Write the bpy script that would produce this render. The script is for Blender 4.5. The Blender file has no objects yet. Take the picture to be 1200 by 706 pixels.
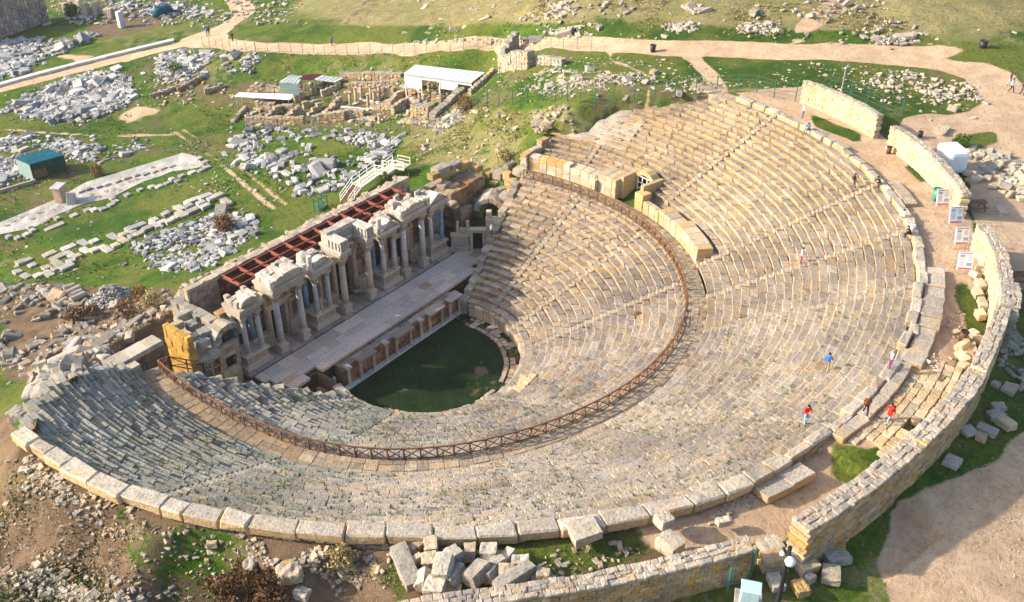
import bpy, math, random
import numpy as np
from mathutils import Vector, Matrix, Quaternion
rng = np.random.default_rng(7)
random.seed(7)
sc = bpy.context.scene
COL = sc.collection
R = math.radians
pi = math.pi

# ------------------------------------------------------------------ camera
C = np.array([-58.24329215, -56.18072054, 60.61391951])
f = np.array([0.65932184, 0.51343026, -0.54925775])
r_ = np.array([0.61446389, -0.78899494, 0.0])
r_ /= np.linalg.norm(r_)
u_ = np.cross(r_, f); u_ /= np.linalg.norm(u_)
F = 1158.16
cam_d = bpy.data.cameras.new('camera')
cam = bpy.data.objects.new('camera', cam_d); COL.objects.link(cam)
cam_d.sensor_width = 36; cam_d.lens = 36 * F / 1200; cam_d.clip_end = 5000; cam_d.clip_start = 0.5
cam.matrix_world = Matrix(((r_[0], u_[0], -f[0], C[0]), (r_[1], u_[1], -f[1], C[1]), (r_[2], u_[2], -f[2], C[2]), (0, 0, 0, 1)))
sc.camera = cam

def ray(px, py):
    return f + (px - 600) / F * r_ + (353 - py) / F * u_
def P(px, py, z):
    d = ray(px, py); t = (z - C[2]) / d[2]
    return C + d * t

# ------------------------------------------------------------------ noise
def vnoise(x, y, s, seed=0):
    x = np.asarray(x, float) / s; y = np.asarray(y, float) / s
    xi = np.floor(x).astype(np.int64); yi = np.floor(y).astype(np.int64)
    fx = x - xi; fy = y - yi
    fx = fx * fx * (3 - 2 * fx); fy = fy * fy * (3 - 2 * fy)
    def h(a, b):
        n = (a * 374761393 + b * 668265263 + seed * 974634777) & 0xffffffff
        n = ((n ^ (n >> 13)) * 1274126177) & 0xffffffff
        return ((n ^ (n >> 16)) & 0xffff) / 65535.0
    return (h(xi, yi) * (1 - fx) + h(xi + 1, yi) * fx) * (1 - fy) + (h(xi, yi + 1) * (1 - fx) + h(xi + 1, yi + 1) * fx) * fy
def fbm(x, y, s, o=4, seed=0):
    v = 0; a = .5
    for k in range(o):
        v = v + a * vnoise(x, y, s / 2 ** k, seed + k); a *= .5
    return v / (1 - .5 ** o)

# ------------------------------------------------------------------ terrain: thin plate spline through surveyed heights
CP = [(1000,172,17.4),(1060,205,17.4),(1110,270,17.3),(1115,340,17.2),(1100,400,17.2),(1150,300,17.2),(930,110,17.4),(1120,425,17.2),
 (1100,640,16.0),(1160,560,16.0),(1020,690,15.8),(1190,440,15.8),(1180,650,15.6),(940,680,16),(1150,130,17),(1190,200,16.9),(1040,75,17),(850,63,16.5),
 (700,53,15),(600,50,11.0),(550,54,8.6),(480,57,6.0),(400,58,3.6),(300,56,1.5),(250,45,-1),(280,10,-2.5),(130,68,-4.5),(60,85,-6),(0,103,-7),
 (150,20,-5),(30,30,-8),(700,20,17),(1000,20,19),(1190,40,18.5),(400,20,3),(550,20,9.5),(850,20,18.5),
 (560,180,6.5),(600,110,12),(700,110,16),(780,100,16.7),(640,85,13.0),(520,140,5),(420,190,2),(350,190,0.5),(430,120,0.5),(520,95,5.0),(568,82,6.4),
 (330,100,-1),(250,110,-3),(150,120,-5),(50,120,-6.5),(50,200,-5),(130,250,-3.5),(250,230,-1),(330,230,0),(200,300,-.5),(100,290,-2.5),
 (20,340,-2),(60,370,0),(150,370,2),(110,410,4.0),(60,440,6.5),(20,470,9.5),(0,520,12),(170,340,1),
 (0,590,14.2),(70,615,15.3),(150,635,15.8),(100,670,13.9),(0,665,12.6),(200,690,14.0),(280,655,15.8),(400,660,16.3),(310,700,14.3),(420,700,15.5),
 (480,645,16.6),(560,640,17.0),(640,650,17.2),(720,640,17.3),(800,625,17.3),(900,580,17.3),(950,560,17.3),(850,602,17.3),(620,690,16.8),(780,704,15.6),
 (640,150,12.5),(605,180,9),(580,200,7),(470,210,3)]
cpx = np.array([P(a, b, c) for a, b, c in CP])
# far anchors so that the sheet stays calm beyond the picture
RINGCP = []
for a, z1, z2 in ((-178,15.8,14.0),(-170,16.6,14.6),(-160,16.9,15.0),(-150,17.0,15.3),(-140,17.0,15.7),(-130,17.1,16.3),(-120,17.2,17.0)):
    rr0 = 39.6 if a < -150 else 40.2 if a < -134 else 41.8
    for dr, z in ((1.6, z1), (6.0, z2)): RINGCP.append((rr0 + dr, a, z))
cpx = np.vstack([cpx, np.array([(q * math.cos(R(a)), q * math.sin(R(a)), z) for q, a, z in RINGCP])])
far = np.array([(600, 600, 5), (-300, 600, -25), (600, -300, 35), (-600, 100, -20), (-200, -400, 25), (200, -400, 28), (300, 500, -2), (-150, -10, 4), (-110, -110, 12), (-20, -120, 18), (500, 100, 26), (0, 400, -18)], float)
cpx = np.vstack([cpx, far])
def tps_fit(p, lam=2e-5):
    n = len(p); s = 100.0
    q = p[:, :2] / s
    d = np.linalg.norm(q[:, None] - q[None], axis=2)
    K = np.where(d > 0, d * d * np.log(d + 1e-12), 0) + lam * np.eye(n)
    Q = np.c_[np.ones(n), q]
    A = np.zeros((n + 3, n + 3)); A[:n, :n] = K; A[:n, n:] = Q; A[n:, :n] = Q.T
    w = np.linalg.solve(A, np.r_[p[:, 2], 0, 0, 0])
    return q, w
TQ, TW = tps_fit(cpx)
def H(x, y):
    x = np.asarray(x, float); y = np.asarray(y, float); sh = x.shape
    q = np.c_[x.ravel(), y.ravel()] / 100.0
    out = np.empty(len(q))
    for i in range(0, len(q), 20000):
        qq = q[i:i + 20000]
        d2 = ((qq[:, None] - TQ[None]) ** 2).sum(2)
        K = .5 * d2 * np.log(d2 + 1e-20)
        out[i:i + 20000] = K @ TW[:-3] + TW[-3] + qq @ TW[-2:]
    return np.clip(out, -32, 40).reshape(sh)
TS = np.concatenate([np.arange(40, 130, .5), np.arange(130, 420, 1.5)])
def G(px, py, dz=0.0):
    """ground point seen at a pixel"""
    d = ray(px, py); X = C[None] + TS[:, None] * d[None]
    h = H(X[:, 0], X[:, 1]) - X[:, 2]
    i = int(np.argmax(h >= 0))
    if h[i] < 0: i = len(TS) - 1
    if i == 0: i = 1
    k = h[i - 1] / (h[i - 1] - h[i]) if h[i] != h[i - 1] else 0
    t = TS[i - 1] + k * (TS[i] - TS[i - 1])
    p = C + d * t; p[2] = float(H(p[0], p[1])) + dz
    return p
def ground(x, y): return float(H(x, y))
def inpoly(x, y, poly):
    x = np.asarray(x); y = np.asarray(y); ins = np.zeros(x.shape, bool)
    n = len(poly)
    for i in range(n):
        x0, y0 = poly[i][0], poly[i][1]; x1, y1 = poly[(i + 1) % n][0], poly[(i + 1) % n][1]
        if y0 == y1: continue
        c = ((y0 > y) != (y1 > y)) & (x < (x1 - x0) * (y - y0) / (y1 - y0) + x0)
        ins ^= c
    return ins
def segdist(x, y, pts):
    best = np.full(np.shape(x), 1e9)
    for (a, b) in zip(pts[:-1], pts[1:]):
        ax, ay, bx, by = a[0], a[1], b[0], b[1]
        L = (bx - ax) ** 2 + (by - ay) ** 2 + 1e-9
        t = np.clip(((x - ax) * (bx - ax) + (y - ay) * (by - ay)) / L, 0, 1)
        best = np.minimum(best, np.hypot(x - ax - t * (bx - ax), y - ay - t * (by - ay)))
    return best
def polyG(pts, step=16):
    out = []
    for (a, b), (c, d) in zip(pts, pts[1:] + pts[:1]):
        n = max(1, int(math.hypot(c - a, d - b) / step))
        for k in range(n): out.append(G(a + (c - a) * k / n, b + (d - b) * k / n))
    return out
def lineG(pts, step=16):
    out = []
    for (a, b), (c, d) in zip(pts[:-1], pts[1:]):
        n = max(1, int(math.hypot(c - a, d - b) / step))
        for k in range(n): out.append(G(a + (c - a) * k / n, b + (d - b) * k / n))
    return out + [G(*pts[-1])]
def polyd(x, y, poly):
    """signed distance: negative inside"""
    d = segdist(x, y, list(poly) + [poly[0]])
    return np.where(inpoly(x, y, poly), -d, d)

# ------------------------------------------------------------------ cavea curves (angle a in degrees, 16 .. -202)
RAIL = [(15.5,26.0),(-8,25.7),(-19,25.7),(-37,25.5),(-56,25.3),(-71,25.1),(-81,24.8),(-93,24.5),(-106,24.2),(-121,24.2),(-133,24.4),(-145,24.5),(-158,24.4),(-171,24.1),(-184,24.3),(-193,24.8),(-202,25.5)]
RIM = [(16,44.5),(-14,44.4),(-24,44.8),(-31,45),(-42,45),(-54,44.7),(-64,44.1),(-73,43.6),(-86,43.2),(-96,42.8),(-106,42.4),(-116,41.9),(-126,40.8),(-138.6,39.95),(-146,39.8),(-157,39.5),(-168,39.3),(-176,39.1),(-190,38.9),(-202,38.5)]
def itp(tab, a):
    xs = np.array([t[0] for t in tab])[::-1]; ys = np.array([t[1] for t in tab])[::-1]
    return np.interp(a, xs, ys)
def rail_r(a): return itp(RAIL, a)
def rim_r(a): return itp(RIM, a)
R0 = 9.75; ZP = 1.45; ZR = 9.2; ZU = 9.45; ZO = 17.75
NL = 20; NU = 24; WALK = 1.75
def low_r(a, t): return R0 + (rail_r(a) - .35 - R0) * t
def up_r(a, t): return rail_r(a) + WALK + (rim_r(a) - rail_r(a) - WALK) * t
UEND = [(27,15.7),(28.9,15.4),(31.8,13.0),(32.6,12.0),(33.4,4.5),(35.4,3.5),(36.5,2.6),(37.9,1.2),(39,-1.8),(40.3,-5.4),(43.7,-13.6),(46,-15)]   # right-hand row ends
ULEFT = [(25,-201),(27,-201.4),(28.3,-202),(30,-198),(31.8,-195),(33.6,-191.5),(36.4,-185),(38,-179.5),(41,-178)]
LLEFT = [(9,-183),(10.5,-186),(15,-189),(18,-195),(22,-197.5),(24,-196),(26,-199)]
def bowl(x, y):
    """height the built theatre needs the ground to stay under"""
    rr = np.hypot(x, y); th = np.degrees(np.arctan2(y, x)); a = np.where(th > 90, th - 360, th)
    z = np.full(np.shape(x), 1e3)
    rl = rail_r(a); ro = rim_r(a)
    span = (a < 18) & (a > -203)
    prof = np.where(rr < R0, -0.6, np.where(rr < rl, ZP + (rr - R0) / (rl - R0) * (ZR - ZP), np.where(rr < rl + WALK, ZR, ZU + (rr - rl - WALK) / (ro - rl - WALK) * (ZO - ZU))) - 1.1)
    lim_r = np.interp(rr, [e[0] for e in UEND], [e[1] for e in UEND]) + 2.5
    lim_l = np.interp(rr, [e[0] for e in ULEFT], [e[1] for e in ULEFT]) + 0.6
    inside = span & (rr < ro - .3) & (a < lim_r) & (a > lim_l)
    z = np.where(inside, prof, z)
    z = np.where((a < -100) & (a > -180) & (rr >= ro - .3) & (rr < ro + 9), np.minimum(z, 16.95 - .16 * np.maximum(rr - ro - .5, 0)), z)
    arc = np.radians(np.maximum(a - lim_r + 1.5, 0)) * rr
    ramp = span | ((a >= 18) & (a < 45))
    z = np.where(ramp & (a > lim_r - 1.5) & (rr < ro + 1) & (rr > R0), np.minimum(z, prof + .75 + 0.55 * arc), z)
    z = np.where((rr < R0 + 1) & (y < 4), -.6, z)
    st = (x > -18) & (x < 19.5) & (y > 0.5) & (y < 19.0) & ((rr > R0) | (y > 3))
    z = np.where(st, np.minimum(z, np.where(y < 9, -.7, 0.6)), z)
    dx = np.maximum(np.maximum(-18 - x, x - 19.5), 0); dy = np.maximum(np.maximum(.5 - y, y - 19.0), 0); ds = np.hypot(dx, dy)
    z = np.where((y > 7) & (ds > 0) & (rr > 20), np.minimum(z, .6 + 1.0 * ds), z)
    st2 = (x > -26) & (x < -15) & (y > 6.2) & (y < 12)
    z = np.where(st2, np.minimum(z, 2.0), z)
    return z

# ------------------------------------------------------------------ materials
def nodes(m):
    m.use_nodes = True; nt = m.node_tree; nt.nodes.clear(); return nt
class NB:
    def __init__(s, name, rough=.9, spec=.2):
        s.m = bpy.data.materials.new(name); s.nt = nodes(s.m)
        s.out = s.nt.nodes.new('ShaderNodeOutputMaterial'); s.b = s.nt.nodes.new('ShaderNodeBsdfPrincipled')
        s.b.inputs['Roughness'].default_value = rough; s.b.inputs['Specular IOR Level'].default_value = spec
        s.nt.links.new(s.b.outputs[0], s.out.inputs[0])
        s.geo = None
    def n(s, t, **kw):
        x = s.nt.nodes.new(t)
        for k, v in kw.items(): setattr(x, k, v)
        return x
    def L(s, a, b): s.nt.links.new(a, b)
    def pos(s):
        if not s.geo: s.geo = s.n('ShaderNodeNewGeometry')
        return s.geo.outputs['Position']
    def noise(s, scale, detail=4, rough=.6, vec=None, dist=0):
        x = s.n('ShaderNodeTexNoise'); x.inputs['Scale'].default_value = scale; x.inputs['Detail'].default_value = detail
        x.inputs['Roughness'].default_value = rough; x.inputs['Distortion'].default_value = dist
        s.L(vec or s.pos(), x.inputs['Vector']); return x.outputs[0]
    def vor(s, scale, feature='F1', vec=None, out=0):
        x = s.n('ShaderNodeTexVoronoi'); x.feature = feature; x.inputs['Scale'].default_value = scale
        s.L(vec or s.pos(), x.inputs['Vector']); return x.outputs[out]
    def ramp(s, fac, lo, hi):
        x = s.n('ShaderNodeMapRange'); x.interpolation_type = 'SMOOTHSTEP'
        x.inputs['From Min'].default_value = lo; x.inputs['From Max'].default_value = hi
        s.L(fac, x.inputs['Value']); return x.outputs[0]
    def math(s, op, a, b=None):
        x = s.n('ShaderNodeMath', operation=op)
        for i, v in enumerate((a, b)):
            if v is None: continue
            if isinstance(v, (int, float)): x.inputs[i].default_value = v
            else: s.L(v, x.inputs[i])
        return x.outputs[0]
    def mix(s, fac, a, b, blend='MIX'):
        x = s.n('ShaderNodeMix', data_type='RGBA'); x.blend_type = blend
        if isinstance(fac, (int, float)): x.inputs[0].default_value = fac
        else: s.L(fac, x.inputs[0])
        for i, v in ((6, a), (7, b)):
            if isinstance(v, tuple): x.inputs[i].default_value = (*v, 1)
            else: s.L(v, x.inputs[i])
        return x.outputs[2]
    def attr(s, name):
        x = s.n('ShaderNodeAttribute'); x.attribute_name = name; return x.outputs['Color']
    def bump(s, h, strength=.5, dist=.05):
        x = s.n('ShaderNodeBump'); x.inputs['Strength'].default_value = strength; x.inputs['Distance'].default_value = dist
        s.L(h, x.inputs['Height']); s.L(x.outputs[0], s.b.inputs['Normal'])
    def col(s, c):
        if isinstance(c, tuple): s.b.inputs['Base Color'].default_value = (*c, 1)
        else: s.L(c, s.b.inputs['Base Color'])

def stone_mat(name, base, alt, patina=0, ochre=(.50, .31, .11), ochre_amt=.5, lichen=(.15, .15, .14), lichen_amt=.5, tint=True, bricks=None, bump=.85):
    """weathered limestone: broad tone shifts, ochre patina, dark lichen spots, pits"""
    b = NB(name)
    c = b.mix(b.ramp(b.noise(.35, 5), .35, .65), base, alt)
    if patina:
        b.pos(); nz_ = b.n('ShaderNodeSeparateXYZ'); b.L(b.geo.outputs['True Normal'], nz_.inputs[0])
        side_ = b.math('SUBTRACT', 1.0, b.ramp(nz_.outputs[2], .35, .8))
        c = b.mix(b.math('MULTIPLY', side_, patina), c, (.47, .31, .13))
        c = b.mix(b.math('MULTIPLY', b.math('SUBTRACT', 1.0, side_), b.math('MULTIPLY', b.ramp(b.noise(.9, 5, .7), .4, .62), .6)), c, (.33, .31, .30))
    c = b.mix(b.math('MULTIPLY', b.ramp(b.noise(.55, 6, .65), .52, .72), ochre_amt), c, ochre)
    c = b.mix(b.math('MULTIPLY', b.ramp(b.noise(1.7, 6, .7), .52, .68), lichen_amt), c, lichen)
    fine = b.noise(7, 5, .7)
    c = b.mix(b.math('MULTIPLY', b.ramp(fine, .52, .66), .7), c, (.11, .1, .09))
    c = b.mix(b.math('MULTIPLY', b.ramp(fine, .42, .3), .35), c, (.72, .67, .58))
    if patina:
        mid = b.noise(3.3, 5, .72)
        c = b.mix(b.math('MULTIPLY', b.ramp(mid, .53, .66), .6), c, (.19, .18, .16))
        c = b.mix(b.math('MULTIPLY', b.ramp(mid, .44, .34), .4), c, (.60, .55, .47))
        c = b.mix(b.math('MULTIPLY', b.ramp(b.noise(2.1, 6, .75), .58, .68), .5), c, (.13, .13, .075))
    h = fine
    if bricks:
        w, hgt = bricks
        mp = b.n('ShaderNodeMapping'); sep = b.n('ShaderNodeSeparateXYZ'); b.L(b.pos(), sep.inputs[0])
        # run along the wall: use distance round the orchestra for curved walls, else x+y
        s_ = b.math('ADD', sep.outputs[0], b.math('MULTIPLY', sep.outputs[1], -.83))
        cmb = b.n('ShaderNodeCombineXYZ'); b.L(s_, cmb.inputs[0])
        wz = b.math('ADD', sep.outputs[2], b.math('MULTIPLY', b.noise(.8, 3), .35)); b.L(wz, cmb.inputs[1])
        bt = b.n('ShaderNodeTexBrick'); b.L(cmb.outputs[0], bt.inputs['Vector'])
        bt.inputs['Scale'].default_value = 1; bt.inputs['Brick Width'].default_value = w; bt.inputs['Row Height'].default_value = hgt
        bt.inputs['Mortar Size'].default_value = .018; bt.inputs['Color1'].default_value = (1.12, 1.05, .95, 1); bt.inputs['Color2'].default_value = (.7, .68, .66, 1); bt.inputs['Mortar'].default_value = (.4, .36, .32, 1)
        c = b.mix(1.0, c, bt.outputs[0], 'MULTIPLY')
    if tint: c = b.mix(1.0, c, b.attr('tint'), 'MULTIPLY')
    b.col(c)
    b.bump(b.math('ADD', b.math('MULTIPLY', fine, .6), b.noise(2.2, 5, .65)), bump, .12)
    return b.m
M = {}
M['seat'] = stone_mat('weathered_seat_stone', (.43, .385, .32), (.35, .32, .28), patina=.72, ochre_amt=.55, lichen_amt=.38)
M['block'] = stone_mat('fallen_block_stone', (.46, .415, .35), (.34, .32, .29), ochre_amt=.35, lichen_amt=.5)
M['marble'] = stone_mat('white_marble', (.46, .45, .435), (.34, .345, .35), ochre_amt=.08, lichen_amt=.42)
M['facade'] = stone_mat('carved_facade_stone', (.52, .46, .38), (.44, .38, .31), ochre_amt=.35, lichen_amt=.3)
M['brown'] = stone_mat('brown_masonry', (.27, .19, .12), (.19, .14, .1), ochre=(.32, .18, .06), ochre_amt=.6, lichen_amt=.3, bricks=(1.2, .55))
M['wall'] = stone_mat('rubble_wall_stone', (.45, .36, .25), (.38, .32, .25), ochre=(.5, .31, .1), ochre_amt=.6, lichen_amt=.3)
M['walltop'] = stone_mat('wall_top_stone', (.44, .39, .33), (.34, .31, .28), ochre_amt=.2, lichen_amt=.5)
M['cream'] = stone_mat('cream_ashlar', (.56, .46, .31), (.50, .42, .30), ochre=(.55, .37, .15), ochre_amt=.35, lichen_amt=.1, bump=.35)
M['ochre'] = stone_mat('ochre_stained_stone', (.50, .29, .05), (.42, .26, .07), ochre=(.58, .33, .03), ochre_amt=.7, lichen_amt=.25)
M['stage'] = stone_mat('stage_paving', (.56, .47, .40), (.60, .51, .44), ochre_amt=.14, lichen_amt=.1, bump=.2)
M['pave'] = stone_mat('paving_stone', (.50, .42, .31), (.44, .38, .3), ochre_amt=.5, lichen_amt=.12)
M['core'] = stone_mat('rubble_core', (.24, .19, .13), (.2, .17, .13), ochre_amt=.25, lichen_amt=.5, tint=False)
M['entab'] = stone_mat('weathered_entablature', (.50, .47, .43), (.40, .37, .33), ochre_amt=.2, lichen_amt=.5)
M['sill'] = stone_mat('proscenium_stone', (.26, .22, .19), (.32, .28, .25), ochre_amt=.25, lichen_amt=.3)

def plain(name, c, rough=.7, spec=.3, metal=0, var=.15, scale=3.0, bump=0):
    b = NB(name, rough, spec); b.b.inputs['Metallic'].default_value = metal
    k = b.noise(scale, 5)
    lo = tuple(v * (1 - var) for v in c); hi = tuple(min(1, v * (1 + var)) for v in c)
    b.col(b.mix(b.ramp(k, .3, .7), lo, hi))
    if bump: b.bump(k, bump, .03)
    return b.m
M['rust'] = plain('rusty_red_steel', (.105, .02, .018), .65, .3, 0, .3)
M['rust2'] = plain('orange_red_steel', (.24, .06, .035), .6, .3, 0, .3)
M['wood'] = plain('weathered_timber', (.17, .088, .045), .85, .2, 0, .35, 5)
M['palewood'] = plain('pale_boards', (.5, .42, .32), .85, .2, 0, .25, 5)
M['bluestone'] = plain('blue_grey_marble', (.17, .31, .43), .6, .3, 0, .3, 1.5)
M['green_paint'] = plain('dark_green_paint', (.02, .13, .1), .5, .4)
M['bin_green'] = plain('green_plastic', (.02, .22, .15), .5, .4)
M['bin_brown'] = plain('brown_metal_bin', (.09, .045, .025), .6, .3)
M['black'] = plain('black_metal', (.015, .015, .017), .5, .4)
M['white_paint'] = plain('white_paint', (.78, .8, .82), .5, .3, 0, .06)
M['white_roof'] = plain('white_roof_sheet', (.74, .76, .79), .5, .35, 0, .08, .6)
M['grey_roof'] = plain('grey_roof_sheet', (.42, .46, .47), .5, .35, 0, .12, .6)
M['cabinet'] = plain('pale_blue_enamel', (.36, .52, .55), .45, .4, 0, .06)
M['teal_net'] = plain('teal_shade_net', (.005, .085, .125), .9, .1, 0, .3, 1.2)
M['dark_green_net'] = plain('dark_green_net', (.02, .06, .05), .9, .1, 0, .3, 1.2)
M['greywall'] = plain('teal_grey_sheet', (.2, .29, .29), .7, .3, 0, .15)
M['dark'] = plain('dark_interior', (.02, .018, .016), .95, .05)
M['print'] = plain('board_print', (.72, .73, .76), .5, .3, 0, .04)
M['ink'] = plain('grey_ink', (.25, .26, .3), .6, .2)
M['redink'] = plain('red_ink', (.5, .06, .1), .6, .2)
M['blueink'] = plain('blue_ink', (.25, .35, .5), .6, .2)
M['glass'] = plain('lamp_glass', (.8, .82, .85), .2, .5, 0, .05)
M['steel'] = plain('galvanised_steel', (.4, .42, .44), .4, .5, .4, .1)
M['dry_leaf'] = plain('dry_twigs', (.20, .115, .05), .95, .1, 0, .4, 2)
M['brown_leaf'] = plain('brown_shrub_leaf', (.12, .065, .03), .95, .1, 0, .5, 2)
M['weed'] = plain('weed_leaf', (.075, .135, .022), .9, .1, 0, .5, 1.2)
M['straw'] = plain('straw_tuft', (.38, .30, .14), .9, .1, 0, .35, 1.2)
M['stem'] = plain('shrub_stem', (.1, .07, .045), .95, .1)
M['netting'] = plain('fence_wire', (.10, .14, .12), .7, .2)

def ground_mat(name='turf_and_earth', turf_tone=1.0):
    b = NB(name, .95, .1)
    m1 = b.n('ShaderNodeSeparateColor'); b.L(b.attr('mask'), m1.inputs[0])
    n1 = b.noise(.10, 6, .62); n2 = b.noise(.5, 6, .68); n3 = b.noise(2.6, 6, .72); n4 = b.noise(11, 4, .7)
    g = b.mix(b.ramp(n2, .36, .64), (.027, .083, .005), (.076, .146, .008))
    n0 = b.noise(.028, 4, .6)
    g = b.mix(b.math('MULTIPLY', b.ramp(n0, .42, .6), .5), g, (.022, .055, .008))
    g = b.mix(b.math('MULTIPLY', b.ramp(n1, .42, .58), .7), g, (.135, .145, .026))
    g = b.mix(b.math('MULTIPLY', b.ramp(n3, .47, .62), .7), g, (.020, .038, .010))
    if turf_tone < 1: g = b.mix(b.ramp(n2, .36, .64), (.008, .022, .006), (.017, .036, .009))
    dry = b.mix(b.ramp(n2, .35, .65), (.30, .25, .11), (.20, .18, .085))
    dry = b.mix(b.math('MULTIPLY', b.ramp(n3, .46, .62), .75), dry, (.085, .085, .035))
    dry = b.mix(b.math('MULTIPLY', b.ramp(n1, .5, .62), .45), dry, (.12, .15, .04))
    sand = b.mix(b.ramp(n2, .35, .65), (.55, .40, .27), (.43, .30, .195))
    sand = b.mix(b.math('MULTIPLY', b.ramp(n3, .48, .68), .6), sand, (.25, .175, .12))
    sand = b.mix(b.math('MULTIPLY', b.ramp(n4, .6, .72), .5), sand, (.58, .5, .42))
    earth = b.mix(b.ramp(n2, .35, .65), (.19, .128, .078), (.105, .072, .047))
    earth = b.mix(b.math('MULTIPLY', b.ramp(n3, .5, .7), .6), earth, (.10, .075, .05))
    earth = b.mix(b.math('MULTIPLY', b.ramp(n4, .56, .7), .6), earth, (.42, .35, .26))
    nz = b.math('ADD', b.math('MULTIPLY', n2, .5), b.math('MULTIPLY', n3, .5))
    def edge(ch, k=.75):
        v = b.math('ADD', ch, b.math('MULTIPLY', b.math('SUBTRACT', nz, .5), k)); return b.ramp(v, .42, .58)
    c = b.mix(edge(m1.outputs[1], 1.6), g, dry)
    c = b.mix(edge(m1.outputs[2], 1.5), c, earth)
    c = b.mix(edge(m1.outputs[0], .8), c, sand)
    b.col(c)
    spk = b.noise(5.5, 3, .6); c = b.mix(b.math('MULTIPLY', b.ramp(spk, .66, .72), .5), c, (.5, .45, .38)); c = b.mix(b.math('MULTIPLY', b.ramp(spk, .36, .30), .45), c, (.05, .045, .03)); b.col(c)
    hh = b.math('ADD', b.math('MULTIPLY', n3, .8), b.math('MULTIPLY', n4, .5))
    b.bump(hh, .9, .2)
    return b.m
M['ground'] = ground_mat()
M['lawn'] = ground_mat('dark_turf', .3)  # same turf with darker greens, for the orchestra floor alone

# ------------------------------------------------------------------ mesh helpers
def mk_hex_faces():
    fs = []
    S = [((k & 1) * 2 - 1, (k >> 1 & 1) * 2 - 1, (k >> 2 & 1) * 2 - 1) for k in range(8)]
    vp = np.array([[S[k][b_] * (1 if b_ == a else .8) for b_ in range(3)] for k in range(8) for a in range(3)])
    def add(ids):
        c = vp[ids].mean(0); n = np.cross(vp[ids[1]] - vp[ids[0]], vp[ids[2]] - vp[ids[1]])
        fs.append(tuple(ids if n @ c > 0 else ids[::-1]))
    for a in range(3):
        o = [x for x in range(3) if x != a]
        for s in (-1, 1):
            cs = [k for k in range(8) if S[k][a] == s]
            cs.sort(key=lambda k: math.atan2(S[k][o[1]], S[k][o[0]]))
            add([k * 3 + a for k in cs])
    for e in range(3):
        a, b_ = [x for x in range(3) if x != e]
        for k in range(8):
            if S[k][e] == -1:
                k2 = k ^ (1 << e); add([k * 3 + a, k2 * 3 + a, k2 * 3 + b_, k * 3 + b_])
    for k in range(8): add([k * 3, k * 3 + 1, k * 3 + 2])
    return np.array(S, float), fs
HS, HF = mk_hex_faces()
def box_corners(c, s, rot=None):
    v = HS * (np.array(s, float) / 2)
    if rot is not None: v = v @ np.array(rot).T
    return v + np.array(c, float)
def rotz(a): ca, sa = math.cos(a), math.sin(a); return np.array([[ca, -sa, 0], [sa, ca, 0], [0, 0, 1]])
def rotxyz(ax, ay, az):
    cx, sx = math.cos(ax), math.sin(ax); cy, sy = math.cos(ay), math.sin(ay)
    return rotz(az) @ np.array([[cy, 0, sy], [0, 1, 0], [-sy, 0, cy]]) @ np.array([[1, 0, 0], [0, cx, -sx], [0, sx, cx]])
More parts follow.
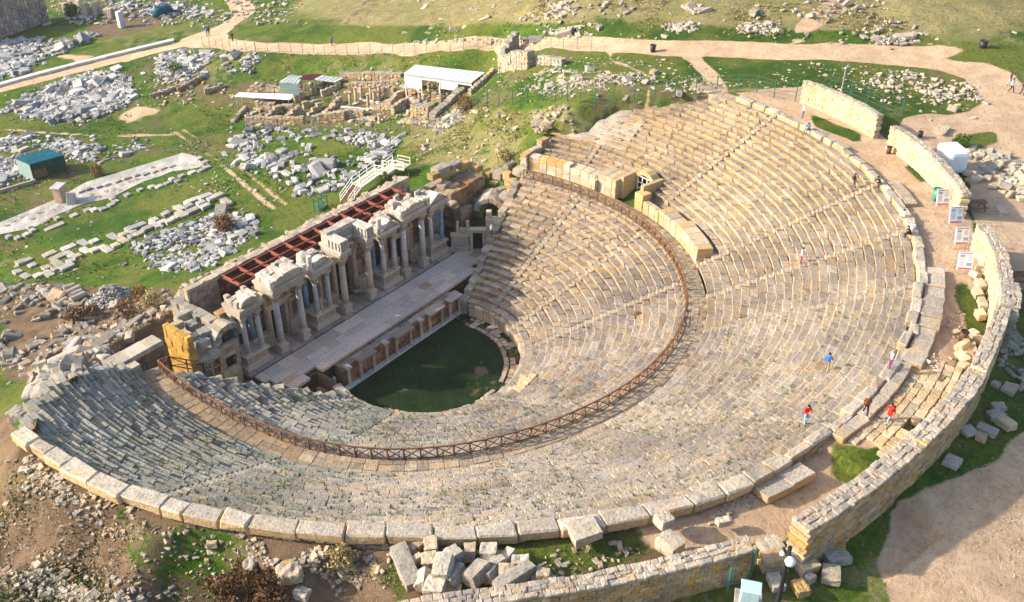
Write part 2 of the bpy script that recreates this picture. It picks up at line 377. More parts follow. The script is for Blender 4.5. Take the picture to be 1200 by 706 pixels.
class MB:
    def __init__(s): s.v = []; s.f = []; s.t = []; s.n = 0; s.mi = []
    def add(s, verts, faces, tint=(1, 1, 1), mi=0):
        verts = np.asarray(verts, float); s.v.append(verts)
        t = np.asarray(tint, float)
        s.t.append(np.tile(t, (len(verts), 1)) if t.ndim == 1 else t)
        o = s.n; s.f.extend([tuple(i + o for i in fc) for fc in faces]); s.mi.extend([mi] * len(faces)); s.n += len(verts); return s
    def hexes(s, corners, ch=.04, tints=None, jit=0):
        """corners N x 8 x 3 (bit order x,y,z); bevelled blocks"""
        cs = np.asarray(corners, float)
        if cs.ndim == 2: cs = cs[None]
        N = len(cs)
        if jit: cs = cs + rng.normal(0, jit, cs.shape)
        ex = np.linalg.norm(cs[:, 1] - cs[:, 0], axis=1); ey = np.linalg.norm(cs[:, 2] - cs[:, 0], axis=1); ez = np.linalg.norm(cs[:, 4] - cs[:, 0], axis=1)
        E_ = np.stack([ex, ey, ez], 1) + 1e-6
        out = np.empty((N, 24, 3))
        for k in range(8):
            chk = ch * rng.uniform(.6, 1.5, N) if ch else np.zeros(N)
            d = np.clip(2 * chk[:, None] / E_, 0, .7)
            for a in range(3):
                uu = np.tile(HS[k], (N, 1)) * (1 - d); uu[:, a] = HS[k][a]
                w = np.prod((1 + uu[:, None, :] * HS[None]) / 2, axis=2)
                out[:, k * 3 + a] = np.einsum('nk,nkc->nc', w, cs)
        if tints is None: tints = np.ones((N, 3))
        tints = np.asarray(tints, float)
        if tints.ndim == 1: tints = np.tile(tints, (N, 1))
        s.v.append(out.reshape(-1, 3)); s.t.append(np.repeat(tints, 24, 0))
        F0 = HF
        for i in range(N):
            o = s.n + i * 24; s.f.extend([tuple(j + o for j in fc) for fc in F0])
        s.mi.extend([0] * (N * len(F0))); s.n += N * 24
        return s
    def box(s, c, size, rot=None, ch=.03, tint=(1, 1, 1), jit=0): return s.hexes(box_corners(c, size, rot), ch, np.array(tint, float), jit)
    def bar(s, a, b, w, h=None, tint=(1, 1, 1), up=(0, 0, 1)):
        a = np.array(a, float); b = np.array(b, float); d = b - a; L = np.linalg.norm(d); d /= L
        up = np.array(up, float)
        if abs(d @ up) > .97: up = np.array((1., 0, 0))
        x = np.cross(up, d); x /= np.linalg.norm(x); y = np.cross(d, x)
        return s.box((a + b) / 2, (w, h or w, L), np.stack([x, y, d], 1), 0.005, tint)
    def lathe(s, c, prof, n=14, tint=(1, 1, 1), axis=None, sq=False):
        c = np.array(c, float); vs = []; fs = []
        th = np.arange(n) * 2 * pi / n
        for (rr, z) in prof: vs.append(np.c_[rr * np.cos(th), rr * np.sin(th), np.full(n, z)])
        v = np.vstack(vs)
        for i in range(len(prof) - 1):
            for j in range(n): fs.append((i * n + j, i * n + (j + 1) % n, (i + 1) * n + (j + 1) % n, (i + 1) * n + j))
        fs.append(tuple(range(n))[::-1]); fs.append(tuple((len(prof) - 1) * n + j for j in range(n)))
        if axis is not None: v = v @ np.array(axis).T
        return s.add(v + c, fs, tint)
    def tube(s, pts, rad, n=6, tint=(1, 1, 1), mi=0):
        pts = np.array(pts, float); rad = np.broadcast_to(rad, (len(pts),)); vs = []; fs = []
        for i in range(len(pts)):
            d = pts[min(i + 1, len(pts) - 1)] - pts[max(i - 1, 0)]; d /= np.linalg.norm(d) + 1e-9
            up = np.array((0, 0, 1.)) if abs(d[2]) < .9 else np.array((1., 0, 0))
            x = np.cross(up, d); x /= np.linalg.norm(x); y = np.cross(d, x)
            for j in range(n):
                t = 2 * pi * j / n; vs.append(pts[i] + rad[i] * (x * math.cos(t) + y * math.sin(t)))
        for i in range(len(pts) - 1):
            for j in range(n): fs.append((i * n + j, i * n + (j + 1) % n, (i + 1) * n + (j + 1) % n, (i + 1) * n + j))
        fs.append(tuple(range(n))[::-1]); fs.append(tuple((len(pts) - 1) * n + j for j in range(n)))
        return s.add(vs, fs, tint, mi)
    def prism(s, poly, d0, d1, axes, org, tint=(1, 1, 1)):
        """extrude 2d polygon along third axis"""
        ax = np.array(axes, float); n = len(poly)
        v = [np.array(org) + p[0] * ax[0] + p[1] * ax[1] + d0 * ax[2] for p in poly] + [np.array(org) + p[0] * ax[0] + p[1] * ax[1] + d1 * ax[2] for p in poly]
        fs = [tuple(range(n))[::-1], tuple(range(n, 2 * n))] + [(i, (i + 1) % n, n + (i + 1) % n, n + i) for i in range(n)]
        return s.add(v, fs, tint)
    def build(s, name, mat, parent=None, smooth=False, loc=None, mats=None):
        me = bpy.data.meshes.new(name)
        v = np.vstack(s.v) if s.v else np.zeros((0, 3))
        if loc is not None: v = v - np.array(loc)
        me.from_pydata(v.tolist(), [], s.f)
        at = me.color_attributes.new('tint', 'FLOAT_COLOR', 'POINT')
        t = np.vstack(s.t) if s.t else np.zeros((0, 3))
        at.data.foreach_set('color', np.c_[t, np.ones(len(t))].ravel().astype(np.float32))
        for m_ in (mats or [mat]): me.materials.append(m_)
        if mats: me.polygons.foreach_set('material_index', np.array(s.mi, np.int32))
        if smooth: me.polygons.foreach_set('use_smooth', np.ones(len(me.polygons), bool))
        me.update()
        o = bpy.data.objects.new(name, me); COL.objects.link(o)
        if parent is not None: o.parent = parent
        if loc is not None: o.location = tuple(loc)
        return o
def tag(o, label=None, cat=None, group=None, kind=None):
    if label: o['label'] = label
    if cat: o['category'] = cat
    if group: o['group'] = group
    if kind: o['kind'] = kind
    return o
def thing(name, label, cat, loc=(0, 0, 0), rz=0, group=None):
    o = bpy.data.objects.new(name, None); COL.objects.link(o); o.location = tuple(float(v) for v in loc); o.rotation_euler = (0, 0, rz)
    o.empty_display_size = .3
    return tag(o, label, cat, group)
def copy_tree(o, parent=None):
    c = o.copy(); COL.objects.link(c); c.parent = parent
    for ch in list(o.children): copy_tree(ch, c)
    return c
def tints(n, pal, sd=.07):
    pal = np.array(pal, float); t = pal[rng.integers(0, len(pal), n)] * rng.normal(1, sd, (n, 1)); return np.clip(t, .15, 1.6)
CREAM = [(1.05, 1.0, .93), (1.12, 1.08, 1.02), (1.0, .92, .8), (.92, .88, .84), (1.1, 1.02, .9), (.82, .79, .8), (1.05, .95, .78)]
GREYP = [(.72, .68, .72), (.9, .87, .85), (.8, .75, .76), (1.02, .95, .87), (.62, .6, .63), (1.05, 1.0, .95), (1.0, .86, .66)]
GREYB = [(.78, .82, .85), (.9, .92, .92), (.66, .7, .73), (1, .99, .95), (.74, .78, .76), (.6, .64, .66), (.95, .88, .76)]
def rough(size, n=5, amp=.06, seed=0, rnd=.25):
    """worn block: cube surface grid, rounded, with lumpy noise. returns verts, faces (centre at origin)"""
    g = np.linspace(-1, 1, n + 1); vs = {}; V = []; Fc = []
    def vid(p):
        k = tuple(np.round(p, 5))
        if k not in vs: vs[k] = len(V); V.append(p)
        return vs[k]
    for a in range(3):
        for sg in (-1, 1):
            for i in range(n):
                for j in range(n):
                    q = []
                    for (ii, jj) in ((i, j), (i + 1, j), (i + 1, j + 1), (i, j + 1)):
                        p = np.zeros(3); p[a] = sg; p[(a + 1) % 3] = g[ii]; p[(a + 2) % 3] = g[jj]; q.append(vid(p))
                    Fc.append(tuple(q if sg > 0 else q[::-1]))
    V = np.array(V); hs = np.array(size, float) / 2
    rad = rnd * hs.min(); inner = hs - rad
    p = V * hs; cl = np.clip(p, -inner, inner); d = p - cl; L = np.linalg.norm(d, axis=1, keepdims=True)
    p = cl + d / np.maximum(L, 1e-6) * np.minimum(L, rad)
    rg = np.random.default_rng(seed); disp = np.zeros(len(p))
    for o in range(5):
        k = rg.normal(0, 1, 3) * (2.2 ** (o * .7)) / hs.mean() * 1.1; disp += np.sin(p @ k + rg.uniform(0, 6.3)) / (1 + .8 * o)
    nrm = p / hs; nrm /= np.linalg.norm(nrm, axis=1, keepdims=True) + 1e-9
    sk = 1 + rg.normal(0, .06, 3)
    return p * sk + nrm * (disp * amp * hs.min())[:, None], Fc

# ------------------------------------------------------------------ masks on the ground (world polygons)
pg = {}
pg['road'] = polyG([(262,-14),(265,0),(276,12),(272,22),(258,30),(217,46),(219,52),(300,61),(400,63),(480,62),(560,57),(600,56),(700,58),(800,64),(900,67),(1000,70),(1050,75),(1100,82),(1135,91),(1148,105),(1151,120),(1140,133),(1115,139),(1085,137),(1058,140),(1052,152),(1075,165),(1105,190),(1135,205),(1160,212),(1210,235),(1210,120),(1185,88),(1150,65),(1100,57),(1000,52),(900,51),(800,50),(700,45),(600,45),(560,45),(480,52),(400,53),(300,51),(265,47),(262,40),(282,25),(300,12),(287,0),(284,-14)])
pg['yard'] = polyG([(1140,205),(1160,215),(1180,225),(1215,240),(1215,345),(1180,330),(1175,290),(1150,262),(1135,240)])
pg['sand'] = polyG([(1030,800),(1042,720),(1030,655),(1046,625),(1065,598),(1090,578),(1130,560),(1170,532),(1290,440),(1330,560),(1300,800)])
pg['walk'] = [P(a, b, 17.3) for a, b in [(862,108),(905,128),(960,165),(1010,210),(1050,258),(1065,320),(1062,380),(1048,420),(1015,470),(940,530),(790,592),(735,612),(760,640),(800,640),(920,625),(1000,560),(1080,480),(1130,420),(1158,345),(1140,262),(1130,235),(1080,205),(1036,160),(980,125),(940,100)]]
pg['earth1'] = polyG([(-90,560),(-40,500),(-15,505),(40,518),(100,575),(200,612),(330,628),(480,640),(520,655),(505,720),(480,800),(200,830),(-60,800)])
pg['left'] = polyG([(-10,335),(110,335),(235,340),(240,380),(140,440),(60,450),(0,445)])
pg['dig1'] = polyG([(170,100),(230,88),(330,90),(420,85),(560,90),(550,110),(440,150),(300,155),(260,130),(180,118)])
pg['patch'] = polyG([(125,140),(160,127),(180,130),(165,145),(140,152)])
pg['patch2'] = polyG([(60,66),(80,62),(110,66),(95,72),(70,71)])
pg['topdig'] = polyG([(100,30),(140,12),(200,18),(190,32),(140,45),(100,45)])
pg['dryhill'] = polyG([(330,-30),(340,20),(420,42),(540,42),(700,40),(900,46),(1080,52),(1215,48),(1215,-30)])
pg['slope'] = polyG([(480,120),(560,120),(620,130),(640,150),(600,195),(560,215),(480,200),(460,170)])
pg['stony'] = polyG([(640,80),(820,95),(840,105),(740,120),(620,118)])
pg['edge'] = polyG([(620,128),(700,125),(760,118),(870,103),(940,108),(930,118),(870,108),(760,124),(700,140),(620,150)])
paths = [([(150,70),(210,52)], 1.2), ([(0,105),(60,90),(130,72),(215,52)], 1.7), ([(205,155),(250,185),(285,215),(320,245)], .55), ([(215,152),(265,183),(300,212),(335,240)], .45), ([(0,152),(60,156),(120,160),(200,158)], .7),
         ([(810,66),(830,85),(840,100),(842,112)], 1.1), ([(715,60),(717,72),(745,82),(765,92),(757,118)], .6), ([(935,45),(945,30),(975,10),(985,-5)], 1.6), ([(1140,210),(1170,222),(1210,240)], .8)]
paths = [(lineG(pts), w) for pts, w in paths]
green = [polyG(q) for q in ([(1118,165),(1140,158),(1160,157),(1166,166),(1150,173),(1120,172)], [(300,8),(340,20),(330,40),(270,44),(300,20)], [(340,35),(480,45),(700,40),(900,46),(1075,50),(1080,42),(900,35),(700,32),(480,35)],
    [(1100,70),(1130,62),(1215,55),(1215,85)])] 
greenw = [[P(a, b, 17.3) for a, b in q] for q in ([(945,130),(975,148),(1005,158),(1000,163),(960,148)], [(1064,196),(1085,212),(1080,213)], [(1130,335),(1150,350),(1156,375),(1145,420),(1125,425),(1120,412),(1138,390)], [(640,620),(735,622),(760,640),(720,665),(620,675),(600,640)], [(505,640),(640,625),(660,690),(520,690)], [(990,528),(1030,530),(1012,552),(988,548)])]

PAVEP = [P(a_, b_, 17.4) for a_, b_ in ((1060, 408), (1083, 418), (1132, 433), (1160, 440), (1100, 512), (1060, 545), (1034, 528), (1016, 514), (996, 520), (975, 500))]
weedy = [polyG(q) for q in ([(85, 592), (135, 600), (125, 625), (85, 620)], [(150, 640), (255, 628), (285, 655), (215, 690), (150, 672)], [(5, 560), (40, 548), (45, 570), (10, 585)], [(380, 640), (420, 645), (430, 670), (380, 680)], [(200, 690), (260, 690), (260, 712), (190, 712)], [(440, 650), (480, 660), (470, 700), (430, 690)])]
def build_terrain():
    D = np.exp(np.linspace(math.log(14), math.log(620), 830)); W = np.linspace(-1, 1, 520)
    fh = np.array([f[0], f[1]]); fh /= np.linalg.norm(fh); rh = np.array([r_[0], r_[1]])
    dd, ww = np.meshgrid(D, W, indexing='ij')
    lat = ww * (dd * .62 + 14)
    X = C[0] + fh[0] * dd + rh[0] * lat; Y = C[1] + fh[1] * dd + rh[1] * lat
    Z = H(X, Y)
    x, y = X.ravel(), Y.ravel()
    sm = lambda d, w=.6: np.clip(.5 - d / (2 * w), 0, 1)
    nz = (fbm(x, y, 6, 3, 3) - .5)
    road = sm(polyd(x, y, pg['road']) - np.where(x < 150 - y, .4, .7) + nz * 1.8, .6)
    foot = np.zeros_like(road)
    for pts, w in paths: foot = np.maximum(foot, sm(segdist(x, y, pts) - w + nz * 1.1, .7) * (.66 if w < .8 else .86))
    yard = np.maximum(sm(polyd(x, y, pg['yard']) + nz * 2, .8), sm(polyd(x, y, pg['sand']) + nz * 2.5, .8))
    walk = sm(polyd(x, y, pg['walk']) + nz, .6)
    for k in ('patch', 'patch2'): yard = np.maximum(yard, sm(polyd(x, y, pg[k]) + nz * 5, 1.5) * .8)
    sand = np.maximum(np.maximum(road, yard), np.maximum(foot, walk * (.86 + nz * .5)))
    dry = np.maximum(sm(polyd(x, y, pg['dryhill']) + nz * 6, 4) * .72, .26)
    dry = np.maximum(dry, sm(polyd(x, y, pg['slope']) + nz * 4, 2) * .55); dry = np.maximum(dry, sm(polyd(x, y, pg['edge']) + nz, 1) * .8)
    dry = np.maximum(dry, sm(polyd(x, y, pg['left']) + nz * 4, 2) * .55); dry = np.maximum(dry, sm(polyd(x, y, pg['stony']) + nz * 4, 3) * .5)
    dry = np.maximum(dry, walk * .4)
    dry = np.maximum(dry, np.clip((fbm(x, y, 26, 4, 66) - .47) * 3.2, 0, .46))
    earth = .05 + np.clip((fbm(x, y, 13, 4, 55) - .58) * 4, 0, .42)
    earth = np.maximum(earth, sm(polyd(x, y, pg['earth1']) + nz * 3, 1.2) * .74); earth = np.maximum(earth, sm(polyd(x, y, pg['left']) + nz * 5, 2) * .78)
    earth = np.maximum(earth, sm(polyd(x, y, pg['dig1']) + nz * 4, 2) * .52); earth = np.maximum(earth, sm(polyd(x, y, pg['topdig']) + nz * 4, 2) * .6)
    earth = np.maximum(earth, sm(polyd(x, y, pg['slope']) + nz * 4, 2) * .36); earth = np.maximum(earth, sm(polyd(x, y, pg['dryhill']), 4) * .2)
    rr_ = np.hypot(x, y); th_ = np.degrees(np.arctan2(y, x)); a_ = np.where(th_ > 90, th_ - 360, th_); ring = (a_ < -118) & (a_ > -200) & (rr_ > rim_r(a_) - 1.5) & (rr_ < rim_r(a_) + 4); earth = np.where(ring, np.maximum(earth, .72 + nz * .3), earth)
    for q in weedy: k = sm(polyd(x, y, q) + nz * 3, 1.0); earth *= 1 - .42 * k
    for q in green:
        k = sm(polyd(x, y, q) + nz * 2, 1.2); sand *= 1 - k; dry *= 1 - .7 * k; earth *= 1 - k
    for q in greenw:
        k = sm(polyd(x, y, q) + nz * 2, .9); sand *= 1 - k * .9; dry *= 1 - .7 * k; earth *= 1 - .6 * k
    z = Z.ravel()
    z = z + (fbm(x, y, 9, 4, 11) - .5) * .5 * (1 - .8 * np.clip(sand, 0, 1)) + (fbm(x, y, 1.6, 3, 5) - .5) * (.10 + .55 * np.clip(earth - .3, 0, 1))
    wk = np.clip(sm(polyd(x, y, pg['walk']), .5), 0, 1); z = np.where(wk > .3, np.minimum(z, 17.32), z); z = np.where(inpoly(x, y, PAVEP), np.minimum(z, 17.32), z)
    pit = G(78, 697); z -= 2.6 * np.exp(-(((x - pit[0]) ** 2 + (y - pit[1]) ** 2) / 1.7 ** 2) ** 2)
    hill = sm(polyd(x, y, pg['dryhill']), 6); z += hill * (fbm(x, y, 22, 4, 21) - .5) * 3.2
    z = np.minimum(z, bowl(x, y))
    n0, n1 = X.shape
    idx = np.arange(n0 * n1).reshape(n0, n1)
    q = np.stack([idx[:-1, :-1], idx[:-1, 1:], idx[1:, 1:], idx[1:, :-1]], -1).reshape(-1, 4)
    cls = np.zeros(len(q), int)
    rf = road[q].mean(1); ff = np.maximum(foot, 0)[q].mean(1); wf = np.maximum(yard, walk)[q].mean(1)
    cls[wf > .5] = 2; cls[ff > .5] = 3; cls[rf > .5] = 1
    vv = np.c_[x, y, z]; mk = np.c_[sand, dry, earth, np.ones(len(x))].astype(np.float32)
    for ci, nm in enumerate(('ground', 'road', 'sandy_ground', 'footpath')):
        fc = q[cls == ci]
        us = np.unique(fc); mp = np.zeros(len(x), np.int64); mp[us] = np.arange(len(us)); fc = mp[fc]
        me = bpy.data.meshes.new(nm); me.vertices.add(len(us)); me.vertices.foreach_set('co', vv[us].ravel())
        me.loops.add(len(fc) * 4); me.loops.foreach_set('vertex_index', fc.ravel()); me.polygons.add(len(fc)); me.polygons.foreach_set('loop_start', np.arange(len(fc)) * 4)
        me.update(); me.validate()
        at = me.color_attributes.new('mask', 'FLOAT_COLOR', 'POINT'); at.data.foreach_set('color', mk[us].ravel())
        me.polygons.foreach_set('use_smooth', np.ones(len(fc), bool)); me.materials.append(M['ground'])
        o = bpy.data.objects.new(nm, me); COL.objects.link(o)
        tag(o, {'ground': 'green grass and dry turf around the ruins', 'road': 'pale sandy road curving round the top of the site', 'sandy_ground': 'bare sandy ground beside the theatre walls', 'footpath': 'trodden footpath through the grass'}[nm], {'ground': 'ground', 'road': 'road', 'sandy_ground': 'ground', 'footpath': 'path'}[nm], None, 'structure')
    # wide skirt below, for views beyond the picture
    gx = np.linspace(-900, 1100, 90); X2, Y2 = np.meshgrid(gx, gx, indexing='ij'); Z2 = np.minimum(H(X2, Y2), bowl(X2, Y2)) - 2.2
    near = (np.hypot(X2, Y2) < 75); Z2 = np.where(near, np.minimum(Z2, -4), Z2)
    idx = np.arange(X2.size).reshape(X2.shape); q = np.stack([idx[:-1, :-1], idx[1:, :-1], idx[1:, 1:], idx[:-1, 1:]], -1).reshape(-1, 4)
    me = bpy.data.meshes.new('terrain'); me.from_pydata(np.c_[X2.ravel(), Y2.ravel(), Z2.ravel()].tolist(), [], q.tolist())
    at = me.color_attributes.new('mask', 'FLOAT_COLOR', 'POINT'); at.data.foreach_set('color', np.tile(np.array([0, .35, .05, 1], np.float32), X2.size))
    me.materials.append(M['ground']); o = bpy.data.objects.new('terrain', me); COL.objects.link(o); tag(o, 'wide turf land reaching to the horizon', 'ground', None, 'structure')
build_terrain()
#@@PART2
# ------------------------------------------------------------------ the seating (cavea)
def pol(a, r): return np.array([r * math.cos(R(a)), r * math.sin(R(a))])
def ringhex(a0, a1, ri0, ri1, ro0, ro1, z0, z1):
    """block between two angles; inner / outer radius at each end"""
    p = []
    for z in (z0, z1):
        for (ra, rb) in ((ri0, ri1), (ro0, ro1)):
            p.append([*pol(a0, ra), z]); p.append([*pol(a1, rb), z])
    return np.array(p)
theatre = thing('theatre_seating', 'curved pale stone theatre seating bowl facing the columned stage', 'theatre', (0, 0, 0))
LST = [-2, -25.5, -50, -76, -102, -128, -153.5, -181]
UST = [3, -21, -44.6, -56.5, -69, -97, -126, -161.3]
def pal_at(a, upper):
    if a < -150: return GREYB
    if upper: return CREAM
    if a < -118: return GREYP + GREYB
    return GREYP + CREAM[:4]
def make_row(i, upper):
    fn, N = (up_r, NU) if upper else (low_r, NL)
    z0, z1 = (ZU, ZO) if upper else (ZP, ZR)
    zt = z0 + (z1 - z0) * (i + 1) / N; rise = (z1 - z0) / N
    t0, t1 = i / N, (i + 1) / N
    rr1 = float(fn(2, t0)); rm = float(fn(-190, t0))
    if upper:
        amax = float(np.interp(rr1, [e[0] for e in UEND], [e[1] for e in UEND])); amin = float(np.interp(rm, [e[0] for e in ULEFT], [e[1] for e in ULEFT]))
    else:
        amax = 15.6; amin = float(np.interp(rm, [e[0] for e in LLEFT], [e[1] for e in LLEFT]))
    hx = []; tn = []
    a = amax + rng.normal(0, .7)
    stairs = UST if upper else LST
    wear = rng.normal(0, .012)
    while a > amin:
        r = float(fn(a, t0)); Lb = rng.uniform(.75, 1.55) if not upper else rng.uniform(.85, 1.9)
        b = a - math.degrees(Lb / r)
        hw = math.degrees(.34 / r)
        nxt = b
        for s in stairs:                       # leave the stairway open
            if b < s + hw and a > s - hw:
                if a > s + hw: b = s + hw; nxt = s - hw
                elif a - (s - hw) > .4 * hw: b = a; nxt = s - hw
        skip = False
        if upper and i < (3 if b > -24 or b < -31.5 else 3) and b > -43.6: skip = True
        if upper and i < 6 and -15.5 < (a + b) / 2 < -9.0: skip = True
        if not upper and i in (1, 2, 3) and -94 < (a + b) / 2 < -76: skip = True
        if upper and i == NU - 1: skip = True
        left = a < -178
        dmg = .004 + (.10 if (left and not upper and i > 5) else 0) + (.05 if (upper and a < -158 and i < 3) else 0)
        if rng.random() < dmg: skip = True
        if a - b > .25 * hw and not skip:
            gap = math.degrees(.004 / r)
            dr = rng.normal(0, .034) + wear; dz = rng.normal(0, .02); am = (a + b) / 2
            if am < -85: dr += rng.normal(0, .03); dz += rng.normal(0, .016)
            if left: dr += rng.normal(0, .03); dz += rng.normal(0, .025)
            ri = [float(fn(q, t0)) + dr + .02 * rng.normal() for q in (a - gap, b + gap)]
            ro = [float(fn(q, t1)) + .14 for q in (a - gap, b + gap)]
            h8 = ringhex(a - gap, b + gap, ri[0], ri[1], ro[0], ro[1], zt - rise - .22, zt + dz); h8[4:, 2] += rng.normal(0, .012, 4); h8[6:, 2] -= .085 + rng.uniform(0, .04, 2)
            for q_ in (0, 1): h8[q_, :2] *= (1 + .2 / np.hypot(h8[q_, 0], h8[q_, 1]))
            hx.append(h8)
            p = pal_at(am + rng.normal(0, 8), upper); pm_ = pol(am, r)
            k_ = vnoise(pm_[0] * .9 + i * 3.1, pm_[1] * .9, 2.6, 31); pick = np.array(p[int(np.clip(k_ * 1.5 - .25, 0, .999) * len(p))]) * .6 + np.array(p[rng.integers(len(p))]) * .4
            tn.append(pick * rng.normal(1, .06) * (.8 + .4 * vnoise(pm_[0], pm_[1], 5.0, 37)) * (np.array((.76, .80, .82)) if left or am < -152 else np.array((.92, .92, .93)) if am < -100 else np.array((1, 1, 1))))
        a = nxt if nxt < a else a - .3
    m = MB().hexes(np.array(hx), .055 if not upper else .05, np.clip(tn, .2, 1.5), .02 )
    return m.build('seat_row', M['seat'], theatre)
for i in range(NL): make_row(i, False)
for i in range(NU - 1): make_row(i, True)
# stairways
def stairway(a, upper):
    fn, N = (up_r, NU) if upper else (low_r, NL); z0, z1 = (ZU, ZO) if upper else (ZP, ZR); rise = (z1 - z0) / N
    hx = []; i0 = 3 if (upper and a > -43.6) else 0
    for i in range(i0, N):
        r = float(fn(a, i / N)); hw = math.degrees(.31 / r)
        if upper:
            if a > np.interp(r, [e[0] for e in UEND], [e[1] for e in UEND]) - .5: continue
        for k in (0, 1):
            ra = float(fn(a, (i + k * .5) / N)) - .02; rb = float(fn(a, (i + k * .5 + .5) / N)) + .1
            hx.append(ringhex(a + hw, a - hw, ra, ra, rb, rb, z0 + rise * i - .3, z0 + rise * (i + (.82, 1.0)[k]) - .01 + rng.normal(0, .012)))
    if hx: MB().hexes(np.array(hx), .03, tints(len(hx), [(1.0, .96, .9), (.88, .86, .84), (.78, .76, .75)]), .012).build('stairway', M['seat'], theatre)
for a in LST: stairway(a, False)
for a in UST: stairway(a, True)
# rubble core under the seats
def core():
    A = np.arange(16.0, -203, -1.5); V = []; Fc = []; ids = {}
    def put(a, r, z): V.append([*pol(a, r), z]); return len(V) - 1
    for (fn, N, z0, z1, up) in ((low_r, NL, ZP, ZR, False), (up_r, NU, ZU, ZO, True)):
        T = np.linspace(0.0, 1.0, N // 2 + 1); g = {}
        for ai, a in enumerate(A):
            for ti, t in enumerate(T):
                r = float(fn(a, t)) + .25; zz = z0 + (z1 - z0) * t - .22
                g[ai, ti] = put(a, r, zz + rng.normal(0, .03))
        for ai in range(len(A) - 1):
            for ti in range(len(T) - 1):
                r = float(fn(A[ai], (T[ti] + T[ti + 1]) / 2)); am = A[ai] - .75
                if up:
                    if am > np.interp(r, [e[0] for e in UEND], [e[1] for e in UEND]) + 8 or am < np.interp(r, [e[0] for e in ULEFT], [e[1] for e in ULEFT]): continue
                    if -16 < am < -8.5 and r < 31.5: continue
                elif am < np.interp(r, [e[0] for e in LLEFT], [e[1] for e in LLEFT]): continue
                Fc.append((g[ai, ti], g[ai, ti + 1], g[ai + 1, ti + 1], g[ai + 1, ti]))
    MB().add(V, Fc).build('rubble_core', M['core'], theatre)
core()
# coping of the rim, one part per big block
def rim_blocks():
    a = -13.5
    while a > -177.5:
        r = float(rim_r(a)); big = a < -104
        Lb = rng.uniform(1.5, 2.9) if big else rng.uniform(1.3, 2.6)
        b = a - math.degrees(Lb / r); g = math.degrees(.025 / r)
        if -128.2 < b < -124.5: pass
        w = (1.12 if big else .8) + rng.normal(0, .06)
        dr = rng.normal(0, .1); zt = ZO + .06 + rng.normal(0, .06) + (.12 if big else 0)
        h = ringhex(a - g, b + g, rim_r(a) - .62 + dr, rim_r(b) - .62 + dr + rng.normal(0, .04), rim_r(a) - .62 + w + dr, rim_r(b) - .62 + w + dr, zt - .72, zt)
        p = [(1.15, 1.12, 1.06), (1.06, 1.04, 1.01), (1.2, 1.15, 1.06), (1.0, .96, .92)]
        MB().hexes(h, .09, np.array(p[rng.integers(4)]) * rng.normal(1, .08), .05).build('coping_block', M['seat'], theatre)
        a = b
rim_blocks()
# broad slabs lying along the outside of the rim
def rim_slabs(spec, name='rim_slab'):
    for a0, a1, o0, o1 in spec:
        n = max(1, int((a0 - a1) * 44 / 57 / 1.5)); hx = []
        e = np.linspace(a0, a1, n + 1)
        for k in range(n):
            hx.append(ringhex(e[k] - .03, e[k + 1] + .03, rim_r(e[k]) + o0, rim_r(e[k + 1]) + o0, rim_r(e[k]) + o1 + rng.normal(0, .06), rim_r(e[k + 1]) + o1, ZO - .75, ZO - (.05 if a0 > -99 else .22) + rng.normal(0, .03)))
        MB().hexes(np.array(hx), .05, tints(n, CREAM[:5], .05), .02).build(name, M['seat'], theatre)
rim_slabs([(-44.5, -50.5, .35, 1.6), (-65, -77, .14, 1.7), (-77.2, -84, .14, 1.55), (-103.4, -108.8, .42, 1.75), (-84.2, -98.5, .14, 1.0)])
# podium round the orchestra
hx = []; a = 14.5
while a > -196:
    b = a - math.degrees(rng.uniform(.7, 1.1) / R0)
    hx.append(ringhex(a - .06, b + .06, R0 - .2, R0 - .2, R0 + .4, R0 + .4, -.1, 1.16 + rng.normal(0, .02)))
    hx.append(ringhex(a - .05, b + .05, R0 - .34 + rng.normal(0, .03), R0 - .34, R0 + .55, R0 + .55, 1.18, 1.44 + rng.normal(0, .03)))
    a = b
MB().hexes(np.array(hx), .04, tints(len(hx), GREYP + CREAM[:3]), .012).build('podium', M['facade'], theatre)
# exedra bench of honour
hx = []
for k in range(7):
    a0, a1 = -78 - k * 2, -80 - k * 2; d = abs(k - 3) / 3
    hx.append(ringhex(a0, a1, 12.0 - .55 * d, 12.0 - .55 * d, 12.5 - .3 * d, 12.5 - .3 * d, 1.6, 3.35 - .5 * d))
    hx.append(ringhex(a0, a1, 11.3 - .8 * d, 11.3 - .8 * d, 12.1 - .5 * d, 12.1 - .5 * d, 1.4, 2.35))
    hx.append(ringhex(a0, a1, 9.9, 9.9, 11.4 - .7 * d, 11.4 - .7 * d, 1.3, 1.75))
MB().hexes(np.array(hx), .04, np.array((1.15, 1.05, .86)), .01).build('honour_bench', M['facade'], theatre)
# walkway slabs
hx = []; a = 15.5
while a > -201:
    r = float(rail_r(a)); b = a - math.degrees(rng.uniform(.7, 1.3) / r)
    for k in (0, 1, 2):
        o0, o1 = -.38 + k * .72, -.38 + (k + 1) * .72 - .02
        zj = rng.normal(0, .03)
        hx.append(ringhex(a - .02, b + .02, rail_r(a) + o0, rail_r(b) + o0, rail_r(a) + o1, rail_r(b) + o1, ZR - .45, ZR + .02 + rng.normal(0, .015)))
    a = b
MB().hexes(np.array(hx), .025, np.array([(np.array([(.95, .82, .64), (.85, .77, .66), (1, .9, .74), (.78, .7, .6)][rng.integers(4)]) * rng.normal(1, .08)) * ((.78, .75, .70) if math.degrees(math.atan2(h_[0][1], h_[0][0])) > 90 or math.degrees(math.atan2(h_[0][1], h_[0][0])) < -158 else (1, 1, 1)) for h_ in hx]), .01).build('walkway', M['seat'], theatre)
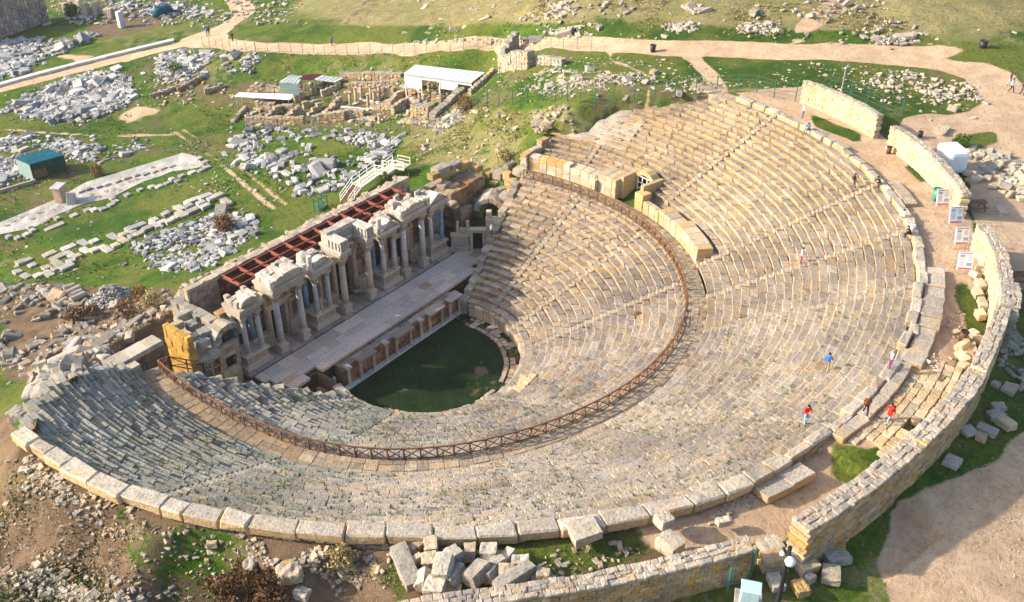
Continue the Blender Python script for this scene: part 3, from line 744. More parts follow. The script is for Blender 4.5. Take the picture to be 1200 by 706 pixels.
# tall parapet at the back of the walkway, right-hand side, with the vomitory
def parapet(a0, a1, zt, w, tn, mat='cream', hh=.5):
    hx = []; tt = []; a = a0
    while a > a1 + .05:
        r = float(rail_r(a)) + WALK; b = max(a1, a - math.degrees(rng.uniform(.9, 1.4) / r))
        nz = max(1, int((zt - ZR) / hh)); e = np.linspace(ZR - .2, zt, nz + 1)
        for k in range(nz):
            d = rng.normal(0, .02); hx.append(ringhex(a - .03, b + .03, rail_r(a) + WALK + d, rail_r(b) + WALK + d, rail_r(a) + WALK + w, rail_r(b) + WALK + w, e[k] + .004, e[k + 1])); tt.append(np.array(tn[rng.integers(len(tn))]) * rng.normal(1, .07))
        a = b
    MB().hexes(np.array(hx), .03, np.array(tt), .01).build('parapet_wall', M[mat], theatre)
zp4 = ZU + (ZO - ZU) * 4 / NU
parapet(15.6, 4.5, zp4 + .35, 1.1, [(1.15, 1.1, 1.02), (1.05, 1, .92), (1.2, 1.15, 1.08), (1.2, .8, .4)], 'facade')
parapet(4.4, -3.2, zp4 + .1, 1.6, [(1.15, 1.08, .98), (1.05, 1, .9)], 'facade')
parapet(-3.5, -9.2, zp4 + .55, 2.6, [(1.05, .98, .86), (1.0, .88, .68), (.95, .87, .76)], 'facade')
parapet(-15.3, -18, zp4 + .35, 1.3, [(.95, .8, .52), (.8, .7, .5)], 'cream')
parapet(-18.2, -24, zp4 - .25, .7, [(.95, .8, .55), (1.0, .9, .72)], 'facade')
parapet(-24.2, -31.5, zp4 + .1, 1.5, [(1.0, .95, .82), (.95, .9, .8), (1, .85, .55)], 'facade', .9)
parapet(-31.6, -43.4, zp4 + .28, 1.7, [(1.0, .92, .75), (1.05, .98, .85), (1.0, .8, .5)], 'facade', .95)
hx = []
for k in range(5):   # little stair up beside the tall block
    hx.append(ringhex(-1.2 - k * .5, -1.7 - k * .5, 27.0, 27.0, 28.4, 28.4, ZR, ZR + .3 * (k + 1)))
MB().hexes(np.array(hx), .03, np.array((1.1, 1.03, .93)), .01).build('stairway', M['facade'], theatre)
# vomitory: side walls, arch and lattice gate
gate = MB()
for a0, a1 in ((-9.0, -10.0), (-15.2, -16.2)):
    gate.hexes(ringhex(a0, a1, 28.3, 28.3, 31.4, 31.4, ZR - .2, zp4 + .9), .04, np.array((.85, .76, .6)))
n = 9
for k in range(n):
    t0, t1 = pi * k / n, pi * (k + 1) / n; cs = []
    for rr in ():
        pass
    am = -12.6; wv = 1.35
    def arc(t, q, r): return [*pol(am + math.degrees(q * math.cos(t) / 30.0), r), ZR + 1.35 + q * math.sin(t)]
    c8 = [arc(t0, 1.2, 30.2), arc(t1, 1.2, 30.2), arc(t0, 1.2, 31.3), arc(t1, 1.2, 31.3), arc(t0, 1.75, 30.2), arc(t1, 1.75, 30.2), arc(t0, 1.75, 31.3), arc(t1, 1.75, 31.3)]
    gate.hexes(np.array(c8), .02, np.array((.85, .74, .55)) * rng.normal(1, .08))
vg = gate.build('vomitory_arch', M['cream'], theatre)
g2 = MB()
cpt = np.array([*pol(-12.6, 30.3), ZR]); tx = np.array([-math.sin(R(-12.6)), math.cos(R(-12.6)), 0])
g3 = MB(); g3.box(cpt + np.array([*pol(-12.6, .5), 1.2]), (.3, 2.3, 2.5), rotz(R(-12.6))); g3.build('opening', M['dark'], vg)
for s in (-1.05, -.35, .35, 1.05): g2.bar(cpt + tx * s, cpt + tx * s + np.array((0, 0, 2.3)), .09)
for z in (.15, .8, 1.5, 2.25): g2.bar(cpt - tx * 1.1 + np.array((0, 0, z)), cpt + tx * 1.1 + np.array((0, 0, z)), .08)
g2.build('gate', M['white_paint'], vg)
# end walls of the bowl (retaining walls towards the stage)
def end_wall(pts, zbot, tn, mat, thick=.9, out=1):
    hx = []; tt = []
    for (p, q) in zip(pts[:-1], pts[1:]):
        p = np.array(p); q = np.array(q); d = q - p; L = np.hypot(d[0], d[1]); nrm = np.array([-d[1], d[0], 0]) / L * thick * out
        n = max(1, int(L / 1.1))
        for k in range(n):
            u0, u1 = k / n, (k + 1) / n; A_ = p + d * u0; B_ = p + d * u1; zt = (A_[2] + B_[2]) / 2; z = zt + rng.normal(0, .1)
            while z > zbot:
                hh = rng.uniform(.45, .65); z2 = max(zbot - .2, z - hh); o = rng.normal(0, .03)
                c8 = []
                for zz in (z2 + .01, z):
                    for w in (0, 1):
                        for e in (A_, B_): c8.append([*(e[:2] + nrm[:2] * (w + o)), zz])
                hx.append(c8); tt.append(np.array(tn[rng.integers(len(tn))]) * rng.normal(1, .1)); z = z2
    return MB().hexes(np.array(hx), .05, np.clip(tt, .2, 1.5), .03).build('end_wall', M[mat], theatre)
def cyl(a, r, z): return [*pol(a, r), z]
end_wall([cyl(15.9, R0, 1.6), cyl(15.9, 17, 5.1), cyl(15.9, 25.6, 9.1)], 0, [(.9, .85, .8), (1, .9, .75), (.75, .72, .7)], 'block')
end_wall([cyl(15.9, 27.4, zp4 + .4), cyl(15.4, 29, 11.1), cyl(13.5, 31.6, 12.4)], 7.0, [(1.1, 1, .9), (1.1, .8, .45), (1, .9, .8)], 'block')
end_wall([cyl(-199, 26.2, 9.3), cyl(-197.5, 21.8, 7.6), cyl(-195, 18, 5.6), cyl(-189, 14.8, 4.0), cyl(-185, 10, 1.7)], -.2, [(.8, .8, .8), (.9, .88, .85), (.65, .66, .66)], 'block')
ul = [cyl(-178.0, 38.6, 17.3), cyl(-184.5, 36.4, 15.5), cyl(-191.5, 33.6, 13.6), cyl(-195.6, 31.4, 12.5), cyl(-200, 29, 10.9), cyl(-201.5, 26.6, 9.6)]
end_wall(ul, 7.0, [(1.1, 1.03, .95), (1, .95, .9), (.9, .85, .8)], 'block', .9)
# rubble wall carrying the rim where the ground falls away
V = []; hx = []; tt = []
a = -100.0
while a > -180:
    r = float(rim_r(a)) + .12; b = a - math.degrees(rng.uniform(.35, .6) / r); z = ZO - .5
    while z > 15.2:
        z2 = z - rng.uniform(.22, .38); o = rng.normal(0, .07) + (ZO - z) * .12
        hx.append(ringhex(a, b, r - .5, r - .5, r + o, r + o, z2 + .015, z)); tt.append(np.array([(1, .9, .75), (.85, .8, .75), (1.1, 1, .9), (.9, .7, .45), (.7, .66, .62)][rng.integers(5)]) * rng.normal(1, .12)); z = z2
    a = b
MB().hexes(np.array(hx), .05, np.clip(tt, .2, 1.4), .04).build('rim_wall', M['block'], theatre)
# bare worn rock where the highest right-hand rows are gone
V = []; Fc = []; A = np.linspace(-2.5, 14.5, 26); Rr = np.linspace(32.6, 39.5, 16)
for a in A:
    for r in Rr:
        t = (r - 27.4) / (44.4 - 27.4); V.append([*pol(a, r), ZU + (ZO - ZU) * t + .05 + .5 * (vnoise(a * .6, r, 1.6, 3) - .5) - max(0, r - 37) * .3])
for i in range(25):
    for j in range(15): Fc.append((i * 16 + j, i * 16 + j + 1, (i + 1) * 16 + j + 1, (i + 1) * 16 + j))
MB().add(V, Fc, (1.02, .96, .9)).build('worn_rock', M['seat'], theatre, True)

# ------------------------------------------------------------------ orchestra
def flat_sheet(nm, poly_fn, z, step, mask, label):
    xs = np.arange(-10.5, 10.6, step); X, Y = np.meshgrid(xs, xs, indexing='ij'); ok = poly_fn(X, Y)
    idx = np.arange(X.size).reshape(X.shape); q = np.stack([idx[:-1, :-1], idx[1:, :-1], idx[1:, 1:], idx[:-1, 1:]], -1); k = ok[:-1, :-1] & ok[1:, 1:] & ok[1:, :-1] & ok[:-1, 1:]
    fc = q[k]; us = np.unique(fc); mp = np.zeros(X.size, int); mp[us] = np.arange(len(us))
    Z = z + (fbm(X, Y, 1.5, 3, 9) - .5) * .06
    me = bpy.data.meshes.new(nm); me.from_pydata(np.c_[X.ravel(), Y.ravel(), Z.ravel()][us].tolist(), [], mp[fc].tolist())
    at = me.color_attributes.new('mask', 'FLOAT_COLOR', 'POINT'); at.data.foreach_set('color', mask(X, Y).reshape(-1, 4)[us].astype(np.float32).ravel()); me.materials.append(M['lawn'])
    o = bpy.data.objects.new(nm, me); COL.objects.link(o); return tag(o, label, 'lawn', None, 'structure')
def omask(X, Y):
    d = np.minimum(np.hypot(X - 1.0, (Y + 4.4)) / 4.2, np.hypot(X + 3.2, Y + 1.8) / 2.6)
    e = np.clip((fbm(X, Y, 2.4, 4, 8) - .47) * 3.0, 0, 1) * .62 * np.clip(1.6 - d, 0, 1) + .02; e = np.where(np.hypot(X, Y) > 8.2, .45, e)
    return np.stack([np.zeros(X.shape), np.full(X.shape, .05), e, np.ones(X.shape)], -1)
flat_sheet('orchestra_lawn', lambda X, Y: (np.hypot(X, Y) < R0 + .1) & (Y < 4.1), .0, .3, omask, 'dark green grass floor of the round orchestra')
hx = []; tt = []
for (ra, rb, p, z) in ((7.75, 8.2, .86, .12), (8.35, 8.9, .55, .07), (8.9, 9.5, .45, .06)):
    a = 12.0
    while a > -190:
        b = a - math.degrees(rng.uniform(.45, 1.0) / ra)
        if rng.random() < p and not (a < -168 and ra < 8): hx.append(ringhex(a - .3, b + .3, ra + rng.normal(0, .05), ra, rb, rb + rng.normal(0, .05), -.2, z + rng.normal(0, .03))); tt.append(np.array(GREYP[rng.integers(len(GREYP))]) * rng.normal(.9, .1))
        a = b
tag(MB().hexes(np.array(hx), .04, np.clip(tt, .2, 1.4), .02).build('orchestra_paving', M['pave']), 'broken ring of paving stones round the orchestra grass', 'paving', None, 'structure')

# paved corner between the rim and the outer wall
hx = []; tt = []
a = -78.5
rows_ = []
rr_ = 1.0
while rr_ < 9.6:
    w = rng.uniform(.5, .8); a = -77.6 + rng.uniform(0, 1)
    while a > -97.5:
        b = a - math.degrees(rng.uniform(.5, 1.15) / (43.5 + rr_))
        o0 = rr_ + float(rim_r(a)); pm = pol((a + b) / 2, o0 + w / 2)
        base = 1.62 if a > -84 else 1.0
        if rr_ > base - .2 and rng.random() < .965: hx.append(ringhex(a - .06, b + .06, o0 + .025, o0 + .025 + rng.normal(0, .02), o0 + w - .025, o0 + w - .025 + rng.normal(0, .03), 16.7, 17.42 + rng.normal(0, .03))); tt.append(np.array([(1.0, .9, .72), (1.05, 1, .9), (.9, .82, .7), (1.05, .9, .68), (.86, .85, .84), (1.05, .98, .88)][rng.integers(6)]) * rng.normal(1, .09))
        a = b
    rr_ += w
hx = np.array(hx); tt = np.array(tt); cc = hx[:, 4:].mean(1)
kk = inpoly(cc[:, 0], cc[:, 1], PAVEP); PAVE_HX, PAVE_T = hx[kk], tt[kk]

# ------------------------------------------------------------------ timber railing round the walkway
rail = thing('wooden_railing', 'brown timber railing with crossed braces curving round the middle walkway', 'railing')
aa = [15.4]
while aa[-1] > -199.5: aa.append(aa[-1] - math.degrees(1.27 / float(rail_r(aa[-1]))))
top = []
def rp(a, z, o=0.0): return np.array([*pol(a, float(rail_r(a)) + o), z])
for i, a in enumerate(aa):
    m = MB().bar(rp(a, ZR - .1, -.2), rp(a, ZR + 1.12, -.2), .10, .10, np.array((1, 1, 1)) * rng.normal(1, .15))
    o = m.build('post', M['wood'], rail)
    if -185 < a < 14:
        m = MB().bar(rp(a, ZR - .62, -.95), rp(a, ZR + .78, -.25), .075, .075, np.array((1, 1, 1)) * rng.normal(.9, .15)); m.build('strut', M['wood'], o)
for z, w in ((1.12, .11), (.12, .09)):
    m = MB()
    for a, b in zip(aa[:-1], aa[1:]): m.bar(rp(a, ZR + z, -.2), rp(b, ZR + z, -.2), .12 if z > 1 else .07, w, np.array((1.3, 1.05, .85)) * rng.normal(1, .1))
    m.build('handrail' if z > 1 else 'bottom_rail', M['wood'], rail)
for a, b in zip(aa[:-1], aa[1:]):
    m = MB().bar(rp(a, ZR + .14, -.17), rp(b, ZR + 1.08, -.17), .055, .07).bar(rp(a, ZR + 1.08, -.23), rp(b, ZR + .14, -.23), .055, .07); m.build('cross_brace', M['wood'], rail)
# its straight return across the left end
ends = [rp(aa[-1], ZR, -.2), P(200, 430, ZR), P(240, 437, ZR - 1.0), P(262, 440, ZR - 2.0)]
m = MB()
for p, q in zip(ends[:-1], ends[1:]):
    for k in (0, .5, 1): w = p + (q - p) * k; m.bar(w - np.array((0, 0, .3)), w + np.array((0, 0, 1.1)), .09)
    for z in (.15, 1.1): m.bar(p + np.array((0, 0, z)), q + np.array((0, 0, z)), .08)
    m.bar(p + np.array((0, 0, .15)), q + np.array((0, 0, 1.1)), .06); m.bar(p + np.array((0, 0, 1.1)), q + np.array((0, 0, .15)), .06)
m.build('end_return', M['wood'], rail)
#@@PART3
# ------------------------------------------------------------------ stage building
SF = 2.4
stage = thing('stage_building', 'two-tone stone stage building with columned front and white broken pediments', 'stage building', (0, 0, 0))
W1 = [(1, 1, 1), (1.1, 1.07, 1.02), (.9, .88, .86), (1.05, .98, .88)]
WHITE = [(1.02, .99, .95), (.92, .89, .84), (1.06, 1.04, 1.02), (.84, .78, .7)]
def masonry(m, x0, x1, y0, y1, z0, z1, bw=1.1, bh=.55, tn=W1, jit=.02, ragged=0, holes=()):
    hx = []; tt = []
    z = z0
    while z < z1 - .05:
        z2 = min(z1, z + bh * rng.uniform(.85, 1.15)); lx = (x1 - x0) >= (y1 - y0); a0, a1 = (x0, x1) if lx else (y0, y1); a = a0 - (rng.uniform(0, .5) if z > z0 else 0)
        while a < a1 - .02:
            b = min(a1, a + bw * rng.uniform(.7, 1.3)); aa = max(a, a0); mid = (aa + b) / 2
            top = z1 - ragged * vnoise(mid, 0, 1.6, int(abs(x0 * 7 + y0 * 3)) + 5) * 1.4
            ok = z < top and b - aa > .08
            for (h0, h1, hz0, hz1) in holes:
                if b > h0 + .05 and aa < h1 - .05 and z2 > hz0 + .05 and z < hz1 - .05:
                    if aa < h0 - .15: b = h0
                    elif b > h1 + .15 and aa < h1: aa = h1
                    else: ok = False
            if ok and b > aa + .05:
                o = rng.normal(0, jit, 2)
                c = ((aa + b) / 2, (y0 + y1) / 2, (z + z2) / 2) if lx else ((x0 + x1) / 2, (aa + b) / 2, (z + z2) / 2)
                s_ = (b - aa - .012, y1 - y0 + o[0], z2 - z - .012) if lx else (x1 - x0 + o[0], b - aa - .012, z2 - z - .012)
                hx.append(box_corners(c, s_)); tt.append(np.array(tn[rng.integers(len(tn))]) * rng.normal(1, .09))
            a = b
        z = z2
    if hx: m.hexes(np.array(hx), .035, np.clip(tt, .15, 1.6), .012)
    return m
BR = [(1, 1, 1), (1.3, 1.2, 1.05), (.8, .75, .7), (1.1, .95, .75), (1.5, 1.4, 1.25)]
XB = [-9.45, -6.55]; XD = [-.72, 2.95]; XF = [8.45, 11.39]
doors = [(-8.9, -7.1, SF, 6.2), (-.1, 2.35, SF, 7.4), (9.0, 10.8, SF, 6.2), (-13.2, -11.8, 4, 6.6), (-4.4, -2.6, 4.1, 7.2), (5.4, 7.0, 4.1, 7.2)]
masonry(MB(), -14.3, 16.2, 13.0, 14.0, SF - 2.4, 8.9, 1.3, .6, BR, .03, .8, doors).build('rear_wall', M['brown'], stage)
for h0, h1, z0, z1 in doors[:3]:
    m = MB()
    for xx in (h0 - .22, h1 + .22): m.box((xx, 12.85, (z0 + z1) / 2), (.5, .75, z1 - z0), None, .04, (1, .93, .86))
    m.box(((h0 + h1) / 2, 12.8, z1 + .3), (h1 - h0 + 1.3, .9, .6), None, .05, (.95, .88, .8)); m.box(((h0 + h1) / 2, 12.75, z1 + .7), (h1 - h0 + 1.6, 1.1, .2), None, .03, (1, .93, .86))
    o = m.build('door_frame', M['facade'], stage)
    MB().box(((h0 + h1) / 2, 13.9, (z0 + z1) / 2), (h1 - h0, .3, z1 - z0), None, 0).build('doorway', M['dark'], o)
for h0, h1, z0, z1 in doors[3:]:
    MB().box(((h0 + h1) / 2, 13.85, (z0 + z1) / 2), (h1 - h0 + .1, .25, z1 - z0 + .1), None, 0).build('niche', M['brown'], stage)
# dado wall and plinth between pedestals
m = MB()
for x0, x1 in ((-10.9, -9.4), (-7.0, -4.9), (-1.9, -.5), (2.7, 4.8), (7.7, 9.0), (10.8, 12.4)):
    m.box(((x0 + x1) / 2, 12.5, SF + .75), (x1 - x0, .7, 1.5), None, .04, (.95, .88, .8)); m.box(((x0 + x1) / 2, 12.42, SF + 1.6), (x1 - x0, .9, .18), None, .03, (1.05, 1, .93)); m.box(((x0 + x1) / 2, 12.42, SF + .12), (x1 - x0, .9, .25), None, .03, (1.05, 1, .93))
m.build('dado', M['facade'], stage)
# podium floor strip behind the columns
masonry(MB(), -14.2, 16.2, 10.0, 13.0, SF - .5, SF - .08, 1.3, .42, [(.7, .64, .6), (.85, .76, .7), (.6, .55, .52)]).build('back_floor', M['stage'], stage)
def column(x, y, z0, z1, rad, mat='facade', tn=(1, 1, 1), broken=False, cap=True):
    """base > shaft > capital: the shaft is the part, base and capital are its sub-parts"""
    hb = rad * .9; hc = 0 if not cap else rad * 2.3
    s0, s1 = z0 + hb, z1 - hc
    m = MB().lathe((x, y, 0), [(rad * 1.04, s0), (rad, s0 + (s1 - s0) * .35), (rad * .93, s0 + (s1 - s0) * .75), (rad * .86, s1)], 14, np.array(tn) * rng.normal(1, .05))
    o = m.build('column', M[mat], stage, True)
    b = MB().box((x, y, z0 + hb * .18), (rad * 2.9, rad * 2.9, hb * .36), None, .02, (1.08, 1.04, .98)).lathe((x, y, z0), [(rad * 1.4, hb * .36), (rad * 1.42, hb * .5), (rad * 1.2, hb * .66), (rad * 1.28, hb * .8), (rad * 1.06, hb * 1.02)], 14, (1.08, 1.04, .98))
    b.build('base', M['facade'], o)
    if cap:
        c = MB().lathe((x, y, s1), [(rad * .9, 0), (rad * 1.0, hc * .08), (rad * .92, hc * .14), (rad * 1.15, hc * .42), (rad * 1.0, hc * .46), (rad * 1.35, hc * .8), (rad * 1.2, hc * .84)], 16, (1.0, .94, .86))
        for k in range(8):
            t = k * pi / 4
            for (rr, zz, ss) in ((1.12, .3, .3), (1.3, .62, .34)): c.box((x + rad * rr * math.cos(t + zz), y + rad * rr * math.sin(t + zz), s1 + hc * zz), (rad * ss, rad * ss, hc * .22), rotxyz(0, .3, t + zz), .01, (.92, .86, .78))
        c.box((x, y, s1 + hc * .92), (rad * 2.8, rad * 2.8, hc * .17), None, .02, (1.05, 1, .93)); c.build('capital', M['facade'], o)
    return o
def pedestal(x0, x1, y0=10.45, y1=12.9, z1=SF + 1.65):
    m = MB(); cx, w = (x0 + x1) / 2, x1 - x0
    m.box((cx, (y0 + y1) / 2, SF + .16), (w, y1 - y0, .42), None, .03, (1.2, 1.17, 1.12)); m.box((cx, (y0 + y1) / 2 + .05, SF + .44), (w - .3, y1 - y0 - .2, .2), None, .08, (1.15, 1.12, 1.08))
    m.box((cx, (y0 + y1) / 2 + .1, (SF + .5 + z1 - .2) / 2), (w - .55, y1 - y0 - .35, z1 - SF - .68), None, .03, (.98, .9, .8))
    m.box((cx, y0 + .235, SF + .98), (w - 1.1, .06, .5), None, .02, (.85, .76, .66))
    m.box((cx, (y0 + y1) / 2 + .05, z1 - .1), (w - .25, y1 - y0 - .1, .2), None, .04, (1.15, 1.12, 1.06)); m.build('pedestal', M['facade'], stage)
def entablature(x0, x1, y0, z0, y1=13.0, top=1.15, tn=WHITE):
    m = MB(); cx, w = (x0 + x1) / 2, x1 - x0; cy = (y0 + y1) / 2; dy = y1 - y0
    for (za, zb, e, k) in ((0, .34, 0, .84), (.34, .66, .06, .9), (.66, .82, .2, 1.0), (.82, top, .42, 1.05)):
        m.box((cx, cy - e / 2, z0 + (za + zb) / 2), (w + e, dy + e, zb - za - .004), None, .03, np.array(tn[rng.integers(len(tn))]) * k)
    nden = int(w / .28)
    for k in range(nden): m.box((x0 + (k + .5) * w / nden, y0 - .14, z0 + .75), (.15, .12, .12), None, .01, (1.0, .97, .92))
    return m
def crest(m, x0, x1, y0, y1, z0, hmax, seed, tn=WHITE):
    """weathered upper blocks, height broken unevenly"""
    x = x0
    while x < x1 - .1:
        b = min(x1, x + rng.uniform(.45, .95)); y = y0
        while y < y1 - .1:
            c = min(y1, y + rng.uniform(.6, 1.1)); h = max(.12, hmax * (1.25 * vnoise(x, y, 1.3, seed) - .12))
            if rng.random() < .12: y = c; continue
            v, fc = rough((b - x, c - y, h), 4, .16, int(rng.integers(1e6)), .1); m.add(v + np.array(((x + b) / 2, (y + c) / 2, z0 + h / 2)), fc, np.array(tn[rng.integers(len(tn))]) * rng.normal(1, .05)); y = c
        x = b
def pediment(m, x0, x1, y0, z0, h, kind, d=1.1, tn=(1.15, 1.13, 1.1)):
    n = 12; cx = (x0 + x1) / 2; w = (x1 - x0) / 2
    def prof(u): return h * (1 - abs(u)) if kind == 'tri' else h * math.sqrt(max(0, 1 - u * u * .96))
    poly = [(-w, 0)] + [(-w + 2 * w * k / n, prof(-1 + 2 * k / n)) for k in range(n + 1)] + [(w, 0)]
    m.prism(poly, y0 + .3, y0 + d, ((1, 0, 0), (0, 0, 1), (0, 1, 0)), (cx, 0, z0), (.98, .9, .8))
    lost = rng.integers(2, n - 2); 
    for k in range(n):
        if k in (lost, lost + 1) or rng.random() < .06: continue
        u0, u1 = -1 + 2 * k / n, -1 + 2 * (k + 1) / n
        a = np.array((cx + w * u0 * 1.06, 0, z0 + prof(u0))); b = np.array((cx + w * u1 * 1.06, 0, z0 + prof(u1)))
        c8 = []
        for dz in (0.0, .26):
            for yy in (y0, y0 + d):
                for q in (a, b): c8.append([q[0], yy, q[2] + dz])
        m.hexes(np.array(c8), .02, np.array(tn) * rng.normal(1, .03))
ZC = 9.0
# A: left aedicule
for (x0, x1, xs, kind, post) in ((-14.0, -10.9, (-13.3, -11.6), 'arc', None), (-5.0, -1.85, (-4.3, -2.6), 'arc', -4.75), (4.75, 7.75, (5.4, 7.1), 'tri', 5.0), (12.4, 15.7, (13.1, 14.9), 'tri', None)):
    pedestal(x0, x1)
    blue = {14.9: 'bluestone'}
    for k, xx in enumerate(xs):
        column(xx, 11.0, SF + 1.65, ZC - .7, .26, blue.get(xx, 'marble'), (1.25, 1.27, 1.32) if xx != 14.9 else (1.25, 1.2, 1.15))
        column(xx + (.1 if k else -.1), 12.4, SF + 1.65, ZC - .7, .25, 'bluestone' if (x0 < -10 or (x0 < 0 and k == 0) or x0 > 12 or k == 0) else 'facade', (.95, .9, .85))
    z = ZC - .7
    en = entablature(x0 + .3, x1 - .3, 10.72, z, 13.0)
    if kind == 'arc': pediment(en, x0 + .55, x1 - .55, 10.5, z + 1.15, .65, 'arc', .9)
    else: pediment(en, x0 + .25, x1 - .25, 10.4, z + 1.15, .8, 'tri', 1.2)
    crest(en, x0 + .35, x1 - .35, 11.0, 12.9, z + 1.15, 1.0, int(x0 * 3) + 90)
    if post: en.lathe((post + .1, 10.9, z + 1.15), [(.28, 0), (.27, 1.35), (.22, 1.55)], 10, (1.3, 1.3, 1.28))
    en.build('entablature', M['entab'], stage)
    if x0 > 0 and x0 < 10: MB().lathe((6.2, 11.6, SF + 1.65), [(.28, 0), (.22, .5), (.3, 1.2), (.33, 1.7), (.16, 1.95), (.15, 2.2)], 10, (.95, .9, .82)).build('statue_fragment', M['facade'], stage)
    if -6 < x0 < 0: MB().lathe((-3.4, 11.5, SF + 1.65), [(.3, 0), (.24, .5), (.27, 1.0), (.2, 1.35)], 10, (.95, .9, .85)).build('statue_fragment', M['facade'], stage)
def column_plinth(x, y): MB().box((x, y, SF + .38), (.95, .95, .76), None, .05, (1.08, 1.05, 1.0)).box((x, y, SF + .08), (1.1, 1.1, .2), None, .03, (1.05, 1, .95)).box((x, y, SF + .82), (1.06, 1.06, .12), None, .03, (1.1, 1.05, 1.0)).build('column_plinth', M['facade'], stage)
# B and F: pairs in front of side doors
for xs, kind in ((XB, 'arc'), (XF, 'arc')):
    for xx in xs: column_plinth(xx, 10.75); column(xx, 10.75, SF + .88, ZC, .34, 'marble', (1.25, 1.24, 1.24))
    for xx in xs: column(xx, 12.55, SF + .3, ZC - .4, .27, 'facade', (.8, .72, .64))
    en = entablature(xs[0] - .5, xs[1] + .5, 10.35, ZC, 13.0)
    pediment(en, xs[0] - .55, xs[1] + .55, 9.95, ZC + 1.15, .85, 'arc', 1.2)
    crest(en, xs[0] - .35, xs[1] + .35, 10.7, 12.9, ZC + 1.15, 1.25 if xs is XF else 1.0, 17)
    for xx in (xs[0] - .55, xs[1] + .55): v, fc = rough((.5, .5, .9), 4, .12, 3); en.add(v + np.array((xx, 10.3, ZC + 1.5)), fc, (1.2, 1.2, 1.18))
    en.build('entablature', M['entab'], stage)
# D: central door, the entablature steps back between projecting consoles
for xx in XD:
    column_plinth(xx, 10.7); column(xx, 10.7, SF + .88, ZC, .36, 'facade', (1.2, 1.16, 1.1))
    column(xx * .8 + .2, 12.5, SF + .3, ZC - .4, .3, 'facade', (.95, .9, .86))
en = entablature(XD[0] - .3, XD[1] + .3, 12.3, ZC, 13.3)
for k in range(18): en.box((XD[0] - .1 + k * .235, 12.0, ZC + 1.65), (.13, .2, .9), None, .02, (1.02, 1.05, .98))
en.box(((XD[0] + XD[1]) / 2, 12.65, ZC + 1.65), (XD[1] - XD[0] + .4, 1.1, 1.05), None, .04, (1.05, 1.07, 1.0)); crest(en, XD[0] - .2, XD[1] + .2, 12.2, 13.3, ZC + 2.18, .35, 44)
for xx in XD:
    e2 = entablature(xx - .5, xx + .5, 10.25, ZC, 12.5); en.v += e2.v; en.t += e2.t; en.f += [tuple(i + en.n for i in q) for q in e2.f]; en.mi += e2.mi; en.n += e2.n
    for k in range(4):
        en.box((xx - .42 + .28 * k, 10.05, ZC + 1.6), (.16, .2, .85), None, .02, (1.02, 1.05, .98))
        for sx in (-.5, .5): en.box((xx + sx, 10.3 + k * .5, ZC + 1.6), (.14, .22, .85), None, .02, (1.02, 1.05, .98))
    en.box((xx, 11.3, ZC + 1.6), (.95, 2.3, .95), None, .05, (1.08, 1.1, 1.04)); en.box((xx, 11.2, ZC + 2.13), (1.15, 2.4, .14), None, .03, (1.2, 1.2, 1.16))
en.build('entablature', M['entab'], stage)
# rear walls of the building: inner face darkened as painted shade, broad grey wall top
m = MB(); OWT = [(1, .95, .88), (.85, .82, .78), (1.15, 1.05, .94), (.7, .67, .64), (1.05, .9, .72)]
for y0, y1, zt, rg_ in ((17.6, 18.25, 9.2, .25), (18.27, 18.9, 9.0, .35), (18.92, 19.5, 8.7, .5), (19.52, 20.1, 8.3, .7)): masonry(m, -14.4, 17.0, y0, y1, -1.5 if y0 > 19.4 or y0 < 17.7 else 6.5, zt, .75, .5, OWT, .08, rg_)
for k in range(170):
    x, y = rng.uniform(-14.2, 16.8), rng.uniform(17.7, 20); s_ = rng.uniform(.18, .5); v, fc = rough((s_ * 1.4, s_, s_ * .7), 3, .15, int(rng.integers(1e6)), .3); m.add(v @ rotz(rng.uniform(0, 3)).T + np.array((x, y, 9.15 - (y - 17.6) * .35 + rng.uniform(-.15, .15))), fc, np.array(OWT[rng.integers(5)]) * rng.normal(1, .1))
m.build('outer_wall', M['walltop'], stage)
masonry(MB(), -15.4, -14.4, 13.2, 19.3, -1.5, 8.0, 1.4, .65, [(1, .9, .75), (1.1, .8, .4), (.8, .78, .75)], .06, .5).build('outer_wall', M['block'], stage)
masonry(MB(), 16.3, 17.4, 13.2, 17.3, 0, 8.0, 1.4, .65, [(1, .9, .75), (.8, .78, .75)], .06, .5).build('outer_wall', M['block'], stage)
MB().box((1, 15.6, .7), (30, 3.3, .3), None, 0, (.5, .45, .4)).build('inner_floor', M['core'], stage)
# red steel frame laid over the gap
steel = thing('steel_roof_frame', 'red painted steel beam frame laid over the roofless gap behind the facade', 'steel frame')
zb = 9.0
masonry(MB(), -10.9, 13.9, 17.36, 17.56, 0, 8.7, 1.3, .6, [(.7, .66, .6), (.5, .48, .45)], .01).build('painted_shade_lining', M['brown'], stage)  # added dark brown wall, painting in the deep shade below the frame
for (y, z, w_) in ((17.2, zb - .1, .26), (14.4, zb, .24)):
    m = MB().box((1.5, y, z), (24.4, w_, .06)).box((1.5, y, z + .3), (24.4, w_, .06)).box((1.5, y, z + .15), (24.4, .06, .28)); m.build('main_beam', M['rust'], steel)
m = MB().box((1.5, 17.45, zb - .25), (24.6, .12, .2)); m.build('edge_beam', M['rust'], steel)
m = MB().bar((-10.7, 15.5, zb + .4), (13.7, 15.5, zb + .4), .12); m.build('tie_rod', M['rust2'], steel)
for k, xx in enumerate(np.linspace(-10.5, 13.5, 13)):
    MB().box((xx, 15.8, zb + .06), (.22, 2.9, .06)).box((xx, 15.8, zb + .3), (.22, 2.9, .06)).box((xx, 15.8, zb + .18), (.06, 2.9, .22)).build('cross_beam', M['rust2'], steel)
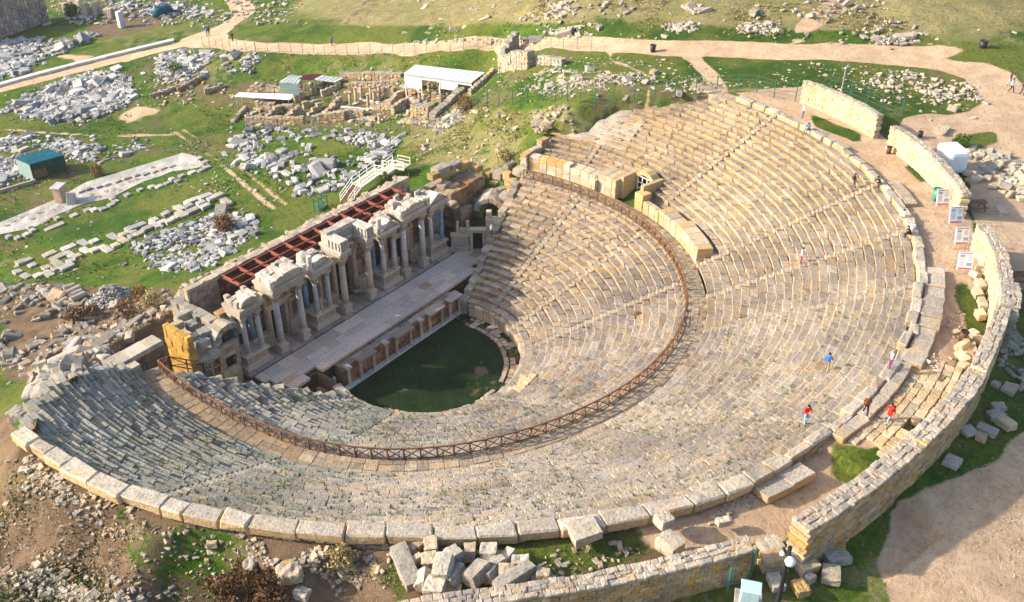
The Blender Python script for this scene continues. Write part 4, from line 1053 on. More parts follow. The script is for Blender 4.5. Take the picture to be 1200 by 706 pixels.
for k, xx in enumerate((-10.5, -5, 1, 7, 13.5)): MB().box((xx, 17.05, 5.0), (.22, .22, 8.2)).build('steel_post', M['rust'], steel)
# ------------------------------------------------------------------ stage platform
plat = thing('stage_platform', 'raised stone stage floor with small columns along its orchestra front', 'stage')
fl = [P(a, b, SF) for a, b in [(299, 436), (306, 449), (334, 451), (352.7, 450), (363, 445), (361, 439), (377, 429), (385, 435), (399, 427), (549, 333), (553, 320), (566, 294), (560, 280), (533, 290)]]
fx = [q[0] for q in fl]; fy = [q[1] for q in fl]
poly = [(q[0], q[1]) for q in fl]
poly[9] = (poly[9][0], poly[8][1])
hx = []; tt = []; y = 2.6
m = MB()
while y < 10.6:
    w_ = rng.uniform(.8, 1.5); x = -16 + rng.uniform(0, 1)
    while x < 20:
        l_ = rng.uniform(.9, 2.6); cxs = [(x + l_ * a, y + w_ * b) for a, b in ((.5, .5), (.15, .15), (.85, .15), (.85, .85), (.15, .85))]
        ins = inpoly(np.array([c[0] for c in cxs]), np.array([c[1] for c in cxs]), poly)
        if ins.sum() >= 4:
            x0, x1, y0, y1 = x, x + l_, y, y + w_
            hx.append(box_corners(((x0 + x1) / 2, (y0 + y1) / 2, SF - .15 + rng.normal(0, .008)), (l_ - .015, w_ - .015, .3))); tt.append(np.array([(1, 1, 1), (1.1, 1.04, 1.02), (.88, .86, .88), (1.15, 1.06, 1.0), (.95, .85, .8)][rng.integers(5)]) * (rng.normal(1, .05)) * (np.array((.85, .72, .58)) if rng.random() < .05 else 1))
        x += l_
    y += w_
m.hexes(np.array(hx), .012, np.clip(tt, .2, 1.5)).build('stage_floor', M['stage'], plat)
yf = poly[8][1]
masonry(MB(), P(407, 451, 0)[0] - .3, 9.5, 4.02, yf + .9, -.2, SF - .32, .9, .45, [(1.5, 1.25, 1.05), (1.2, 1.0, .85), (1.8, 1.55, 1.3)], .02).build('front_wall', M['brown'], plat)
masonry(MB(), -15.5, 19, yf + 1.2, 10.3, -.4, SF - .36, 2.2, .8, [(.6, .55, .5)], .0).build('platform_core', M['brown'], plat)
masonry(MB(), P(407, 451, 0)[0] - .3, 9.6, 3.95, yf + .1, SF - .3, SF - .03, 1.3, .3, [(1.4, 1.3, 1.25), (1.0, .95, .95), (1.7, 1.6, 1.5), (.75, .72, .72)], .06).build('edge_course', M['sill'], plat)
px_ = [P(a, b, 0)[0] for a, b in ((407, 451), (422, 443), (437, 433), (451, 422), (464, 415), (478, 403), (491, 395), (503, 389), (516, 379), (527, 373), (537, 366))]
MB().box((.7, 3.62, .06), (18.6, .62, .24), None, .03, (1.25, 1.3, 1.35)).build('front_step', M['marble'], plat)
for k, xx in enumerate(px_):
    m = MB().lathe((xx, 3.62, .16), [(.24, 0), (.25, .1), (.17, .2), (.165, .9), (.145, 1.72), (.2, 1.85), (.24, 2.02)], 12, np.array((1.1, 1.05, .98)) * rng.normal(1, .06)).box((xx, 3.62, 2.24), (.5, .5, .1), None, .01, (1.1, 1.05, 1)); m.build('front_column', M['facade'], plat, False)
for k, xx in enumerate(px_):
    if k in (1, 4, 7, 9):
        x1 = px_[k + 1]; m = MB().box(((xx + x1) / 2, 3.75, SF - .2), (x1 - xx + .5, .85, .26), None, .04, (1.2, 1.1, 1.0)).box(((xx + x1) / 2, 3.72, SF - .03), (x1 - xx + .6, .95, .12), None, .04, (1.5, 1.45, 1.45) if k in (7, 9) else (.8, .78, .8)); m.build('lintel', M['sill'], plat)
    elif k in (0, 3, 6): MB().box((xx, 3.75, SF - .08), (.6, .85, .3), None, .05, (1.5, 1.5, 1.5) if k else (1.2, 1.2, 1.2)).build('lintel', M['sill'], plat)
# dark stair pit and the broken kerb beside it
MB().box((-9.6, 4.6, 1.0), (.3, 2.0, 2.4), None, .04, (.9, .8, .7)).box((-11.0, 3.4, .9), (.5, 1.5, 2.2), None, .06, (.9, .85, .8)).build('pit_wall', M['brown'], plat)
tag(MB().lathe(P(393, 455, .1), [(.2, 0), (.17, .2), (.17, 1.25), (.12, 1.35)], 10, (1.2, 1.2, 1.2)).build('pillar_stub', M['marble']), 'short white pillar stub at the left end of the orchestra front', 'pillar')
kerb_a, kerb_b = P(398, 459, .35), P(424, 474, .35); kerb_c = P(441, 486, .35)
tag(MB().tube([kerb_a, kerb_b], .24, 8, (1.1, 1.1, 1.1)).build('fallen_column', M['marble']), 'slim fallen column lying at the orchestra edge beside the stub', 'column')
tag(MB().tube([kerb_b + .25 * (kerb_c - kerb_b), kerb_c], .32, 8, (1.0, .98, .95)).build('fallen_column', M['marble']), 'thicker fallen column piece lying nearest the seats by the orchestra', 'column')
# ------------------------------------------------------------------ ruined side wings
def blocks_pile(m, pts, tn, sz=(1.2, .9, .7)):
    for (x, y, z) in pts:
        s_ = np.array(sz) * rng.uniform(.7, 1.25, 3); v, fc = rough(s_, 4, .08, int(rng.integers(1e6)), .15)
        m.add(v @ rotxyz(rng.normal(0, .06), rng.normal(0, .06), rng.normal(0, .12)).T + np.array((x, y, z)), fc, np.array(tn[rng.integers(len(tn))]) * rng.normal(1, .1))
    return m
GB = [(.8, .86, .9), (.65, .7, .74), (.95, .95, .92), (.75, .78, .74), (1.05, .95, .75)]
lw = thing('ruined_side_wing', 'ruined left wing of the stage with a tall ochre pier and mossy grey blocks', 'ruin')
masonry(MB(), -18.9, -18.3, 11.7, 15.4, .5, 8.7, 1.2, .7, [(1, 1, 1), (1.1, 1.05, .9), (.9, .85, .8)], .05, .35).build('pier', M['ochre'], lw)
masonry(MB(), -18.3, -15.4, 11.9, 14.6, .3, 6.6, 1.2, .7, GB, .07, .9).build('masonry', M['block'], lw)
m = MB(); blocks_pile(m, [(-17.6, 15.2, 7.9), (-16.4, 14.6, 7.5), (-17.3, 13.4, 7.2), (-16.2, 13.2, 7.3), (-15.3, 13.9, 7.0), (-17.0, 12.3, 6.9), (-15.8, 12.2, 6.4), (-16.6, 11.6, 5.8), (-17.6, 11.5, 5.6), (-15.2, 15.3, 7.6), (-16.2, 16.2, 7.8)], GB); m.build('loose_block', M['block'], lw)
m = MB()
for k in range(10):
    t0, t1 = pi * k / 10, pi * (k + 1) / 10; c8 = []
    for q in (1.15, 1.75):
        for yy in (11.6, 13.6):
            for t in (t0, t1): c8.append([-14.6 - q * math.cos(t), yy, 6.2 + q * math.sin(t)])
    m.hexes(np.array(c8), .03, np.array(GB[k % 5]) * rng.normal(1, .1), .01)
m.build('arch', M['block'], lw); MB().box((-14.6, 13.4, 6.6), (2.3, .4, 1.9), None, 0, (1, 1, 1)).build('arch_back', M['ochre'], lw)
masonry(MB(), -16.3, -13.9, 11.3, 11.9, 1.0, 6.0, 1.0, .6, [(.9, .8, .7), (1, .9, .8)], .03, .2, [(-15.6, -14.5, 1, 4.6)]).build('door_wall', M['facade'], lw)
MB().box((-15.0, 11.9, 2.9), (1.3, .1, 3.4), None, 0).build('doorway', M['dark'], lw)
masonry(MB(), -18.2, -15.2, 9.6, 10.4, 1.0, 4.4, 1.1, .7, [(1, .8, .55), (.9, .75, .6), (.8, .75, .7)], .05, .8).build('low_wall', M['block'], lw)
rw = thing('ruined_side_wing', 'ruined right wing of the stage with a dark doorway and a broken stone vault', 'ruin')
dw0 = np.array((16.0, 10.4, 0)); dw1 = np.array((18.6, 7.1, 0)); dd_ = (dw1 - dw0); LL = np.linalg.norm(dd_); dd_ /= LL; ang = math.atan2(dd_[1], dd_[0])
def dwb(m, u0, u1, z0, z1, t, tn, off=0): c = dw0 + dd_ * (u0 + u1) / 2 + np.array((-dd_[1], dd_[0], 0)) * off; m.box((c[0], c[1], (z0 + z1) / 2), (u1 - u0, t, z1 - z0), rotz(ang), .04, tn)
m = MB(); dwb(m, -.2, 2.0, SF - .5, SF + .5, .7, (1.0, .95, .9)); dwb(m, -.1, 1.9, SF + .5, SF + 1.9, .5, (.85, .8, .75)); dwb(m, -.2, 2.1, SF + 1.9, SF + 2.15, .75, (1.05, 1, .95)); m.build('panel_wall', M['facade'], rw)
m = MB(); dwb(m, .5, .8, SF + 2.1, SF + 3.7, .35, (1.05, 1, .92)); dwb(m, 1.65, 2.0, SF + 2.1, SF + 3.8, .35, (1.05, 1, .92)); dwb(m, .85, 1.6, SF + 2.1, SF + 2.9, .3, (.9, .82, .7)); m.build('upright_slab', M['facade'], rw)
m = MB(); dwb(m, 2.05, 2.4, SF - .4, SF + 2.4, .7, (1.1, 1.05, .98)); dwb(m, 3.5, 3.85, SF - .4, SF + 2.4, .7, (1.1, 1.05, .98)); dwb(m, 2.0, 3.9, SF + 2.4, SF + 2.8, .8, (1.1, 1.05, .98)); m.build('door_frame', M['facade'], rw)
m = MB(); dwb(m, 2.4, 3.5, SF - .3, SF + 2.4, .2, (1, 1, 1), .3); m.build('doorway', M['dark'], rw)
m = MB(); dwb(m, 3.9, 5.2, SF - .3, SF + 4.2, .8, (1.05, .98, .9)); dwb(m, 4.0, 4.6, SF + 4.2, SF + 5.1, .6, (1.05, .98, .9)); m.build('jamb_pier', M['facade'], rw)
masonry(MB(), 18.2, 24.0, 15.6, 16.6, 1.0, 8.6, 1.2, .7, [(1, .9, .7), (.9, .8, .65), (1.2, .9, .5), (.8, .75, .7)], .08, 1.1).build('rear_wall', M['block'], rw)
masonry(MB(), 17.6, 18.6, 11.3, 15.6, 1.0, 7.0, 1.2, .7, BR, .06, .9).build('cross_wall', M['brown'], rw)
masonry(MB(), 18.6, 24.6, 12.7, 15.6, 1.0, 7.9, 1.2, .7, BR, .06, 1.0).build('inner_wall', M['brown'], rw)
masonry(MB(), 18.7, 20.4, 11.3, 12.6, 1.0, 5.2, 1.0, .6, BR, .06, 1.0).build('inner_pier', M['brown'], rw)
m = MB(); blocks_pile(m, [(19.2, 13.4, 7.4), (20.6, 14.0, 7.5), (21.9, 13.5, 7.3), (23.2, 14.2, 7.4), (19.8, 14.8, 7.7), (22.6, 15.0, 7.7), (24.0, 13.2, 7.0), (18.3, 12.4, 6.6), (19.6, 12.0, 5.2), (20.9, 12.3, 5.0)], [(1.0, .85, .6), (.75, .72, .68), (1.1, 1, .9), (.55, .5, .46)], (1.3, 1.0, .8)); m.build('loose_block', M['block'], rw)
MB().box((20.5, 10.5, 2.2), (6.5, 6.4, .4), None, .05, (.8, .75, .7)).build('floor', M['sill'], rw)
m = MB(); vc = np.array((21.9, 9.6)); va = R(28)
for k in range(9):
    t0, t1 = pi * k / 9 - .1, pi * (k + 1) / 9 - .1
    for j in range(3):
        c8 = []
        for q in (1.35, 2.0):
            for w_ in (j * .95, j * .95 + .92):
                for t in (t0, t1): lx_, lz = -q * math.cos(t), q * math.sin(t); c8.append([vc[0] + w_ * math.cos(va) - lx_ * math.sin(va) * -1 * -1, vc[1] + w_ * math.sin(va) + lx_ * math.cos(va), 4.9 + lz])
        if not (k > 6 and j == 2): m.hexes(np.array(c8), .04, np.array([(1, .95, .88), (.8, .78, .76), (1.1, .9, .6), (.65, .64, .64)][rng.integers(4)]) * rng.normal(1, .08), .02)
m.build('vault', M['block'], rw)
masonry(MB(), 22.4, 24.6, 11.4, 12.6, 1.5, 6.0, 1.2, .7, [(1, .9, .7), (.8, .75, .7)], .08, .8).build('side_wall', M['block'], rw)
masonry(MB(), 20.2, 21.6, 7.4, 8.2, 1.5, 5.2, 1.2, .7, [(1, .9, .7), (.8, .75, .7)], .08, .5).build('side_wall', M['block'], rw)
m = MB(); blocks_pile(m, [(24.6, 15.9, 8.4), (23.2, 16.2, 8.8), (25.6, 14.6, 8.0), (26.3, 13.2, 7.4), (26.6, 11.8, 7.6), (26.8, 10.5, 7.8), (26.0, 9.6, 7.4), (25.4, 8.6, 7.2), (27.4, 10.8, 8.8), (27.2, 9.2, 8.6), (26.2, 11.9, 6.6), (25.2, 10.4, 6.4), (21.0, 16.3, 9.0), (19.4, 16.0, 8.9), (24.2, 9.0, 6.2)], [(1.1, 1, .85), (1.0, .75, .4), (.8, .78, .75), (.65, .62, .6)], (1.6, 1.1, .9)); m.build('loose_block', M['block'], rw)
masonry(MB(), 24.2, 27.2, 8.2, 12.4, 2.0, 6.6, 1.3, .8, [(1, .9, .7), (.8, .75, .7), (.6, .57, .55)], .08, 1.0).build('masonry', M['block'], rw)
pw = thing('parodos_wall', 'long grey-topped side passage wall beside the left end of the seats', 'wall', (0, 0, 0))
masonry(MB(), -25.6, -20.7, 12.9, 14.3, .5, 8.5, 1.5, .7, [(.9, .85, .8), (.7, .65, .6), (1.1, 1, .9)], .04, .2).build('wall_body', M['brown'], pw)
masonry(MB(), -25.8, -20.6, 12.8, 14.4, 8.52, 9.0, 1.6, .5, [(.85, .86, .86), (.75, .77, .78), (1, .98, .94)], .05).build('wall_top', M['block'], pw)
def stone_bin_lamp(): pass
lp = thing('floodlight', 'small floodlight on a thin pole beside the dark stage doorway', 'lamp', P(576, 285, 4.6))
MB().bar(P(576, 285, 4.6), P(576, 285, 4.6) + np.array((0, 0, 2.0)), .07).build('pole', M['black'], lp).parent = None
for o in list(bpy.data.objects):
    if o.name.startswith('pole') and o.parent is None: o.data.transform(Matrix.Translation(-Vector(lp.location))); o.parent = lp
MB().box((0, 0, 2.1), (.5, .35, .4), rotxyz(.5, 0, .6), .06).build('lamp_head', M['steel'], lp); MB().box((-.16, -.12, 2.02), (.36, .1, .3), rotxyz(.5, 0, .6), .02).build('lens', M['glass'], lp)
#@@PART4
# ------------------------------------------------------------------ walls round the top
def zat(x, y, py):
    """height at which the vertical over x,y meets a picture row"""
    lo, hi = -10.0, 40.0
    for _ in range(40):
        z = (lo + hi) / 2; d = np.array((x, y, z)) - C
        if 353 - F * (d @ u_) / (d @ f) > py: lo = z
        else: hi = z
    return lo
def curve_wall(name, label, pts, zt, thick, zb, mat, topmat, tn, rag=.12, bl=.8, bh=.34, cap=True, cat='wall'):
    """ashlar / rubble wall along a line of (px,py) of its top centre"""
    W_ = [P(a, b, zt)[:2] for a, b in pts]
    # resample
    seg = [np.linalg.norm(W_[i + 1] - W_[i]) for i in range(len(W_) - 1)]; L = sum(seg); n = max(2, int(L / bl)); cum = np.r_[0, np.cumsum(seg)]
    tt_ = np.linspace(0, L, n + 1); X = np.interp(tt_, cum, [w[0] for w in W_]); Y = np.interp(tt_, cum, [w[1] for w in W_])
    tang = np.stack([np.gradient(X), np.gradient(Y)], 1); tang /= np.linalg.norm(tang, axis=1, keepdims=True); nr = np.stack([-tang[:, 1], tang[:, 0]], 1)
    o = thing(name, label, cat, (X[n // 2], Y[n // 2], ground(X[n // 2], Y[n // 2])))
    base = np.array(o.location)
    hx = []; tc = []; hz = []; tz = []
    nl = max(1, int((zt - zb) / bh))
    for k in range(n):
        top = zt - rag * (vnoise(tt_[k], 0, 2.2, 9) * 1.5 + rng.uniform(0, .3)); e = np.linspace(zb, top, nl + 1)
        for j in range(nl):
            sh = .5 * (j % 2) * bl
            a_, b_ = tt_[k] + sh - .25 * bl, tt_[k + 1] + sh - .25 * bl
            a_, b_ = max(0, min(L, a_)), max(0, min(L, b_))
            if b_ - a_ < .06: continue
            q = []
            t_ = thick / 2 + rng.normal(0, .012) - (.05 if cap and j == nl - 1 else 0)
            for zz in (e[j] + .003, e[j + 1] - .003):
                for w in (-1, 1):
                    for s_ in (a_ + .006, b_ - .006):
                        q.append([np.interp(s_, tt_, X) + w * t_ * np.interp(s_, tt_, nr[:, 0]), np.interp(s_, tt_, Y) + w * t_ * np.interp(s_, tt_, nr[:, 1]), zz])
            hx.append(q); tc.append(np.array(tn[rng.integers(len(tn))]) * rng.normal(1, .13))
    if cap:
        m_ = max(2, int(thick / .36)); wb = np.linspace(-thick / 2, thick / 2, m_ + 1)
        for c in range(m_):
            s_ = 0.0
            while s_ < L - .05:
                e_ = min(L, s_ + rng.uniform(.22, .7)); hh = rng.uniform(.0, .09); q = []
                w0 = wb[c] + (rng.normal(0, .05) if c else rng.normal(0, .02)); w1 = wb[c + 1] + (rng.normal(0, .05) if c < m_ - 1 else rng.normal(0, .02))
                top = zt - rag * (vnoise((s_ + e_) / 2, 0, 2.2, 9) * 1.5)
                for zz in (top - .22, top + hh):
                    for w in (w0, w1):
                        for v_ in (s_, e_): q.append([np.interp(v_, tt_, X) + w * np.interp(v_, tt_, nr[:, 0]), np.interp(v_, tt_, Y) + w * np.interp(v_, tt_, nr[:, 1]), zz])
                hz.append(q); tz.append(np.array([(1, .97, .92), (.85, .84, .84), (1.1, 1.05, .98), (1.0, .9, .78), (.78, .76, .75)][rng.integers(5)]) * rng.normal(1, .08)); s_ = e_
    MB().hexes(np.array(hx) - base, .028, np.clip(tc, .3, 1.5), .018).build('wall_body', M[mat], o)
    if cap: MB().hexes(np.array(hz) - base, .04, np.clip(tz, .3, 1.5), .02).build('wall_top', M[topmat], o)
    return o
CRM = [(1.05, .98, .88), (1.0, .94, .83), (1.08, 1.02, .93), (1.02, .92, .76)]
YEL = [(1.0, .85, .6), (1.1, .95, .75), (.9, .8, .68), (.8, .76, .72), (1.15, 1.0, .8), (1.1, .75, .35)]
curve_wall('boundary_wall', 'cream stone wall beside the lamp post at the far top end of the seats', [(943, 94), (960, 99), (985, 110), (1010, 122), (1033, 135)], 20.0, .75, 16.6, 'cream', 'walltop', CRM, .05, .6, .32)
curve_wall('boundary_wall', 'cream curved wall in front of the white kiosk with a green bin at its foot', [(1047, 146), (1062, 154), (1085, 171), (1105, 191), (1122, 209), (1134, 226)], 19.9, .85, 16.6, 'cream', 'walltop', CRM, .1, .6, .32)
curve_wall('boundary_wall', 'tall curved pale wall behind the nearest leaning information board', [(1152, 262), (1164, 276), (1174, 300), (1179, 322), (1179, 350), (1170, 380), (1160, 403), (1148, 430)], 19.8, 1.15, 15.6, 'cream', 'walltop', CRM + YEL[:2], .1, .55, .3)
o = curve_wall('wall_buttress', 'stepped grey stone buttress on the outer side of the tall curved wall', [(1183, 328), (1186, 342), (1184, 356)], 20.2, 1.5, 15.6, 'block', 'walltop', [(1, .98, .95), (.8, .8, .8)], .1, .7, .6)
curve_wall('boundary_wall', 'thick rubble wall curving outside the paved corner with stone top', [(1147, 432), (1130, 458), (1100, 492), (1062, 527), (1018, 562), (975, 592), (938, 614)], 19.5, 1.35, 15.2, 'wall', 'walltop', YEL, .12, .55, .3)
curve_wall('boundary_wall', 'long low rubble wall with ochre outer face beside the pale blue cabinet', [(430, 722), (480, 710), (540, 701), (600, 693), (680, 682), (768, 663), (827, 649), (881, 635)], 18.7, 1.15, 15.0, 'wall', 'walltop', YEL, .12, .5, .28)
curve_wall('low_sill_wall', 'low ochre stone sill closing the gap between two rubble walls', [(893, 652), (908, 650), (924, 647)], 17.3, .9, 15.0, 'wall', 'walltop', YEL, .05, .6, .3, False)
# paving of the corner
tag(MB().hexes(PAVE_HX, .035, np.clip(PAVE_T, .3, 1.5), .012).build('stone_paving', M['pave']), 'uneven paved corner of square slabs behind the seats', 'paving', None, 'structure')

# ------------------------------------------------------------------ loose blocks
BL = [(1.0, .97, .92), (.85, .82, .8), (1.1, 1.07, 1.02), (1.0, .9, .75), (.75, .74, .73)]
NBLK = 0
def stone_block(p0, p1, w, h, label, group, mat='block', tn=None, tilt=0, zoff=0, zg=None, name='stone_block', amp=.08, n=5):
    """block whose top runs between two picture points"""
    global NBLK; NBLK += 1
    z0 = zg if zg is not None else None
    if z0 is None: q = G(*p0); z0 = q[2]
    a = P(*p0, z0 + h + zoff); b = P(*p1, z0 + h + zoff); L = max(.4, np.linalg.norm(b - a)); c = (a + b) / 2; ang = math.atan2(b[1] - a[1], b[0] - a[0])
    v, fc = rough((L, w, h), n, amp, int(rng.integers(1e6)), .12)
    v = v @ rotxyz(tilt, rng.normal(0, .05), ang).T
    zc = z0 + zoff + h / 2 - .05
    o = MB().add(v, fc, (np.array(tn) if tn is not None else np.array(BL[rng.integers(5)])) * rng.normal(1, .06)).build(name, M[mat])
    o.location = (c[0], c[1], zc); return tag(o, label, 'stone block', group)
Z6 = lambda a, b: (440 + a / 6, 600 + b / 6)
g_ = 'tumbled blocks below the rim'
spec = [((150,225),(275,490),.85,.7,0,0,'longest bare block leaning at the left of the tumbled heap below the rim'), ((385,170),(390,255),.85,.8,.1,.3,'upright pale block behind the middle of the tumbled heap'), ((375,270),(370,360),.9,.8,.1,.2,'square pale block beside the long one in the tumbled heap'),
 ((490,285),(450,420),.95,.8,.1,.8,'pale block lying across the top of the tumbled heap'), ((440,430),(400,560),1.05,.8,.1,.2,'broad block reaching the wall top in front of the tumbled heap'), ((345,390),(330,500),.85,.8,.7,.1,'dark tilted block next to the longest one in the tumbled heap'),
 ((520,235),(575,300),.9,.8,.1,.3,'cracked block at the back of the tumbled heap'), ((600,350),(510,460),.8,.8,.5,.2,'slanting thin block right of the topmost one in the tumbled heap'), ((662,200),(660,290),.7,.9,0,.1,'narrow block standing alone right behind the tumbled heap'), ((735,245),(850,250),.95,.9,0,.1,'square block lying apart in the green gap under the rim'),
 ((770,340),(655,450),.85,.8,.3,.4,'long leaning block in the right half of the tumbled heap'), ((835,370),(775,440),.8,.7,.5,.3,'split block next to the long leaning one in the right half of the heap'), ((905,300),(820,350),.8,.7,.2,.3,'rounded block above the long leaning one in the heap'), ((865,390),(975,390),.8,.8,.1,.2,'squat block wedged behind the longest right-hand block of the heap'),
 ((955,320),(1078,320),.65,.7,.1,.3,'flat block at the upper right of the tumbled heap'), ((1100,350),(850,510),.85,.8,.1,.5,'longest block at the right of the heap, pointing at the wall'), ((900,260),(960,290),.8,.7,.2,.1,'grey stone behind the right half of the tumbled heap'), ((1120,370),(1160,450),.8,.8,.2,.1,'block half hidden at the right end of the tumbled heap'),
 ((1190,390),(1180,450),.8,.9,.1,.2,'last block at the right end of the tumbled heap'), ((290,180),(330,215),.6,.6,.2,.1,'small dark block at the upper left of the heap'), ((240,225),(265,260),.5,.5,.2,0,'smallest stone beside the longest block of the heap'), ((280,290),(310,320),.7,.6,.2,0,'small block tucked behind the square pale one'),
 ((490,525),(600,520),.5,.4,.3,0,'thin grey slab low in the middle of the heap'), ((430,150),(460,175),.5,.5,0,0,'single small cube under the rim left of the green gap')]
for p0, p1, w, h, tl, zo, lb in spec: stone_block(Z6(*p0), Z6(*p1), w, h, lb, g_, tilt=tl, zoff=zo * .9, zg=16.95, n=6, amp=.1)
for a, b, w, h, lb in (((668, 622), (702, 612), 1.5, .6, 'broad pale slab fallen just outside the rim'), ((772, 608), (786, 602), .9, .6, 'small upright cube of stone outside the rim, by the sandy ground'), ((778, 625), (796, 640), 1.1, .8, 'mossy tilted block on the sandy ground inside the long low wall'), ((898, 628), (910, 643), 1.3, .5, 'flat block beside the end of the long low wall'), ((840, 610), (856, 606), .5, .4, 'low cluster stone in the middle of the sandy walkway'), ((1092, 213), (1103, 226), 1.6, .12, 'pale flat slab set in the walkway near the seated people'), ((1120, 238), (1124, 242), .8, .1, 'small flat stone in the walkway by the information boards'), ((1170, 239), (1177, 249), .8, .2, 'white slab on the yard beyond the walls')):
    stone_block(a, b, w, h, lb, None, n=6, amp=.12, tn=(1.05, 1.0, .92))
g_ = 'loose blocks in the shaded grass outside the wall'
for (x, y, dx, dy, w, h, t_, lb) in ((983, 634, 8, 2, .8, .5, (1, .72, .35), 'small ochre block above the large grey one in the shaded grass'), (981, 648, 14, -3, 1.1, .5, (.8, .84, .86), 'largest grey block in the shaded grass by the lamp'), (975, 669, 0, 9, 1.1, .6, (1, .95, .82), 'pale square block right of the dark lamp pole'), (945, 657, 7, 8, 1.2, .6, (.9, .78, .6), 'brown square block just behind the dark lamp pole'), (950, 674, 3, 3, .6, .5, (.9, .88, .85), 'small grey stone beside the dark lamp pole'), (939, 685, 8, -2, .9, .5, (1, .72, .35), 'ochre block at the foot of the dark lamp pole'), (910, 678, 5, 10, .8, .5, (.9, .9, .9), 'grey oblong block left of the dark lamp pole'),
 (1117, 539, 9, 4, 1.1, .25, (.95, .98, 1), 'flat white slab at the edge of the sandy ground'), (1184, 453, 8, 3, 1.4, .35, (1.05, .95, .8), 'wide flat diamond slab in the shaded grass'), (1168, 448, 5, 2, .6, .3, (1.05, .95, .8), 'thin pale stone left of the wide diamond slab'), (1171, 474, 8, 0, .7, .3, (.85, .86, .88), 'upper grey stone of the shaded cluster beyond the wall'), (1168, 483, 8, -1, .8, .4, (.8, .76, .74), 'lower dark grey stone of the shaded cluster beyond the wall'), (1180, 492, 8, 6, .9, .5, (1, .93, .8), 'tilted pointed block at the right of the shaded cluster'), (1136, 503, 5, 5, .9, .3, (.95, .97, 1), 'pale square slab nearest the wall in the shaded cluster'), (1158, 501, 12, 5, .8, .35, (.85, .88, .88), 'long pointed grey stone in the shaded cluster'), (1151, 509, 6, 2, .7, .4, (1, .85, .6), 'small ochre stone lowest in the shaded cluster')):
    stone_block((x - dx, y - dy), (x + dx, y + dy), w, h, lb, g_, tn=t_, n=5, amp=.14)
for (x, y, dx, dy) in ((1142, 388, 4, 3), (1147, 394, 6, 2), (1129, 403, 5, -4), (1140, 405, 1, 6), (1136, 413, 2, 6), (1129, 416, 5, 5), (1130, 425, 5, 3), (1133, 396, 4, 1), (1150, 312, 5, 2), (1144, 318, 4, 3), (1150, 330, 3, 5), (1147, 340, 3, 4), (1152, 352, 2, 5), (1150, 365, 3, 4)):
    stone_block((x - dx, y - dy), (x + dx, y + dy), .65, .55, 'cream stone heaped at the inner foot of the tall curved wall', 'stones heaped inside the tall curved wall', 'cream' if False else 'block', (1.2, 1.05, .85), tilt=rng.normal(0, .2), n=4)
# marble foundations in the grass
Z4 = lambda a, b: (a / 4, 176 + b / 4)
fa = [(375,185,10),(410,175,8),(455,165,8),(495,155,8),(545,140,8),(590,125,10),(635,112,8),(680,105,10),(720,95,8),(760,80,9),(800,70,8),(345,300,9),(410,275,9),(440,275,8),(480,270,9),(520,250,9),(540,235,7),(525,220,6),(710,165,8),(745,165,9),(785,150,9),(805,130,7),(830,140,6),(850,115,8),(900,100,9),(940,90,9),(970,75,8),(960,50,7),(930,35,7),(40,400,8),(80,405,8),(120,390,8),(150,370,7),(135,355,6),(205,330,8),(235,310,8),(265,315,6),(655,180,7),(595,205,7)]
for x, y, s_ in fa:
    a = rng.normal(-.35, .3); q = Z4(x, y); stone_block((q[0] - s_ * .42, q[1] + s_ * .17), (q[0] + s_ * .42, q[1] - s_ * .17), .8, .6, 'white marble block edging the long paved foundation below the dark green shed', 'marble blocks of the paved foundation', 'marble', n=4, amp=.06)
stone_block(Z4(205, 370), Z4(300, 338), .8, .55, 'long single marble block in front of the paved foundation', None, 'marble', n=5, amp=.05)
for x, y in ((500,190),(530,180),(465,215),(570,160),(610,145),(640,135),(430,205),(560,185),(180,290),(150,320),(100,310),(60,330),(30,350)):
    q = Z4(x, y); stone_block((q[0] - 2.5, q[1] + 1), (q[0] + 2.5, q[1] - 1), .7, .35, 'reddish grey stone lying on the white floor of the foundation', 'stones on the white foundation floor', 'block', (.85, .72, .68), n=4)
fb = [(110,515,2),(150,535,1),(80,565,1),(120,585,1),(175,580,1),(230,480,2),(320,450,2),(270,495,2),(215,545,1),(260,550,1),(225,575,1),(310,540,2),(325,485,1),(360,490,1),(270,525,1),(330,515,1),(390,430,1),(440,420,1),(400,465,1),(440,460,1),(480,450,1),(500,460,1),(540,440,1),(530,400,1),(575,415,1),(575,390,1),(610,370,1),(640,350,2),(620,395,1),(650,385,1),(690,360,1.4),(725,345,1),(720,320,1),(760,330,1),(790,325,1),(775,290,1),(820,310,1),(850,295,1),(840,265,1),(900,230,2.2),(960,210,1.8),(880,255,1),(940,240,1),(990,220,1),(1020,205,1.2),(900,275,1.6),(960,255,1.4),(1060,235,1)]
for x, y, k in fb:
    q = Z4(x, y); s_ = 4.2 * k if k > 1 else 4.4; dy = (.42 if k > 1 else rng.choice([.4, -.6])) * s_; stone_block((q[0] - s_, q[1] + dy), (q[0] + s_, q[1] - dy), .95, .65, 'white marble block in the broken double row running across the grass', 'marble blocks of the double row', 'marble', n=4, amp=.06)
flo = [G(*q) for q in [(0, 262), (65, 235), (100, 215), (215, 180), (230, 184), (240, 196), (205, 203), (170, 213), (130, 233), (95, 241), (60, 256), (40, 268), (-6, 277)]]
m = MB(); zf = np.mean([q[2] for q in flo])
nseg = 30
A_ = [flo[0], flo[1], flo[2], flo[3], flo[4]]; B_ = [flo[12], flo[11], flo[10], flo[9], flo[8], flo[7], flo[6], flo[5]]
def resample(pts, n):
    pts = np.array(pts); s_ = np.r_[0, np.cumsum(np.linalg.norm(np.diff(pts, axis=0), axis=1))]; t = np.linspace(0, s_[-1], n); return np.stack([np.interp(t, s_, pts[:, i]) for i in range(3)], 1)
A_ = resample(A_, 40); B_ = resample(B_, 40)
